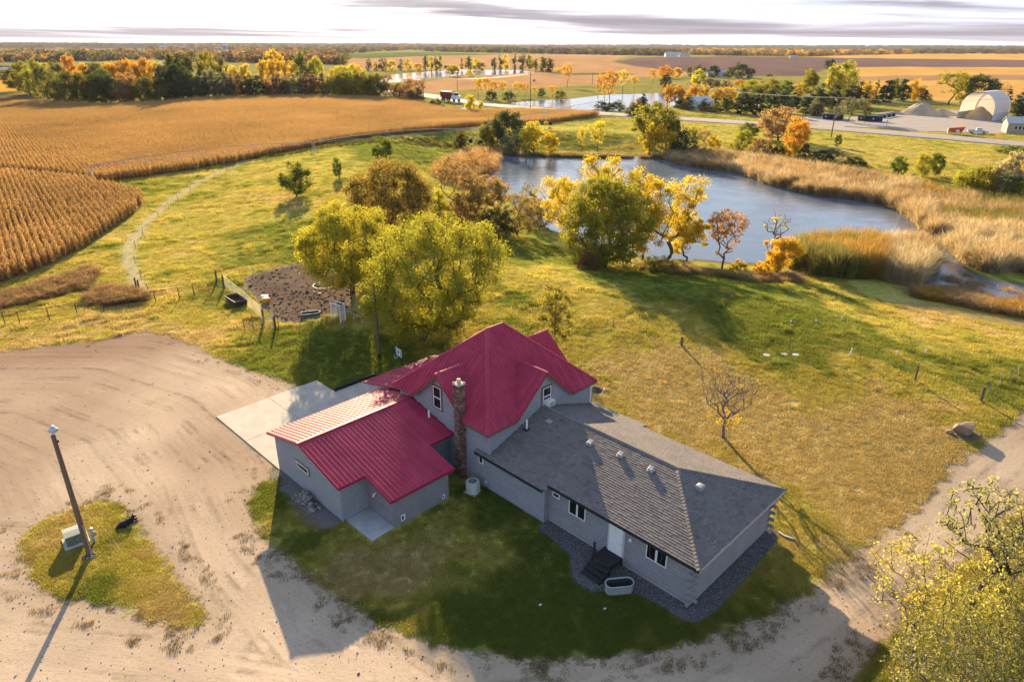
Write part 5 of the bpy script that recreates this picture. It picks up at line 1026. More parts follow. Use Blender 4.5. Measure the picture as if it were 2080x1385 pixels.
# satellite dish on the old wing's back corner
t = H('satellite_dish', 'dark satellite dish on the back corner of the shingled roof', 'satellite dish', 4.1, 19.25, 2.5)
part(t, 'foot', M_GALV, lambda m: m.box((0, 0, .02), (.25, .25, .04))); part(t, 'mast', M_GALV, lambda m: m.tube([(0, 0, 0), (0, .02, .5), (.05, .05, .9)], .03, 6))
def dishf(m):
    n = 20; prof = [(0, 0), (.18, .015), (.32, .06), (.42, .11)]; vs = []
    for r, z in prof:
        for j in range(n): a = 2 * math.pi * j / n; vs.append((r * math.cos(a) * 1.1, r * math.sin(a), z))
    m.add(vs + [(x, y, z - .02) for x, y, z in vs], [(i * n + j, i * n + (j + 1) % n, (i + 1) * n + (j + 1) % n, (i + 1) * n + j) for i in range(3) for j in range(n)] + [(80 + i * n + j, 80 + (i + 1) * n + j, 80 + (i + 1) * n + (j + 1) % n, 80 + i * n + (j + 1) % n) for i in range(3) for j in range(n)] + [(60 + j, 60 + (j + 1) % n, 140 + (j + 1) % n, 140 + j) for j in range(n)])
d = part(t, 'dish', paint('dish_grey', (.10, .105, .12), .6), dishf, True); d.location = (.05, .08, 1.0); d.rotation_euler = (math.radians(-68), 0, math.radians(30))
part(t, 'feed_arm', M_GALV, lambda m: m.tube([(.05, .1, .75), (.35, .55, .85), (.4, .62, 1.0)], .018, 5)); part(t, 'feed_horn', M_WHITE, lambda m: m.box((.4, .62, 1.05), (.1, .1, .12)))
# downspout elbow on the gravel
t = H('downspout', 'white downspout elbow lying on the gravel at the log wing corner', 'downspout', 19.9, 18.0, .04); part(t, 'elbow', M_WHITE, lambda m: m.tube([(-.5, .1, .05), (-.1, .0, .05), (.45, .15, .03)], .05, 6))
# stones along the garage wall
t = H('rock_pile', 'heap of pale field stones against the garage wall', 'rocks', -3.2, -.62)
def stone_mesh(seed, sq=(1, 1, .7)):
    rng = np.random.default_rng(seed); bm = bmesh.new(); bmesh.ops.create_icosphere(bm, subdivisions=2, radius=1)
    pl = [(Vector(rng.normal(0, 1, 3)).normalized(), rng.uniform(.6, .85)) for _ in range(9)]
    for v in bm.verts:
        for n, d in pl:
            e = v.co.dot(n) - d
            if e > 0: v.co -= n * e
        v.co = Vector((v.co.x * sq[0], v.co.y * sq[1], v.co.z * sq[2])) * (1 + rng.normal(0, .02))
    me = bpy.data.meshes.new('rock'); bm.to_mesh(me); bm.free(); me.materials.append(M_ROCK); return me
STONES = [stone_mesh(i, (1, .8, .62)) for i in range(5)]
rng = np.random.default_rng(5)
for i in range(64):
    o = obj('rock', STONES[i % 5], t); r = rng.uniform(.11, .23); lay = 0 if i < 34 else (1 if i < 54 else 2); x = rng.uniform(-1.15, 1.15) * (1, .8, .55)[lay]
    o.location = (x, rng.uniform(-.42, .34) * (1, .75, .45)[lay] + .06 * lay, r * .5 + .2 * lay); o.scale = (r, r, r); o.rotation_euler = (rng.uniform(0, .6), rng.uniform(0, .6), rng.uniform(0, 6))
# ---- yard: light pole, transformer, dog
bx, by, _ = at(183, 1128)
t = thing('light_pole', 'tall wooden yard light pole casting a long shadow across the gravel', 'light pole', (bx, by, 0)); PH = zat(110, 884, by)
part(t, 'pole', M_WOOD, lambda m: m.tube([(0, 0, -.2), (0, 0, PH * .5), (-.02, 0, PH)], [.155, .135, .11], 12)); part(t, 'lamp_arm', M_GALV, lambda m: m.tube([(0, .0, PH - .15), (-.1, .12, PH + .12), (-.2, .3, PH + .2)], .028, 6))
l = part(t, 'lamp_head', M_GALV, lambda m: m.lathe([(.07, .16), (.11, .08), (.16, .0), (.27, -.12), (.25, -.14)], (-.2, .35, PH + .22), 16), True); part(l, 'refractor', M_WHITE, lambda m: m.lathe([(.19, -.12), (.17, -.24), (.06, -.30)], (-.2, .35, PH + .22), 14), True)
for z, dx in ((PH - .35, .2), (PH * .72, -.2), (PH * .52, .18)): part(t, 'step_bracket', M_RUST, lambda m: m.tube([(0, -.02, z), (dx, -.06, z)], .022, 5))
part(t, 'insulator', M_RUBBER, lambda m: m.lathe([(.04, 0), (.06, .05), (.04, .12)], (.2, -.06, PH - .38), 8))
part(t, 'conduit', M_GALV, lambda m: m.tube([(.14, -.04, 0), (.13, -.04, 2.2)], .03, 6))
for i in range(9):
    o = obj('rock', STONES[i % 5], t); a = i * .7; r = .09 + .05 * ((i * 7) % 3) / 2; o.location = (.28 * math.cos(a), .28 * math.sin(a) - .05, r * .4); o.scale = (r, r, r); o.rotation_euler = (0, .3 * i, i)
ax = math.atan2(.72, .53)
t = thing('transformer_box', 'green pad-mounted transformer box beside the yard light pole', 'transformer', (-25.72, 32.30, 0), math.radians(40)); M_TGREEN = paint('transformer_green', (.13, .155, .12), .6, 0, .12)
part(t, 'pad', M_CONC, lambda m: m.box((0, 0, .05), (1.3, 1.25, .12))); part(t, 'cabinet', M_TGREEN, lambda m: m.prism([(-.48, -.45, .11), (.48, -.45, .11), (.48, .45, .11), (-.48, .45, .11)], (0, 0, .62)))
part(t, 'lid', paint('transformer_lid', (.30, .32, .26), .55, 0, .12), lambda m: m.prism([(-.52, -.5, .73), (-.52, .5, .73), (-.52, .5, .80), (-.52, .0, .84), (-.52, -.5, .78)], (1.04, 0, 0))); part(t, 'door_seam', M_RUBBER, lambda m: m.box((0, -.455, .42), (.012, .01, .56))); part(t, 'latch', M_GALV, lambda m: m.box((.06, -.465, .42), (.05, .03, .1)))
t = thing('meter_pedestal', 'small grey meter pedestal just behind the light pole', 'meter', (-24.62, 32.25, 0), .4); part(t, 'post', M_GALV, lambda m: m.box((0, 0, .45), (.16, .12, .9))); part(t, 'meter', M_GALV, lambda m: m.lathe([(.10, 0), (.10, .10), (.02, .13)], (0, 0, .9), 12)); part(t, 'box', M_WOODL, lambda m: m.box((.14, 0, .6), (.2, .14, .3)))
mb = MB(); mb.tube([at(205, 1068, .02), at(222, 1085, .03), at(243, 1116, .02)], .02, 5); tag(mb.build('guy_rope', paint('yellow_rope', (.48, .33, .16), .9)), 'pale rope lying in the grass near the light pole', 'rope')
# black dog lying in the grass
def dog():
    V = [((0, 0, .15), .15), ((.2, .02, .17), .155), ((.36, .05, .19), .14), ((.46, .09, .26), .095), ((.56, .12, .33), .085), ((.66, .13, .31), .05), ((.73, .13, .29), .038), ((-.2, -.03, .15), .15), ((-.34, -.05, .12), .10), ((-.52, -.16, .05), .03), ((-.62, -.3, .04), .018),
         ((.38, .17, .08), .06), ((.6, .24, .045), .042), ((.75, .24, .04), .04), ((.38, -.06, .08), .06), ((.6, -.08, .045), .042), ((.74, -.06, .04), .04), ((-.18, .18, .11), .085), ((-.02, .28, .05), .045), ((-.2, .30, .035), .036), ((-.02, .33, .03), .032), ((-.15, -.2, .10), .085), ((.05, -.28, .05), .045), ((-.14, -.32, .035), .036), ((.04, -.34, .03), .032)]
    Ed = [(0, 1), (1, 2), (2, 3), (3, 4), (4, 5), (5, 6), (0, 7), (7, 8), (8, 9), (9, 10), (2, 11), (11, 12), (12, 13), (2, 14), (14, 15), (15, 16), (7, 17), (17, 18), (18, 19), (19, 20), (7, 21), (21, 22), (22, 23), (23, 24)]
    me = bpy.data.meshes.new('dog_body'); me.from_pydata([v for v, _ in V], Ed, []); me.update()
    me.materials.append(paint('black_fur', (.012, .012, .013), .7, 0, .3, 20))
    t = thing('dog', 'black dog lying at the edge of the grass island in the yard', 'dog', (*at2(254, 1066), .0), math.radians(38)); o = obj('body', me, t)
    m = o.modifiers.new('skin', 'SKIN'); m.use_smooth_shade = True
    for i, (_, r) in enumerate(V): me.skin_vertices[0].data[i].radius = (r * (1.28 if r > .07 else 1.1),) * 2
    me.skin_vertices[0].data[0].use_root = True
    s = o.modifiers.new('sub', 'SUBSURF'); s.levels = 2; s.render_levels = 2
    for sy in (.06, .18): part(t, 'ear', paint('black_fur', (.012, .012, .013), .7), lambda mm: mm.lathe([(.045, 0), (.05, .05), (.035, .11), (.008, .13)], (.53, sy, .36), 8, sy=.5), True)
dog()
# ---- lawn: boulder, septic lids, pipes, posts
p = atg(1955, 878); t = thing('boulder', 'large brown boulder with bare soil round it beside the gravel road', 'boulder', (p[0], p[1], p[2]), .3)
bme = stone_mesh(77, (1.05, .72, .62)); bme.materials.clear(); bme.materials.append(paint('brown_boulder', (.27, .19, .135), .92, 0, .35, 2, .2, .4))
for v in bme.vertices: v.co *= 1 + .06 * math.sin(v.co.x * 9) * math.cos(v.co.y * 7)
o = obj('rock', bme, t); o.location = (0, 0, .38); o.scale = (1.0, 1.0, 1.0); o2 = obj('rock', stone_mesh(78, (.3, .25, .2)), t); o2.location = (-1.05, .25, .1)
part(t, 'bare_soil', paint('bare_soil', (.12, .085, .06), .95, 0, .3, 3), lambda m: m.lathe([(1.75, .0), (1.6, .025), (.2, .06)], (-.15, 0, 0), 20, sy=.6))
for i, (u, v) in enumerate(((1557, 722), (1593, 720), (1616, 721))):
    p = atg(u, v); o = MB().lathe([(.30, 0), (.30, .05), (.26, .075), (.06, .085)], (0, 0, 0), 20).build('septic_lid', M_WHITE); o.location = (p[0], p[1], p[2] + .01); tag(o, ('leftmost', 'middle', 'rightmost')[i] + ' of the three white round septic lids in the lawn', 'septic lid', 'septic lids')
for i, (u, v, h) in enumerate(((1726, 722, .75), (1821, 720, .35), (1879, 719, .5), (1709, 651, .45), (1657, 655, .3), (1606, 656, .25))):
    p = atg(u, v); t = thing('cleanout_pipe', ('leaning white pipe standing tallest in the lawn', 'short white pipe second from the right in the lawn', 'white pipe farthest right in the lawn', 'white pipe standing by a grass tuft up the lawn', 'small white pipe in the greener upper lawn', 'smallest white pipe, leftmost in the upper lawn')[i], 'pipe', (p[0], p[1], p[2] - .02), 0, 'white pipes in the lawn'); t.rotation_euler = (.0, .12 if i == 0 else 0, 0)
    part(t, 'pipe', M_WHITE, lambda m: m.tube([(0, 0, 0), (0, 0, h)], .06, 8)); part(t, 'cap', M_WHITE, lambda m: m.lathe([(.075, h - .06), (.075, h + .02), (.03, h + .04)], (0, 0, 0), 8))
def post(u, v, h, r, mat, label, name='fence_post', group=None, lean=0.0):
    p = atg(u, v); t = MB().tube([(0, 0, -.1), (0, 0, h * .6), (0, 0, h)], [r, r * .97, r * .92], 8 if r > .05 else 5).build(name, mat); t.location = p; t.rotation_euler = (0, lean, random.uniform(0, 3)); return tag(t, label, 'post', group)
post(1858, 774, 1.45, .085, M_WOOD, 'tall round wooden post alone in the right lawn'); post(1992, 815, 1.3, .12, M_WOOD, 'thick wooden post nearest the gravel road', lean=.06); post(1384, 702, .9, .13, M_WOOD, 'short thick wooden stump post in the middle of the lawn')
for i, (u, v, h) in enumerate(((2011, 798, 1.2), (2032, 785, 1.2), (2053, 776, 1.3), (2069, 762, 1.0))): post(u, v, h, .05, M_WOODL, f'{nth(i)} grey post from the left in the leaning row by the road', group='grey posts by the road', lean=.18)
for i, (u, v, h) in enumerate(((1245, 664, 1.1), (1313, 680, 1.1), (1520, 710, 1.0), (1602, 711, 1.0), (1746, 729, .8), (1826, 762, .9), (1481, 625, 1.3), (1440, 698, .7))): post(u, v, h, .03, M_RUST, f'thin dark metal stake, {nth(i)} of the stakes across the lawn' if i < 6 else ('thin stake in the upper lawn below the yellow bush', 'short stake just right of the stump post')[i - 6], 'metal_stake', 'thin metal stakes')
# ---- fences and corral
def rail_fence(name, label, posts, hs, mat, rails, group=None, r=.045):
    t = thing(name, label, 'fence', (posts[0][0], posts[0][1], 0), 0, group); o = Vector((posts[0][0], posts[0][1], 0)); Pp = [Vector((p[0], p[1], 0)) - o for p in posts]
    for p, h in zip(Pp, hs): part(t, 'post', mat, lambda m: m.tube([p + Vector((0, 0, -.1)), p + Vector((0, 0, h))], r, 7))
    for f, rr in rails: part(t, 'rail', mat, lambda m: m.tube([p + Vector((0, 0, h * f)) for p, h in zip(Pp, hs)], rr, 5))
    return t
fp = [at2(*p) for p in ((-60, 672), (11, 660), (41, 658), (101, 651), (157.5, 640), (211.5, 633), (262, 625), (317, 616), (365, 608))]
rail_fence('pipe_fence', 'long dark pipe fence along the top of the gravel yard', fp, [1.4] * 9, M_RUST, ((1.0, .032), (.62, .008), (.35, .008), (.8, .008)))
fp2 = [at2(365, 608), at2(395, 602), at2(425, 596), at2(454, 586)]
rail_fence('rail_fence', 'dark six-rail fence section ending at the corral corner post', fp2, [1.35, 1.3, 1.3, 1.45], M_RUST, [(f, .022) for f in (.97, .82, .66, .5, .34, .18)])
for (u, v, h, lab) in ((278, 588, 1.5, 'weathered wooden corner post where the track meets the fence'), (283, 588, 1.2, 'shorter wooden post next to the weathered corner post'), (441, 575, 1.6, 'wooden post behind the six-rail fence'), (456, 587, 1.75, 'thick wooden corral corner post above the rusty trough'), (536, 656, 1.6, 'thick wooden corral post beside the open gate'), (560, 669, 1.55, 'thick wooden gate post at the end of the pipe gate')): post(u, v, h, .11, M_WOOD, lab)
def gate(name, label, a, b, h, mat, bars_=6, ups=3, r=.026):
    a, b = Vector((*a, 0)), Vector((*b, 0)); t = thing(name, label, 'gate', a); d = b - a
    for k in range(bars_): z = .2 + (h - .2) * k / (bars_ - 1); part(t, 'rail', mat, lambda m: m.tube([Vector((0, 0, z)), d + Vector((0, 0, z))], r, 5))
    for k in range(ups): f = k / (ups - 1); part(t, 'upright', mat, lambda m: m.tube([d * f + Vector((0, 0, .08)), d * f + Vector((0, 0, h + .02))], r * 1.25, 6))
    return t
pa, pb = at2(457, 585), at2(498, 618); pc = at2(535, 653)
gate('corral_panel', 'pale pipe corral panel behind the rusty feed trough', pa, pb, 1.5, M_TANPIPE, 5, 3, .02); gate('corral_panel', 'pale pipe corral panel between the feed trough and the gate', pb, pc, 1.5, M_TANPIPE, 5, 3, .02)
gate('pipe_gate', 'dark open pipe gate throwing a grid shadow on the grass', at2(497, 673), at2(533, 670), 1.35, M_RUST, 6, 3); gate('pipe_gate', 'short pipe gate between the two thick gate posts', at2(537, 668), at2(557, 669), 1.35, M_TANPIPE, 6, 2)
rail_fence('pipe_fence', 'thin pipe fence in front of the muddy paddock', [at2(567, 669), at2(612, 655), at2(655.6, 645), at2(690, 634)], [1.5, 1.42, 1.42, 1.4], M_RUST, ((1.0, .025), (.5, .008)), r=.035)
rail_fence('wire_fence', 'row of thin posts along the back of the muddy paddock', [at2(u, v) for u, v in ((515, 562), (535, 559), (555, 556), (575, 553), (595, 550), (615, 547), (640, 545))], [1.3] * 7, M_WOODL, ((.9, .006), (.55, .006)), r=.03)
TR = []
for i in range(len(TRACK) - 1):
    a, b = Vector(TRACK[i]), Vector(TRACK[i + 1]); n = max(1, round((b - a).length / 9)); TR += [a.lerp(b, k / n) for k in range(n)]
offs = [(p.x + 1.6, p.y - 1.2) for p in TR[:24]]
rail_fence('wire_fence', 'thin wire fence following the pale track round the pasture', offs, [1.15] * len(offs), M_WOOD, ((.92, .005), (.6, .005)), r=.035)
# feed trough, salt tub, bale feeder, rubber tank
t = thing('feed_trough', 'rusty brown steel feed trough beside the corral panel', 'trough', (-31.24, 72.75, 0), math.atan2(72.33 - 74.47, -29.93 + 31.95))
def trough(m):
    L, W = 2.9, 1.45; o = [(-L / 2, -W / 2), (L / 2, -W / 2), (L / 2, W / 2), (-L / 2, W / 2)]
    def rg(s, z): return [(x * s + (0.0), y * s, z) for x, y in o]
    vs = rg(.9, .12) + rg(1, .68) + rg(.95, .68) + rg(.86, .2); m.add(vs, [(i * 4 + j, i * 4 + (j + 1) % 4, (i + 1) * 4 + (j + 1) % 4, (i + 1) * 4 + j) for i in range(3) for j in range(4)] + [(3, 2, 1, 0), (12, 13, 14, 15)])
part(t, 'trough_body', paint('rust_brown', (.075, .05, .043), .8, 0, .3, 2), trough); part(t, 'rim', M_TANPIPE, lambda m: m.tube([(-1.45, -.72, .69), (1.45, -.72, .69), (1.45, .72, .69), (-1.45, .72, .69)], .035, 5, closed=True))
for sx in (-1.1, 1.1): part(t, 'skid', M_RUST, lambda m: m.box((sx, 0, .06), (.12, 1.3, .12)))
p = at(541, 617); t = thing('salt_tub', 'round yellow tub in the muddy paddock by the corral panel', 'tub', (p[0], p[1], 0)); part(t, 'tub', paint('yellow_plastic', (.62, .34, .02), .5, 0, .1), lambda m: m.lathe([(.36, 0), (.44, .35), (.46, .6), (.42, .68), (.15, .72)], (0, 0, 0), 18), True); part(t, 'rim', paint('yellow_plastic', (.62, .34, .02)), lambda m: m.tube([(.455 * math.cos(a), .455 * math.sin(a), .6) for a in [i * .349 for i in range(18)]], .025, 5, closed=True))
p = at(539, 607); mb = MB(); mb.box((0, 0, .2), (.7, .4, .4)); mb.box((0, 0, .42), (.74, .44, .05)); o = mb.build('mineral_block', M_WHITE); o.location = p; tag(o, 'pale mineral block behind the yellow tub', 'block')
p = at(661, 598); t = thing('bale_feeder', 'round pale pipe bale feeder in the muddy paddock', 'bale feeder', (p[0], p[1], 0)); R = 1.28
for z in (.15, .6, 1.15): part(t, 'ring', M_TANPIPE, lambda m: m.tube([(R * math.cos(a), R * math.sin(a), z) for a in [2 * math.pi * i / 32 for i in range(32)]], .05, 6, closed=True))
for k in range(16): a = 2 * math.pi * k / 16; part(t, 'upright', M_TANPIPE, lambda m: m.tube([(R * math.cos(a), R * math.sin(a), .0), (R * math.cos(a), R * math.sin(a), 1.15 if k % 2 == 0 else .62)], .035, 5))
p = at(630, 648); stock_tank('rubber_tank', 'long black stock tank with a white rim under the thin pipe fence', (p[0], p[1] + .3, 0), .35, 2.0, .8, .62, M_RUBBER, M_WHITE)
# white trellis arbour, pen, ramp, plain pole, basketball hoop
t = thing('garden_arbor', 'white lattice arbour at the corner of the small pen', 'arbor', (-18.65, 66.8, 0), math.atan2(-.75, 1.0)); AL = 1.35
for sx in (0, AL):
    for sy in (-.32, .32):
        part(t, 'post', M_WHITE, lambda m: m.box((sx, sy, 1.2), (.08, .08, 2.4)))
    for k in range(8): part(t, 'lattice_rail', M_WHITE, lambda m: m.box((sx, 0, .2 + k * .3), (.025, .6, .035)))
    for k in range(3): part(t, 'lattice_stile', M_WHITE, lambda m: m.box((sx, -.16 + k * .16, 1.2), (.022, .035, 2.3)))
for sy in (-.32, .32): part(t, 'top_beam', M_WHITE, lambda m: m.box((AL / 2, sy, 2.42), (AL + .3, .05, .09)))
a, b = Vector((-17.5, 67.3, 0)), Vector((-15.5, 65.4, 0)); t = thing('small_pen', 'small pen of pale posts and rails under the yellow-green tree', 'pen', a); c4 = [Vector(), b - a, b - a + Vector((2.4, 1.6, 0)), Vector((2.4, 1.6, 0))]
for k in range(4):
    for f in (0, .5):
        q = c4[k].lerp(c4[(k + 1) % 4], f); part(t, 'post', M_WOODL, lambda m: m.box((q.x, q.y, .65), (.09, .09, 1.3)))
    for z in (.12, 1.28): part(t, 'rail', M_WOODL, lambda m: m.tube([c4[k] + Vector((0, 0, z)), c4[(k + 1) % 4] + Vector((0, 0, z))], .045, 4))
    part(t, 'mesh_panel', M_RUST, lambda m: [m.tube([c4[k].lerp(c4[(k + 1) % 4], j / 9) + Vector((0, 0, .15)), c4[k].lerp(c4[(k + 1) % 4], j / 9) + Vector((0, 0, 1.25))], .006, 3) for j in range(1, 9)])
mb = MB(); q = [at(735, 667, .06), at(738, 677, .06), at(793, 661, .06), at(782, 651, .06)]; mb.prism([Vector(x) for x in q], (0, 0, .25)); o = mb.build('pale_ramp', M_WOODL); tag(o, 'pale grey board ramp beside the small pen', 'ramp')
p = at(771, 732); t = thing('utility_pole', 'plain wooden pole in the shade in front of the planter tree', 'pole', (p[0], p[1], 0)); part(t, 'pole', M_WOOD, lambda m: m.tube([(0, 0, -.1), (0, 0, 4), (.0, 0, zat(757, 568, p[1]))], [.14, .12, .1], 10)); part(t, 'base_wrap', M_RUBBER, lambda m: m.tube([(0, 0, 0), (0, 0, .7)], .15, 10))
t = thing('basketball_hoop', 'basketball hoop with white backboard beside the porch roof', 'basketball hoop', (-10.2, 55.97, 0), math.radians(-52))
part(t, 'pole', M_RUBBER, lambda m: m.tube([(.0, .25, 0), (0, .25, 1.2), (0, .1, 1.5)], .05, 8)); part(t, 'base', M_RUBBER, lambda m: m.box((0, .35, .1), (.7, .8, .2)))
bb = part(t, 'backboard', M_WHITE, lambda m: m.box((0, 0, 1.6), (1.05, .04, .72))); M_BLUEP = paint('blue_print', (.10, .12, .24), .6); M_REDP = paint('red_print', (.45, .08, .06), .6)
for x in (-.45, .45): part(bb, 'side_print', M_BLUEP, lambda m: m.box((x * .93, -.024, 1.6), (.14, .006, .6)))
part(bb, 'target_print', M_BLUEP, lambda m: [m.box((0, -.024, 1.62), (.34, .006, .26))]); part(bb, 'stripe_print', M_REDP, lambda m: m.box((0, -.024, 1.86), (.5, .006, .06)))
part(t, 'rim', M_RUST, lambda m: m.tube([(.22 * math.cos(a), -.28 + .22 * math.sin(a), 1.42) for a in [i * .45 for i in range(14)]], .014, 5, closed=True)); part(t, 'net', M_WHITE, lambda m: [m.tube([(.22 * math.cos(a), -.28 + .22 * math.sin(a), 1.42), (.12 * math.cos(a + .5), -.28 + .12 * math.sin(a + .5), 1.06)], .007, 3) for a in [i * .628 for i in range(10)]])
q = [at2(783, 696), at2(862, 667), at2(912, 692), at2(850, 733)]; t = thing('timber_planter', 'square timber-edged bed of bare soil round the big tree', 'planter', (*q[0], 0)); o = Vector((*q[0], 0)); Q = [Vector((*x, 0)) - o for x in q]
for k in range(4): b = bar(Q[k] + Vector((0, 0, .16)), Q[(k + 1) % 4] + Vector((0, 0, .16)), .16, .34); b.build('edging_timber', M_WOODL, t)
part(t, 'soil', paint('planter_soil', (.055, .040, .030), .95, 0, .4, 2.5, .1, .5), lambda m: m.prism([x + Vector((0, 0, -.05)) for x in Q], (0, 0, .2)))
p = at(895, 691, .15); o = MB().tube([(.36 * math.cos(a), .36 * math.sin(a), .1) for a in [i * .3927 for i in range(16)]], .10, 8, closed=True).build('white_tyre', M_WHITE, None, True); o.location = p; tag(o, 'white painted tyre lying in the planter soil', 'tyre')
for i, (u, v) in enumerate(((1097, 1228), (1228, 1236))):
    p = at(u, v, .03); o = MB().add([(-.09, -.05, 0), (.07, -.06, .01), (.09, .04, .05), (-.03, .07, .02), (0, 0, .07)], [(0, 1, 4), (1, 2, 4), (2, 3, 4), (3, 0, 4), (3, 2, 1, 0)]).build('paper_scrap', M_WHITE); o.location = p; tag(o, ('white paper scrap in the middle of the shaded front lawn', 'white paper scrap in the shaded lawn below the stock tank')[i], 'litter')
# ================================================================== FARTHER OBJECTS
def wpos(u, v): p = atg(u, v); return p
def fabric():
    t = NT('white_fabric'); d = t.n('BsdfDiffuse'); t.put((.72, .73, .76), d.inputs[0]); r = t.n('BsdfTranslucent'); t.put((.70, .62, .50), r.inputs[0]); m = t.n('MixShader'); m.inputs[0].default_value = .42
    t.t.links.new(d.outputs[0], m.inputs[1]); t.t.links.new(r.outputs[0], m.inputs[2]); t.t.links.new(m.outputs[0], t.out.inputs[0]); return t.m
M_TINW = fabric(); M_SAND = paint('sand', (.40, .31, .215), .95, 0, .2, .5, .1, .4); M_TANW = paint('tan_metal_wall', (.36, .30, .24), .7, 0, .08); M_ROOFG = paint('grey_metal_roof', (.42, .42, .43), .6, .1)
M_NAVY = paint('navy_steel', (.015, .022, .065), .5); M_BLKST = paint('black_steel', (.025, .027, .03), .6); M_ORANGE = paint('orange_paint', (.55, .11, .04), .6); M_TYRE = M_RUBBER
# hoop barn
a, b, c = Vector(at(1944, 241)), Vector(at(2014, 246)), Vector(at(2055, 239)); wd = (b - a); W = wd.length * 1.02; ang = math.atan2(wd.y, wd.x)
t = thing('hoop_barn', 'white fabric hoop barn with an open front full of sand', 'barn', a, ang); D = 17.0; Hh = 10.6; n = 20
prof_ = [(W / 2 - W / 2 * math.cos(math.pi * i / n) * (1.0 if 0 < i < n else 1), 2.6 + (Hh - 2.6) * math.sin(math.pi * i / n) ** .75) for i in range(n + 1)]
def hoop(m):
    q = n + 1; m.add([(x, k, z) for k in (0, D) for x, z in prof_], [(i, i + 1, q + i + 1, q + i) for i in range(n)])
part(t, 'fabric_cover', M_TINW, hoop, True)
for k in range(9):
    def arch(m): m.tube([(x, k * D / 8, z - .22) for x, z in prof_], .13, 5)
    part(t, 'hoop_frame', M_GALV, arch)
for x in (0, W):
    for k in range(4): part(t, 'wall_block', M_CONC if x == 0 else M_TINW, lambda m: m.box((x, D * (k + .5) / 4, 1.3), (.5, D / 4 - .05, 2.6)))
part(t, 'end_wall', M_TINW, lambda m: m.add([(0, D - .3, 0)] + [(x, D - .3, z - .1) for x, z in prof_] + [(W, D - .3, 0)], [tuple(range(n + 3))]))
def mound(m, rx, ry, hz, seed, n=26, k=9, flat=.12):
    rng = np.random.default_rng(seed); ph = rng.random(6) * 6
    vs = []
    for i in range(k + 1):
        f = i / k; zz = hz * (1 - f ** 1.15) if f > flat else hz * (1 - flat ** 1.15)
        for j in range(n): a = 2 * math.pi * j / n; w = 1 + .10 * math.sin(2 * a + ph[0]) + .07 * math.sin(5 * a + ph[1]) + .04 * math.sin(9 * a + ph[2] + f * 3); vs.append((rx * f * w * math.cos(a), ry * f * w * math.sin(a), zz * (1 + .05 * math.sin(4 * a + f * 7 + ph[3])) - .02))
    m.add(vs, [(i * n + j, i * n + (j + 1) % n, (i + 1) * n + (j + 1) % n, (i + 1) * n + j)[::-1] for i in range(k) for j in range(n)])
p = a + wd * .42 + Vector((-wd.y, wd.x, 0)).normalized() * 8; o = MB(); mound(o, W * .46, 7.5, 4.6, 3); o = o.build('sand_pile', M_SAND, None, True); o.location = (p.x, p.y, .1); tag(o, 'brown sand heap inside the white hoop barn', 'sand pile')
p = at(1868, 233); t = thing('gravel_pile', 'tall conical pile of tan gravel in the depot yard', 'gravel pile', (p[0], p[1], .1)); part(t, 'heap', M_SAND, lambda m: mound(m, 9.5, 8, 5.3, 5, k=12, flat=.2), True); q = part(t, 'side_heap', M_SAND, lambda m: mound(m, 7, 5, 2.6, 6), True); q.location = (8, -1.5, 0); q = part(t, 'side_heap', M_SAND, lambda m: mound(m, 8, 4, 1.2, 7), True); q.location = (-11, 1, 0)
# open-top steel containers
def dumpster(u0, u1, v, h, mat, label, group='dark containers in the depot yard', slant=0.0):
    A, B = Vector(at(u0, v)), Vector(at(u1, v + (u1 - u0) * .05)); d = B - A; L = d.length; t = thing('roll_off_container', label, 'container', A, math.atan2(d.y, d.x), group); wd_ = 2.3
    def tub(m):
        o = [(0, 0), (L, 0), (L, wd_), (0, wd_)]; vs = [(x, y, z + .25) for z in (0, h) for x, y in o] + [(x + (.1 if x == 0 else -.1), y + (.1 if y == 0 else -.1), z + .25) for z in (h, .1) for x, y in o]
        m.add(vs, [(0, 1, 5, 4), (1, 2, 6, 5), (2, 3, 7, 6), (3, 0, 4, 7), (0, 3, 2, 1), (4, 5, 9, 8), (5, 6, 10, 9), (6, 7, 11, 10), (7, 4, 8, 11), (8, 9, 13, 12), (9, 10, 14, 13), (10, 11, 15, 14), (11, 8, 12, 15), (12, 13, 14, 15)])
    part(t, 'tub', mat, tub); part(t, 'top_rail', M_GALV, lambda m: m.tube([(0, 0, h + .25), (L, 0, h + .25), (L, wd_, h + .25), (0, wd_, h + .25)], .09, 4, closed=True))
    k = max(2, int(L / 1.1))
    for i in range(k + 1): part(t, 'rib', mat, lambda m: m.box((L * i / k, -.06, h / 2 + .25), (.12, .12, h)))
    for x in (.4, L - .4): part(t, 'wheel', M_RUBBER, lambda m: m.tube([(x, .1, .14), (x, .4, .14)], .16, 8))
    part(t, 'decal', M_WHITE, lambda m: m.lathe([(.01, 0), (.32, 0.0), (.32, .03)], (0, 0, 0), 10)).matrix_local = Matrix.Translation((L * .3, -.02, h * .6)) @ Matrix.Rotation(math.pi / 2, 4, 'X')
    return t
dumpster(1671, 1690, 243, 1.9, M_NAVY, 'leftmost dark blue container under the young pines in the depot'); dumpster(1691, 1711, 244, 1.9, M_BLKST, 'black container next to the leftmost blue one in the depot'); dumpster(1742, 1764, 246, 1.9, M_BLKST, 'black container in the middle of the depot row'); dumpster(1765, 1791, 247.5, 1.9, M_NAVY, 'large dark blue container right of the middle black one')
for i, (u, v) in enumerate(((1787, 240.5), (1797, 238.5), (1806, 237))): dumpster(u, u + 11, v, 1.1, M_NAVY, f'{nth(i)} small blue skip from the left behind the container row', 'small blue skips')
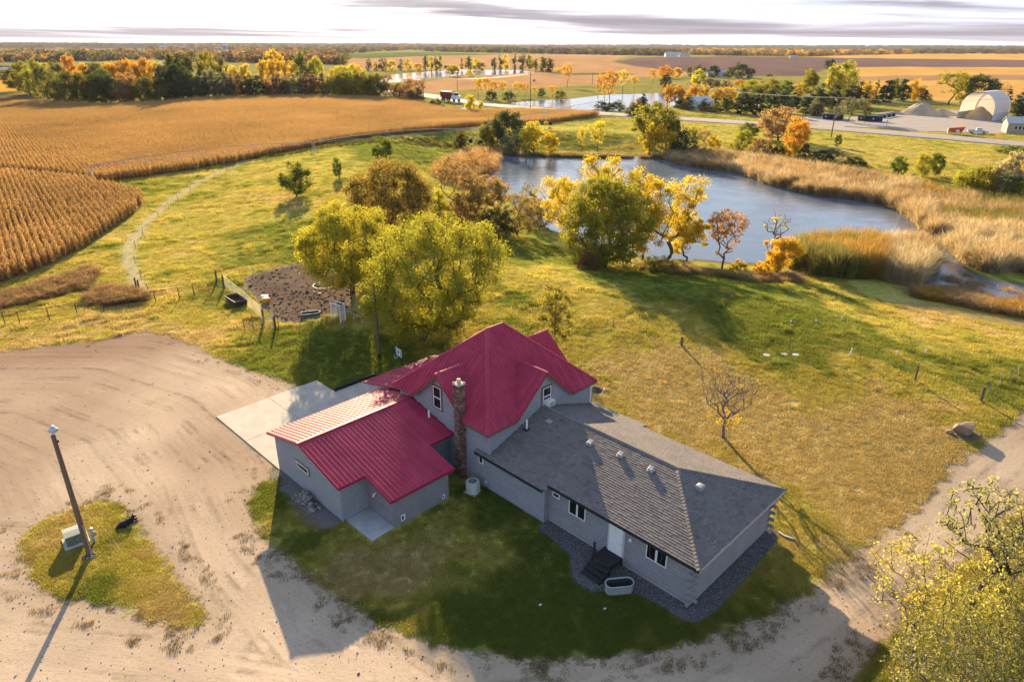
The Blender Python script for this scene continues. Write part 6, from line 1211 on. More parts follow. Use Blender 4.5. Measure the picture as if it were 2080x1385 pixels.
# orange hopper on its side
p = at(1925, 273); t = thing('salt_spreader', 'orange and white salt spreader hopper parked at the depot edge', 'spreader', (p[0], p[1], .1), -.5)
part(t, 'hopper', M_ORANGE, lambda m: m.add([(0, 0, .6), (3.8, 0, .6), (3.8, 1.6, .6), (0, 1.6, .6), (-.2, -.4, 1.9), (4.6, -.4, 2.5), (4.6, 2.0, 2.5), (-.2, 2.0, 1.9)], [(0, 1, 5, 4), (1, 2, 6, 5), (2, 3, 7, 6), (3, 0, 4, 7), (0, 3, 2, 1), (4, 5, 6, 7)])); part(t, 'end_plate', M_WHITE, lambda m: m.box((-.15, .8, 1.0), (.12, 2.2, 1.6)))
for x in (.5, 3.2): part(t, 'stand', M_WHITE, lambda m: m.box((x, -.1, .45), (.25, .2, .9)))
part(t, 'side_panel', M_WHITE, lambda m: m.box((2.6, -.28, 1.1), (.9, .1, .8)))
# vehicles
def wheels(t, xs, y0, y1, r=.38, w=.26):
    for x in xs:
        for y in (y0, y1):
            wv = part(t, 'wheel', M_RUBBER, lambda m: m.tube([(x, y - w / 2, r), (x, y + w / 2, r)], r, 14)); part(wv, 'rim', M_GALV, lambda m: m.tube([(x, y - w / 2 - .02, r), (x, y + w / 2 + .02, r)], r * .55, 10))
A, B = Vector(at(1965, 272)), Vector(at(2007, 274)); d = B - A; t = thing('pickup_truck', 'silver pickup truck parked by the small tan building', 'pickup truck', A + Vector((0, 0, .08)), math.atan2(d.y, d.x)); s = d.length / 5.7; t.scale = (s, s, s)
M_SILV = paint('silver_paint', (.50, .53, .58), .3, .3, .04)
part(t, 'body', M_SILV, lambda m: m.prism([(0, 0, .45), (0, 0, 1.05), (2.2, 0, 1.08), (2.25, 0, 1.12), (4.2, 0, 1.12), (5.55, 0, .98), (5.7, 0, .55), (5.6, 0, .42)], (0, 1.9, 0)))
part(t, 'bed', M_BLKST, lambda m: m.box((1.1, .95, 1.07), (1.9, 1.55, .04)))
cb = part(t, 'cab', M_SILV, lambda m: m.add([(2.2, .05, 1.1), (4.3, .05, 1.1), (4.3, 1.85, 1.1), (2.2, 1.85, 1.1), (2.35, .22, 1.78), (3.6, .22, 1.78), (3.6, 1.68, 1.78), (2.35, 1.68, 1.78)], [(0, 1, 5, 4), (1, 2, 6, 5), (2, 3, 7, 6), (3, 0, 4, 7), (0, 3, 2, 1), (4, 5, 6, 7)]))
part(cb, 'side_window', M_GLASS, lambda m: m.add([(2.42, .075, 1.16), (3.95, .075, 1.16), (3.5, .19, 1.68), (2.46, .19, 1.68)], [(0, 1, 2, 3)])); part(cb, 'windscreen', M_GLASS, lambda m: m.add([(4.26, .2, 1.16), (4.26, 1.7, 1.16), (3.66, 1.6, 1.72), (3.66, .3, 1.72)], [(0, 1, 2, 3)]))
wheels(t, (1.05, 4.55), .08, 1.82)
part(t, 'bumper', M_GALV, lambda m: m.box((5.68, .95, .55), (.12, 1.8, .22))); part(t, 'tailgate', M_SILV, lambda m: m.box((-.02, .95, .78), (.06, 1.7, .5)))
for y in (.25, 1.65): part(t, 'headlight', M_WHITE, lambda m: m.box((5.62, y, .82), (.1, .3, .16)))
A, B = Vector(at(895, 206.5)), Vector(at(926, 209.5)); d = B - A; t = thing('grain_truck', 'dark red grain truck with white cab on the county road', 'truck', A + Vector((0, 0, .3)), math.atan2(d.y, d.x)); s = d.length / 8.6; t.scale = (s, s, s)
M_MAR = paint('maroon_paint', (.20, .018, .025), .5)
part(t, 'grain_box', M_MAR, lambda m: m.prism([(0, 0, 1.2), (5.6, 0, 1.2), (5.75, 0, 3.1), (-.15, 0, 3.1)], (0, 2.4, 0)))
for k in range(7): part(t, 'box_stake', M_MAR, lambda m: m.box((.3 + k * .85, -.04, 2.15), (.12, .08, 1.9)))
part(t, 'tarp', paint('grey_tarp', (.45, .42, .44), .8), lambda m: m.prism([(-.1, 0, 3.1), (-.1, 2.4, 3.1), (-.1, 1.2, 3.4)], (5.8, 0, 0))); cb = part(t, 'cab', M_WHITE, lambda m: m.prism([(5.95, .1, .9), (8.6, .1, .9), (8.6, .1, 1.9), (7.3, .1, 2.05), (7.0, .1, 2.95), (5.95, .1, 2.95)], (0, 2.2, 0)))
part(cb, 'side_window', M_GLASS, lambda m: m.box((6.45, .09, 2.4), (.8, .04, .7))); part(cb, 'windscreen', M_GLASS, lambda m: m.add([(7.34, .25, 2.08), (7.34, 2.15, 2.08), (7.06, 2.1, 2.85), (7.06, .3, 2.85)], [(0, 1, 2, 3)])); part(t, 'chassis', M_BLKST, lambda m: m.box((4.2, 1.2, 1.0), (8.4, 1.0, .25))); wheels(t, (.9, 2.0, 7.4), .15, 2.25, .52, .4)
for y in (.35, 2.05): part(t, 'headlight', M_WHITE, lambda m: m.box((8.6, y, 1.3), (.06, .3, .25)))
# buildings
def shed(name, label, loc, ang, L, W, hw, hr, wm, rm, wins=(), door=None):
    t = thing(name, label, 'building', loc, ang)
    for nm, P, o in (('wall', [(0, 0, 0), (L, 0, 0), (L, 0, hw), (0, 0, hw)], (0, .15, 0)), ('wall', [(0, W, 0), (L, W, 0), (L, W, hw), (0, W, hw)], (0, -.15, 0)), ('gable_wall', [(0, .15, 0), (0, W - .15, 0), (0, W - .15, hw), (0, W / 2, hr), (0, .15, hw)], (.15, 0, 0)), ('gable_wall', [(L, .15, 0), (L, W - .15, 0), (L, W - .15, hw), (L, W / 2, hr), (L, .15, hw)], (-.15, 0, 0))): part(t, nm, wm, lambda m: m.prism(P, o))
    for s in (0, 1):
        e, f = (-.4, hw - (hr - hw) * .4 / (W / 2)), (W / 2, hr)
        q = [(-.4, e[0], e[1] + .06), (L + .4, e[0], e[1] + .06), (L + .4, f[0], f[1] + .06), (-.4, f[0], f[1] + .06)]
        if s: q = [(x, W - y, z) for x, y, z in q]
        part(t, 'roof', rm, lambda m: m.prism(q, (0, 0, .12)))
    for (x, z, w, h) in wins:
        wn = part(t, 'window', M_TRIM, lambda m: m.box((x, -.02, z), (w + .2, .1, h + .2))); part(wn, 'pane', M_GLASS, lambda m: m.box((x, -.06, z), (w, .06, h)))
    if door: part(t, 'door', M_ROOFG, lambda m: m.box((door[0], -.04, door[2] / 2), (door[1], .1, door[2])))
    return t
p = at(2043, 272); shed('office_building', 'small tan building with a pale roof cut by the right edge', (p[0], p[1], .05), -.42, 14, 9, 3.4, 5.0, M_TANW, M_ROOFG, [(2.4 + i * 1.15, 2.0, .8, 1.1) for i in range(4)])
M_FARW = paint('white_house', (.55, .54, .55), .8); M_FARR = paint('dark_roof', (.10, .095, .10), .8)
for i, (u, v, L, W, hw, hr, ang, wm, rm, lab) in enumerate([(60, 118, 22, 11, 4, 7, .2, M_FARW, M_ROOFG, 'small white farm shed left of the windbreak by the lake'), (198, 115, 30, 12, 5, 8.5, -.2, M_FARW, M_ROOFG, 'pale farmhouse roof above the orange windbreak trees'), (228, 117, 20, 10, 4, 7, .1, M_ROOFG, M_FARW, 'white-roofed shed right of the pale farmhouse roof'), (323, 102.5, 70, 26, 10, 17, .1, M_FARW, M_ROOFG, 'long white barn on the horizon left of the silos'), (362, 102.5, 36, 18, 8, 14, -.3, M_FARW, M_ROOFG, 'white farm building between the long barn and the silos'), (1352, 116, 40, 20, 6, 11, .0, M_FARW, M_ROOFG, 'white barn at the edge of the plowed field'), (1380, 116.5, 28, 12, 4, 7, .1, M_FARW, M_ROOFG, 'low white shed right of the plowed-field barn'), (1437, 157, 19, 9, 3.2, 5.2, .05, M_FARW, M_ROOFG, 'grey-roofed house among the green trees beyond the second pond'), (1416, 222, 12, 7, 3, 5, .7, M_FARW, M_FARW, 'white gable hidden among the dark pines by the road'), (1605, 118.5, 20, 10, 3, 5.5, .1, M_FARW, M_ROOFG, 'tiny pale shed at the far edge of the plowed field')]):
    p = at(u, v); shed('farm_building', lab, (p[0], p[1], h1(p[0], p[1])), ang, L, W, hw, hr, wm, rm, [(L * .2, hw * .55, L * .07, hw * .3), (L * .5, hw * .55, L * .07, hw * .3), (L * .8, hw * .55, L * .07, hw * .3)])
for i, (u, v, vt, w, lab) in enumerate([(418, 112, 100, 5, 'shortest grey silo left of the pair behind the trees'), (440, 114, 97, 8, 'left grey silo of the pair above the windbreak'), (448, 114, 97, 8, 'right grey silo of the pair above the windbreak'), (459, 114, 91, 10, 'tallest blue-grey silo with domed top above the windbreak')]):
    p = at(u, v); H_ = zat(u, vt, p[1]); r = w * mpp(p[1]) / 2; t = thing('silo', lab, 'silo', (p[0], p[1], h1(p[0], p[1])), 0, 'silos beyond the windbreak'); part(t, 'shell', paint('silo_steel', (.25, .30, .38), .45, .3), lambda m: m.lathe([(r, 0), (r, H_ * .86)], (0, 0, 0), 16), True); part(t, 'dome', M_FARW, lambda m: m.lathe([(r * 1.02, H_ * .86), (r * .85, H_ * .94), (r * .45, H_ * .99), (.05, H_)], (0, 0, 0), 16), True)
    for k in range(5): part(t, 'hoop', M_GALV, lambda m: m.lathe([(r * 1.01, H_ * (.1 + k * .17)), (r * 1.03, H_ * (.115 + k * .17)), (r * 1.01, H_ * (.13 + k * .17))], (0, 0, 0), 16, cap=False))
# roadside utility poles and their wires
def upole(u, v, vt, label, arm=True):
    p = atg(u, v); Hh = zat(u, vt, p[1]) - p[2]; t = thing('roadside_pole', label, 'utility pole', p, 0, 'roadside utility poles'); part(t, 'pole', M_WOOD if u > 700 else M_WOODL, lambda m: m.tube([(0, 0, -.2), (0, 0, Hh)], .19, 7, .13))
    if arm:
        part(t, 'cross_arm', M_WOOD, lambda m: m.box((0, 0, Hh - .7), (2.2, .12, .14)))
        for x in (-1, 0, 1): part(t, 'insulator', M_WHITE, lambda m: m.lathe([(.05, 0), (.09, .1), (.04, .25)], (x, 0, Hh - .62 if x else Hh), 6))
    return Vector(p) + Vector((0, 0, Hh - .4))
tops = [upole(356, 206, 160, 'leaning pale utility pole in front of the windbreak left of centre'), upole(562, 200, 153, 'pale utility pole in front of the yellow windbreak trees'), upole(861, 204, 158, 'dark utility pole at the right end of the windbreak'), upole(929, 185, 155, 'utility pole beyond the road behind the grain truck'), upole(1077, 223, 148, 'tall utility pole by the second pond'), upole(1203, 172, 146, 'small distant utility pole above the second pond', False), upole(1354, 232, 165, 'dark utility pole right of the second pond'), upole(1688, 280, 196, 'tall utility pole at the road below the depot')]
tops.append(upole(2140, 300, 190, 'utility pole at the right edge by the depot'))
def wire(a, b, sag, dx=0.0):
    m = MB(); m.tube([a.lerp(b, k / 12) + Vector((dx, 0, -sag * 4 * (k / 12) * (1 - k / 12))) for k in range(13)], .03, 3); return m
lab = ['left span of wire in front of the windbreak', 'wire from the pale pole towards the dark pole by the road', 'wire along the road over the truck', 'wire over the second pond', 'wire from the second pond pole to the depot pole', 'wire running off the right edge by the depot']
seq = [tops[0], tops[1], tops[2], tops[4], tops[6], tops[7], tops[8]]; seq0 = Vector(at(60, 214)) + Vector((0, 0, 8))
for i, (a, b) in enumerate(zip([seq0] + seq[:-1], seq)):
    t = thing('power_line', (['wire in front of the left end of the windbreak'] + lab)[i], 'wire', (0, 0, 0), 0, 'overhead wires')
    for k, dx in enumerate((-1, 1)): wire(a, b, 1.2, dx).build('strand', M_GALV, t)
# road signs and mailboxes along the road
for u, v, lab in ((1800, 258, 'thin signpost at the depot entrance'), (1500, 247, 'thin signpost by the road above the pond'), (1981, 283, 'short post by the road below the small tan building')):
    p = atg(u, v); t = thing('road_sign', lab, 'sign', p); part(t, 'post', M_GALV, lambda m: m.box((0, 0, 1.1), (.1, .1, 2.2))); part(t, 'plate', M_GALV, lambda m: m.box((0, -.06, 2.0), (.6, .04, .6)))
# centre-pivot irrigation machine
M_PIV = paint('dull_zinc', (.24, .235, .23), .75, .0, .15)
t = thing('irrigation_pivot', 'long wheeled irrigation pipe standing along the edge of the corn', 'irrigation', (0, 0, 0))
tw = [(at(190, 372), 3.5), (at(640, 324), 4.2), (at(966, 292), 4.2), (at(1108, 254), 4.3), ((*at2(1232, 226), 0), 4.6)]
PP = [Vector((*p[:2], h)) for p, h in tw]
for i, (a, b) in enumerate(zip(PP[:-1], PP[1:])):
    bow = 1.1 if i < 3 else .4; pts = [a.lerp(b, k / 14) + Vector((0, 0, bow * 4 * (k / 14) * (1 - k / 14))) for k in range(15)]
    part(t, 'span_pipe', M_PIV, lambda m: m.tube(pts, .075, 6)); side = (b - a).cross(Vector((0, 0, 1))).normalized()
    for sg in (-1, 1):
        low = [p_ + side * sg * .55 + Vector((0, 0, -1.3 * (1 - abs(k / 7 - 1) ** 2) - .05)) for k, p_ in enumerate(pts)]
        part(t, 'truss_rod', M_GALV, lambda m: m.tube(low, .022, 3))
        for k in range(2, 14, 3): part(t, 'truss_strut', M_GALV, lambda m: (m.tube([pts[k], low[k]], .028, 3), m.tube([pts[k], low[min(14, k + 2)]], .02, 3)))
    for k in range(1, 14, 2): part(t, 'sprinkler_drop', M_RUBBER, lambda m: m.tube([pts[k], pts[k] + Vector((0, 0, -1.1))], .015, 3))
for i, p in enumerate(PP[:4]):
    base = Vector((p.x, p.y, 0)); d = (PP[min(i + 1, 4)] - PP[max(i - 1, 0)]); d.z = 0; d.normalize(); s = d.cross(Vector((0, 0, 1)))
    for sg in (-1, 1):
        for o in (-.5, .5): part(t, 'tower_leg', M_GALV, lambda m: m.tube([p + d * o * .5, base + s * sg * 1.9 + Vector((0, 0, .7))], .045, 4))
        part(t, 'wheel', M_RUBBER, lambda m: m.tube([base + s * sg * 1.9 + d * .18 + Vector((0, 0, .6)), base + s * sg * 1.9 - d * .18 + Vector((0, 0, .6))], .6, 14))
    part(t, 'base_beam', M_GALV, lambda m: m.tube([base + s * 1.9 + Vector((0, 0, .75)), base - s * 1.9 + Vector((0, 0, .75))], .08, 4))
part(t, 'control_box', paint('blue_box', (.06, .18, .42), .5), lambda m: m.box((PP[0].x - 1.2, PP[0].y - .3, 1.2), (.9, .6, .9)))
# ================================================================== UNCOUNTABLE GROWTH (stuff)
HID = bpy.data.collections.new('clump_shapes')
def clump(name, V, F, tint, mat):
    me = npmesh(name, V, F, mat); attr(me, 'tint', 'FLOAT', 'FACE', np.asarray(tint, np.float32)); return me
def scatter(name, meshes, P, rz, scl, col, label, cat, tilt=None):
    n = len(P); c = bpy.data.collections.new(name + '_shapes')
    for i, m in enumerate(meshes): o = bpy.data.objects.new(f'{name}_{i}', m); c.objects.link(o)
    me = bpy.data.meshes.new(name); me.vertices.add(n); me.vertices.foreach_set('co', np.asarray(P, np.float32).ravel()); me.update()
    rot = np.zeros((n, 3), np.float32); rot[:, 2] = rz
    if tilt is not None: rot[:, :2] = tilt
    attr(me, 'rot', 'FLOAT_VECTOR', 'POINT', rot)
    scl = np.asarray(scl, np.float32); scl = np.stack([scl] * 3, 1) if scl.ndim == 1 else scl
    attr(me, 'scl', 'FLOAT_VECTOR', 'POINT', scl); attr(me, 'idx', 'INT', 'POINT', RNG.integers(0, len(meshes), n).astype(np.int32))
    attr(me, 'icol', 'FLOAT_COLOR', 'POINT', np.c_[col, np.ones(n)].astype(np.float32))
    ng = bpy.data.node_groups.new(name, 'GeometryNodeTree'); ng.interface.new_socket('Geometry', in_out='INPUT', socket_type='NodeSocketGeometry'); ng.interface.new_socket('Geometry', in_out='OUTPUT', socket_type='NodeSocketGeometry')
    gi_ = ng.nodes.new('NodeGroupInput'); go = ng.nodes.new('NodeGroupOutput'); ci = ng.nodes.new('GeometryNodeCollectionInfo'); ci.inputs[0].default_value = c; ci.inputs['Separate Children'].default_value = True; ci.inputs['Reset Children'].default_value = True
    ip = ng.nodes.new('GeometryNodeInstanceOnPoints'); ip.inputs['Pick Instance'].default_value = True
    def na(nm, ty): a = ng.nodes.new('GeometryNodeInputNamedAttribute'); a.data_type = ty; a.inputs[0].default_value = nm; return a.outputs[0]
    e2r = ng.nodes.new('FunctionNodeEulerToRotation'); ng.links.new(na('rot', 'FLOAT_VECTOR'), e2r.inputs[0])
    L = ng.links.new; L(gi_.outputs[0], ip.inputs['Points']); L(ci.outputs[0], ip.inputs['Instance']); L(na('idx', 'INT'), ip.inputs['Instance Index']); L(e2r.outputs[0], ip.inputs['Rotation']); L(na('scl', 'FLOAT_VECTOR'), ip.inputs['Scale']); L(ip.outputs[0], go.inputs[0])
    o = obj(name, me); m = o.modifiers.new('growth', 'NODES'); m.node_group = ng
    return tag(o, label, cat, kind='stuff')
def blades(n, rad, h, w, rng, lean=.35, bend=.25, tone=(.35, .65)):
    """n upright blades, each two stacked quads that arch outwards"""
    a = rng.random(n) * 6.283; r = rad * np.sqrt(rng.random(n)); x, y = r * np.cos(a), r * np.sin(a); hh = h * rng.uniform(.55, 1.1, n)
    d = rng.random(n) * 6.283; ln = lean * rng.random(n); dx, dy = np.cos(d) * ln * hh, np.sin(d) * ln * hh; f = rng.random(n) * 6.283; wx, wy = np.cos(f) * w / 2, np.sin(f) * w / 2
    z0 = np.zeros(n)
    b0 = np.stack([x - wx, y - wy, z0], 1); b1 = np.stack([x + wx, y + wy, z0], 1)
    m0 = np.stack([x + dx * .4 - wx * .8, y + dy * .4 - wy * .8, hh * .6], 1); m1 = np.stack([x + dx * .4 + wx * .8, y + dy * .4 + wy * .8, hh * .6], 1)
    t0 = np.stack([x + dx * (1 + bend) - wx * .15, y + dy * (1 + bend) - wy * .15, hh], 1); t1 = np.stack([x + dx * (1 + bend) + wx * .15, y + dy * (1 + bend) + wy * .15, hh], 1)
    V = np.stack([b0, b1, m0, m1, t0, t1], 1).reshape(-1, 3); i = np.arange(n)[:, None] * 6
    F = np.concatenate([i + np.array([[0, 1, 3, 2]]), i + np.array([[2, 3, 5, 4]])]); ti = rng.uniform(*tone, n); return V, F, np.r_[ti, ti]
def vat(U, V_, z=None):
    """many sight lines met with the ground"""
    x = (U - 1040) / FPX; y = (V_ - 692.5) / FPX; c, s = math.cos(ROLL), math.sin(ROLL); x, y = x * c + y * s, -x * s + y * c
    cp, sp = math.cos(PITCH), math.sin(PITCH); dx, dy, dz = x, cp - y * sp, -(sp + y * cp)
    zz = np.zeros(len(U)) if z is None else np.full(len(U), float(z))
    for k in range(7 if z is None else 1):
        t = (zz - CAM_H) / dz; X, Y = dx * t, dy * t
        if z is None: zz = zz * .4 + height(X, Y) * .6
    return X, Y, zz
def inpx(n, poly, z=None):
    P = np.array(poly, float); lo, hi = P.min(0), P.max(0); U, V_ = [], []
    got = 0
    while got < n:
        u = RNG.uniform(lo[0], hi[0], n); v = RNG.uniform(lo[1], hi[1], n); k = sdpoly(u, v, poly) > 0; U.append(u[k]); V_.append(v[k]); got += int(k.sum())
    return vat(np.concatenate(U)[:n], np.concatenate(V_)[:n], z)
rng = np.random.default_rng(3)
# ---- grass of lawn and pasture
GR = [clump(f'grass_clump_{i}', *blades(34, .26, .105, .020, rng, .9, .3, (.25, .8)), M_LEAFI) for i in range(4)]
HOUSE_RECTS = [(-8, .2, 0, 9), (0, 3, 1.8, 6.3), (-5.6, 4, 8.7, 19), (4, 8.8, 8.7, 18.9), (8.7, 19, 9.0, 18), (-18.4, -7.8, -.2, 9), (-15.5, -5.5, 8.8, 16.2), (0, 2.9, .1, 1.9), (-7.9, 0, -.55, 0), (-6, 0, -1.2, -.5)]
def off_house(x, y):
    s = (x + 10.39) * math.cos(HA) + (y - 34.22) * math.sin(HA); t_ = -(x + 10.39) * math.sin(HA) + (y - 34.22) * math.cos(HA); ok = np.ones(len(x), bool)
    for a, b, c, d in HOUSE_RECTS: ok &= ~((s > a) & (s < b) & (t_ > c) & (t_ < d))
    ok &= sdpoly(s, t_, BED) < 0.05
    return ok
def grass(n, vlo, vhi, smin):
    U = RNG.uniform(-120, 2200, n); V_ = RNG.uniform(vlo, vhi, n); X, Y, Z_ = vat(U, V_)
    yard, mud, corn = masks(X, Y); e = 1.4 * (fbm(X * 1.3, Y * 1.3, 4, 91) - .5)
    ok = (yard < e * 1.1 - .1) & (mud < e - .3) & (corn < -.3) & (Z_ > -1.9)
    for W_ in WATERS[1:4]: ok &= sdpoly(X, Y, W_) < -1
    ok &= sdline(X, Y, [(p.x, p.y) for p in ROADQ[::3]]) > 7.5; ok &= sdpoly(X, Y, DEPOT) < -1; ok &= off_house(X, Y)
    ok &= (np.hypot(X, Y) > 60) | (fbm(X / .8, Y / .8, 3, 44) > .36) | (RNG.random(n) < .72)
    ok &= sdline(X, Y, TRACK) > .85 + .4 * RNG.random(n)
    for P, c in FIELDS[:1]: ok &= sdpoly(X, Y, P) < 0
    X, Y, Z_ = X[ok], Y[ok], Z_[ok]; r = np.hypot(X, Y); d = dryness(X, Y)
    c = grass_rgb(X, Y); c = c * RNG.uniform(.75, 1.3, len(X))[:, None]; straw = RNG.random(len(X)) < .12 + .2 * d; c[straw] = c[straw] * .5 + np.array([.30, .22, .10]) * .5
    rough = sstep(.52, .75, fbm(X / 2.2, Y / 2.2, 3, 55)) * sstep(50, 75, r); s = np.maximum(smin, (r / 48) ** .8) * RNG.uniform(.7, 1.3, len(X))
    sz = np.minimum(s, 1.5) * (1 + 1.5 * rough) * np.where(d < .3, 1.2, .9)
    return np.stack([X, Y, Z_ - .01], 1), np.stack([s, s, sz], 1), c
G1 = grass(190000, 430, 1430, .8); G2 = grass(60000, 215, 430, 1.0)
P_, S_, C_ = (np.concatenate([a, b]) for a, b in zip(G1, G2))
scatter('grass', GR, P_, RNG.random(len(P_)) * 6.283, S_, C_, 'short autumn grass of the lawn and pasture', 'grass')
# ---- coarse tussocks scattered over lawn and pasture
TU = [clump(f'tussock_{i}', *blades(46, .32, .34, .022, rng, .7, .4, (.2, .8)), M_LEAFI) for i in range(3)]
U = RNG.uniform(-50, 2120, 9000); V_ = RNG.uniform(270, 800, 9000); X, Y, Z_ = vat(U, V_); yard, mud, corn = masks(X, Y); k = (yard < -.5) & (mud < -.2) & (corn < -1) & (Z_ > -1.9) & (fbm(X / 3.5, Y / 3.5, 3, 66) > .60) & off_house(X, Y)
X, Y, Z_ = X[k], Y[k], Z_[k]; c = grass_rgb(X, Y) * RNG.uniform(.5, 1.1, len(X))[:, None]; scatter('tussocks', TU, np.stack([X, Y, Z_], 1), RNG.random(len(X)) * 6.283, np.clip(np.hypot(X, Y) / 110, .7, 1.7) * RNG.uniform(.5, 1.15, len(X)), c, 'coarse dark grass tussocks dotted over lawn and pasture', 'grass')
# ---- corn
def corn_row(rng, n=11, L=1.7):
    V, F, T = [], [], []
    for i in range(n):
        x = -L / 2 + L * (i + .5) / n + rng.normal(0, .03); y = rng.normal(0, .035); h = rng.uniform(1.6, 2.5); lean = rng.normal(0, .10, 2)
        def quad(a, b, c, d, t): o = len(V); V.extend([a, b, c, d]); F.append((o, o + 1, o + 2, o + 3)); T.append(t)
        quad((x - .018, y, 0), (x + .018, y, 0), (x + lean[0] + .012, y + lean[1], h), (x + lean[0] - .012, y + lean[1], h), .35)
        for k in range(8):
            f = .22 + .68 * k / 8; z = h * f; a = rng.random() * 6.283; l = rng.uniform(.28, .52); w = .05; cx, cy = x + lean[0] * f, y + lean[1] * f; dx, dy = math.cos(a), math.sin(a); px, py = -dy * w, dx * w
            m = (cx + dx * l * .5, cy + dy * l * .5, z + .16); e = (cx + dx * l, cy + dy * l, z - rng.uniform(.1, .4)); t = rng.uniform(.3, .85)
            quad((cx - px, cy - py, z), (cx + px, cy + py, z), (m[0] + px, m[1] + py, m[2]), (m[0] - px, m[1] - py, m[2]), t); quad((m[0] - px, m[1] - py, m[2]), (m[0] + px, m[1] + py, m[2]), (e[0] + px * .2, e[1] + py * .2, e[2]), (e[0] - px * .2, e[1] - py * .2, e[2]), t)
        for k in range(3):
            a = rng.random() * 6.283; o = len(V); tx, ty = x + lean[0], y + lean[1]; quad((tx - .012, ty, h - .05), (tx + .012, ty, h - .05), (tx + math.cos(a) * .12 + .008, ty + math.sin(a) * .12, h + .24), (tx + math.cos(a) * .12 - .008, ty + math.sin(a) * .12, h + .24), .6)
    return np.array(V), np.array(F), T
CR = [clump(f'corn_row_{i}', *corn_row(rng), M_LEAFI) for i in range(5)]
ra = math.radians(127.0); rd = np.array([math.cos(ra), math.sin(ra)]); rn = np.array([-rd[1], rd[0]]); cp = np.array(CORN); a_ = cp @ rd; b_ = cp @ rn
A_, B_ = np.meshgrid(np.arange(a_.min(), a_.max(), 1.65), np.arange(b_.min(), b_.max(), .84), indexing='ij'); A_ = A_.ravel(); B_ = B_.ravel(); X, Y = A_ * rd[0] + B_ * rn[0], A_ * rd[1] + B_ * rn[1]
jt = RNG.normal(0, .04, len(X)); X = X + rn[0] * jt; Y = Y + rn[1] * jt; th_ = np.arctan2(X, Y); r = np.hypot(X, Y); k = (np.abs(th_) < .78) & (sdpoly(X, Y, CORN) > .4) & (r < 420)
k &= ~((sdline(X, Y, [at2(*p) for p in ((196, 372), (120, 362), (60, 356), (-60, 350))]) < 1.6)); k &= RNG.random(len(X)) < .92 + .08 * fbm(X / 3, Y / 3, 2, 88)
X, Y, r = X[k], Y[k], r[k]; n = len(X); Z_ = height(X, Y)
tone = fbm(X / 18, Y / 30, 3, 81); c = np.array([.43, .295, .135])[None] * (.8 + .5 * tone)[:, None] * RNG.uniform(.94, 1.06, n)[:, None]; c = lerp3(c, (.50, .36, .17), sstep(.5, .75, fbm(X / 60, Y / 40, 2, 85)) * .5)
wide = np.ones(n); S_ = np.stack([wide * RNG.uniform(.92, 1.08, n), wide, RNG.uniform(.96, 1.04, n) * (.86 + .28 * fbm(X / 9, Y / 9, 3, 89))], 1)
scatter('corn', CR, np.stack([X, Y, Z_], 1), ra + np.where(RNG.random(n) < .5, 0, math.pi), S_, c, 'ripe tan corn standing in rows', 'corn', RNG.normal(0, .015, (n, 2)))
# ---- reeds round the pond
RD = [clump(f'reed_clump_{i}', *blades(48, .5, 2.3, .05, rng, .45, .9, (.15, .95)), M_LEAFI) for i in range(4)]
def reeds(name, poly, n, h, cols, label, z=-2.0, hv=.45, minz=None):
    X, Y, _ = inpx(n, poly, None); Z_ = np.maximum(height(X, Y), POND_Z - .25); f = fbm(X / 7, Y / 7, 3, 15)
    c = np.array(cols)[np.clip((f * 1.5 * len(cols) - .25 * len(cols)).astype(int), 0, len(cols) - 1)] * RNG.uniform(.65, 1.3, n)[:, None]
    keep = (f > .33); s = h / 2.3 * RNG.uniform(1 - hv, 1 + hv, n); scatter(name, RD, np.stack([X, Y, Z_], 1)[keep], (RNG.random(n) * 6.283)[keep], np.stack([np.ones(n) * 1.1, np.ones(n) * 1.1, s], 1)[keep], c[keep], label, 'reeds', RNG.normal(0, .17, (n, 2))[keep])
TANR, PALER, BRR, GRR, ORR = (.39, .30, .18), (.48, .41, .28), (.29, .20, .115), (.20, .20, .07), (.38, .25, .075)
reeds('reeds', [(1340, 324), (1395, 316), (1480, 322), (1560, 332), (1640, 346), (1720, 360), (1800, 374), (1860, 386), (1885, 420), (1905, 470), (1915, 500), (1885, 482), (1862, 455), (1830, 432), (1790, 416), (1720, 405), (1650, 399), (1600, 388), (1550, 374), (1510, 356), (1450, 348), (1390, 338)], 5200, 2.3, (BRR, TANR, TANR, PALER), 'tan reed belt along the far right bank of the pond')
reeds('reeds', [(1860, 388), (1960, 402), (2080, 420), (2240, 436), (2240, 510), (2080, 480), (1990, 470), (1900, 462), (1870, 420)], 3000, 2.0, (TANR, ORR, GRR, TANR), 'mixed green and tan reeds right of the pond below the clump')
reeds('reeds', [(1890, 470), (1990, 472), (2080, 484), (2240, 515), (2240, 590), (2080, 562), (2000, 552), (1960, 536), (1930, 512), (1900, 490)], 3600, 2.3, (PALER, PALER, TANR, PALER), 'pale feathery reeds at the right edge of the marsh')
reeds('reeds', [(1605, 545), (1620, 520), (1700, 514), (1780, 512), (1790, 566), (1720, 566), (1650, 560)], 2600, 3.0, (ORR, GRR, ORR, GRR), 'tall orange and green reeds on the near bank', z=-1.7)
reeds('reeds', [(1780, 512), (1860, 512), (1898, 528), (1895, 555), (1860, 584), (1800, 572)], 1900, 2.7, (PALER, PALER, TANR), 'silvery reed heads beside the marsh inlet', z=-1.8)
reeds('reeds', [(885, 362), (905, 332), (960, 312), (1018, 316), (1012, 346), (960, 368)], 1300, 1.9, (BRR, TANR, BRR), 'rusty reeds on the point at the left end of the pond', z=-1.5)
reeds('reeds', [(1000, 318), (1100, 322), (1200, 324), (1350, 326), (1350, 318), (1200, 315), (1100, 313), (1000, 311)], 900, .9, (BRR, TANR, GRR), 'low brown grass along the far shoreline', z=-2.0)
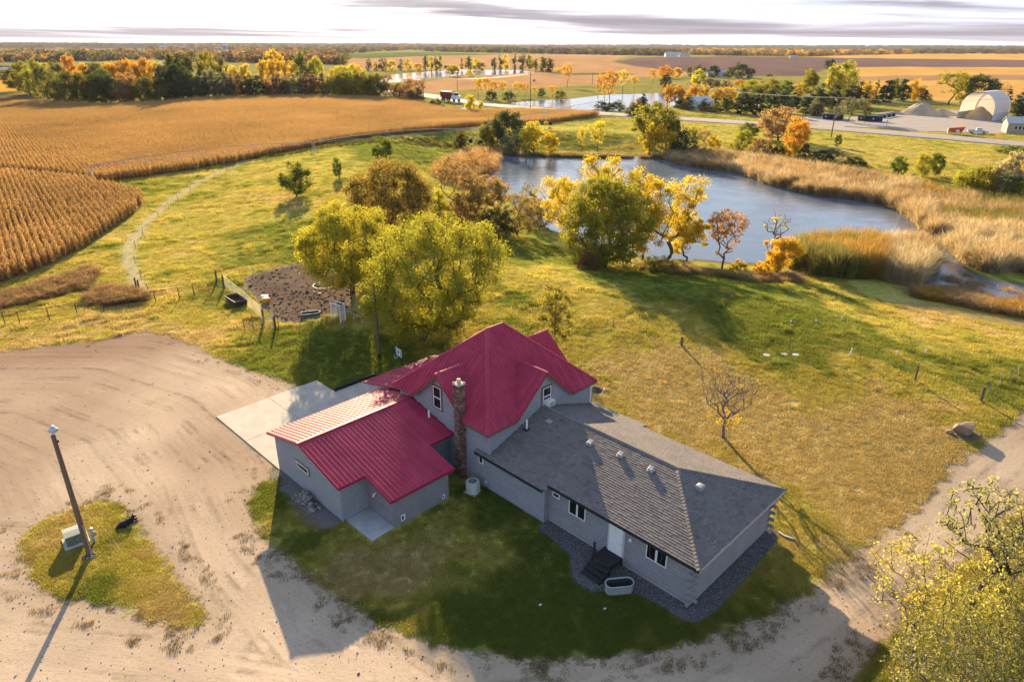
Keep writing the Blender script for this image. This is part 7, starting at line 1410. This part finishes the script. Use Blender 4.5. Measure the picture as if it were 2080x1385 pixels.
reeds('reeds', [(1860, 590), (1960, 608), (2080, 630), (2240, 645), (2240, 662), (2080, 645), (1960, 622), (1850, 602)], 1500, .8, (TANR, ORR, TANR), 'low yellow weeds along the near edge of the marsh', z=-1.2)
reeds('reeds', [(1300, 538), (1400, 548), (1500, 560), (1620, 562), (1620, 574), (1500, 572), (1400, 560), (1300, 548)], 700, .7, (GRR, TANR, BRR), 'rough bank grass under the shore trees', z=-.6)
# floating litter in the marsh
LT = [clump(f'litter_{i}', *blades(18, .8, .35, .05, rng, 3.0, .6, (.3, .8)), M_LEAFI) for i in range(3)]
X, Y, _ = inpx(2600, [(1885, 586), (1925, 560), (1960, 556), (2010, 574), (2240, 606), (2240, 642), (2080, 622), (1960, 604)], POND_Z); k = fbm(X / 2.5, Y / 2.5, 3, 12) > .55; n = int(k.sum())
scatter('marsh_litter', LT, np.stack([X, Y, np.full(len(X), POND_Z)], 1)[k], RNG.random(n) * 6.283, RNG.uniform(.5, 1.3, n), np.array([.38, .27, .17])[None] * RNG.uniform(.7, 1.3, n)[:, None], 'broken brown reed litter floating in the marsh', 'litter')
# ---- dry weeds beside the corn and along the fence
for poly, n, h in (([(-60, 642), (-60, 606), (0, 600), (60, 585), (130, 562), (192, 542), (200, 554), (178, 587), (110, 604), (40, 622)], 620, .75), ([(172, 608), (200, 590), (250, 588), (300, 600), (302, 612), (240, 618), (190, 626)], 240, .8), ([(500, 318), (640, 304), (760, 296), (900, 286), (930, 292), (800, 304), (660, 312), (520, 326)], 420, .6)):
    X, Y, _ = inpx(n, poly, 0); scatter('weeds', RD, np.stack([X, Y, height(X, Y)], 1), RNG.random(n) * 6.283, np.stack([np.ones(n) * .9, np.ones(n) * .9, h / 2.3 * RNG.uniform(.35, 1.4, n)], 1), np.array([.27, .19, .11] if h > .7 else [.11, .12, .04])[None] * RNG.uniform(.7, 1.25, n)[:, None], {.75: 'rusty dry weeds between the corn and the fence', .8: 'dark dry weed patch behind the pipe fence', .6: 'dark green weeds along the edge of the corn'}[h], 'weeds')
# ---- loose stones: dark gravel bed, scattered stones of the yard
def small_stone(seed, mat):
    m = stone_mesh(seed, (1, .8, .6)); bm = bmesh.new(); bm.from_mesh(m); bmesh.ops.triangulate(bm, faces=bm.faces); bm.to_mesh(m); bm.free(); m.materials.clear(); m.materials.append(mat); return m
ts = NT('loose_stone'); ts.bsdf(ts.attr('icol', 'INSTANCER'), .92, 0, None, .2); ST = [small_stone(300 + i, ts.m) for i in range(3)]
s_ = RNG.uniform(8.8, 20.1, 26000); t_ = RNG.uniform(6, 18.5, 26000); k = (sdpoly(s_, t_, BED) > .05) & ~((s_ > 8.7) & (s_ < 18.8) & (t_ > 9.1)); s_, t_ = s_[k], t_[k]; n = len(s_)
X = -10.39 + s_ * math.cos(HA) - t_ * math.sin(HA); Y = 34.22 + s_ * math.sin(HA) + t_ * math.cos(HA); scatter('bed_stones', ST, np.stack([X, Y, np.full(n, .035)], 1), RNG.random(n) * 6.28, RNG.uniform(.018, .05, n), np.array([.15, .14, .145])[None] * RNG.uniform(.4, 1.7, n)[:, None], 'dark landscaping stones round the log wing', 'gravel')
U = RNG.uniform(-20, 2080, 9000); V_ = RNG.uniform(690, 1400, 9000); X, Y, Z_ = vat(U, V_, 0); yd = masks(X, Y)[0]; k = (yd > -.2) & (RNG.random(len(X)) < np.clip(.2 + np.exp(-np.clip(yd, 0, 9) / 1.5), 0, 1)) & off_house(X, Y); n = int(k.sum())
scatter('yard_stones', ST, np.stack([X, Y, np.full(len(X), .004)], 1)[k], RNG.random(n) * 6.28, np.abs(RNG.normal(0, .028, n)) + .012, np.array([.30, .25, .20])[None] * RNG.uniform(.4, 1.4, n)[:, None], 'loose stones scattered over the gravel yard', 'gravel')
# weeds creeping into the yard edge
U = RNG.uniform(-20, 2080, 14000); V_ = RNG.uniform(690, 1400, 14000); X, Y, Z_ = vat(U, V_, 0); yd = masks(X, Y)[0]; e = fbm(X * .9, Y * .9, 3, 95); k = (yd > -.6) & (yd < 1.6) & (e > .56) & off_house(X, Y); n = int(k.sum())
scatter('yard_weeds', GR, np.stack([X, Y, np.zeros(len(X))], 1)[k], RNG.random(n) * 6.28, RNG.uniform(.5, 1.0, n), np.array([.20, .15, .055])[None] * RNG.uniform(.6, 1.3, n)[:, None], 'dry grass creeping over the yard edge', 'grass')
# dung and clods in the paddock
X, Y, _ = inpx(700, [(500, 568), (560, 556), (610, 549), (690, 564), (725, 590), (712, 636), (650, 648), (592, 656), (552, 646), (524, 612), (497, 588)], 0); n = len(X); scatter('mud_clods', ST, np.stack([X, Y, height(X, Y)], 1), RNG.random(n) * 6.28, np.abs(RNG.normal(0, .09, n)) + .04, np.array([.085, .06, .045])[None] * RNG.uniform(.6, 1.5, n)[:, None], 'trampled mud clods in the paddock', 'mud')
# fallen leaves under the yard trees
lf = clump('fallen_leaf', np.array([(-.07, 0, .01), (0, -.04, .02), (.07, 0, .012), (0, .04, .025)]), np.array([[0, 1, 2, 3]]), [.6], M_LEAFI)
X = np.concatenate([RNG.normal(-9, 5, 2500), RNG.normal(-18, 5, 2000), RNG.normal(16, 2.4, 700)]); Y = np.concatenate([RNG.normal(60, 5, 2500), RNG.normal(70, 5, 2000), RNG.normal(44, 2.4, 700)]); k = off_house(X, Y); n = int(k.sum())
scatter('fallen_leaves', [lf], np.stack([X, Y, np.full(len(X), .09)], 1)[k], RNG.random(n) * 6.28, RNG.uniform(.8, 1.6, n), np.array([.45, .31, .07])[None] * RNG.uniform(.6, 1.2, n)[:, None], 'fallen yellow leaves under the yard trees', 'leaves')
# ---- far woods that read as one mass
FW = []
for i in range(4):
    r_ = np.random.default_rng(900 + i); E_ = envelope('round' if i < 3 else 'pine', 34, r_); T_ = np.c_[E_[:, 0] * 4.6, E_[:, 1] * 4.6, .3 + E_[:, 2] * 9.7]; m = leaves(T_, 16, 1.6, 1.15, r_, f'far_tree_{i}'); m.materials.clear(); m.materials.append(M_LEAFI); FW.append(m)
def wood(poly, n, h, cols, label, wv=1.0):
    X, Y, _ = inpx(n, poly, 0); Z_ = height(X, Y); c = np.array(cols)[RNG.integers(0, len(cols), n)] * RNG.uniform(.75, 1.25, n)[:, None]; s = h / 10 * RNG.uniform(.75, 1.25, n)
    scatter('far_woods', FW, np.stack([X, Y, Z_ - .5], 1), RNG.random(n) * 6.283, np.stack([s * 1.25 * wv, s * 1.25 * wv, s], 1), c, label, 'woods')
PU, DB, OG = (.12, .085, .07), (.075, .062, .05), (.30, .18, .06)
wood([(-80, 94), (700, 93.5), (1400, 95.5), (2160, 99), (2160, 103), (1400, 98.6), (700, 97), (-80, 98.6)], 3600, 15, (PU, DB, PU, (.10, .085, .05)), 'dark woods along the whole horizon', 1.6)
wood([(300, 98), (700, 97), (1060, 98), (1060, 104), (820, 104), (700, 110), (560, 108), (460, 106), (300, 103)], 1300, 14, (PU, DB, LC['br'], LC['ol']), 'brown woods left of centre beyond the silos', 1.3)
wood([(860, 106.5), (1000, 108.5), (1120, 110.5), (1240, 113), (1360, 114.5), (1400, 110), (1280, 107), (1100, 104), (900, 103)], 900, 15, (DB, LC['ol'], PU, DB), 'dark wood behind the straw-coloured field', 1.2)
wood([(1380, 112), (1480, 114.5), (1640, 115.5), (1700, 114), (1850, 111.5), (1850, 108), (1640, 108), (1480, 106), (1380, 105)], 700, 13, (OG, LC['gold'], LC['ol'], PU, OG), 'orange and yellow wood behind the plowed field', 1.2)
wood([(1850, 111), (2160, 112), (2160, 106), (1850, 106)], 260, 13, (DB, PU, LC['ol']), 'dark wood at the right edge of the far fields', 1.2)
wood([(-80, 128), (60, 128), (170, 126), (300, 122), (330, 114), (240, 113), (120, 114), (-80, 116)], 260, 15, (LC['ol'], LC['br'], LC['rust'], LC['sage'], LC['dg']), 'mixed trees round the farmhouses left of the windbreak', 1.1)
wood([(320, 122), (480, 128), (700, 132), (700, 116), (560, 112), (420, 111), (320, 110)], 420, 14, (LC['br'], LC['rust'], LC['ol'], PU), 'brown trees just beyond the windbreak', 1.1)
# ---- air
def haze():
    x0, x1, y0, y1, z0, z1 = -19000, 19000, -400, 17500, -6, 75
    mb = MB(); mb.box(((x0 + x1) / 2, (y0 + y1) / 2, (z0 + z1) / 2), (x1 - x0, y1 - y0, z1 - z0)); m = bpy.data.materials.new('haze'); m.use_nodes = True; nt = m.node_tree; nt.nodes.clear(); out = nt.nodes.new('ShaderNodeOutputMaterial'); v = nt.nodes.new('ShaderNodeVolumePrincipled')
    v.inputs['Color'].default_value = (.80, .84, .95, 1); v.inputs['Density'].default_value = HAZE_DENSITY; v.inputs['Anisotropy'].default_value = 0.2; nt.links.new(v.outputs[0], out.inputs['Volume'])
    tag(mb.build('haze', m), 'thin autumn haze over the far fields', 'haze', kind='stuff')
HAZE_DENSITY = 0.000026
haze()
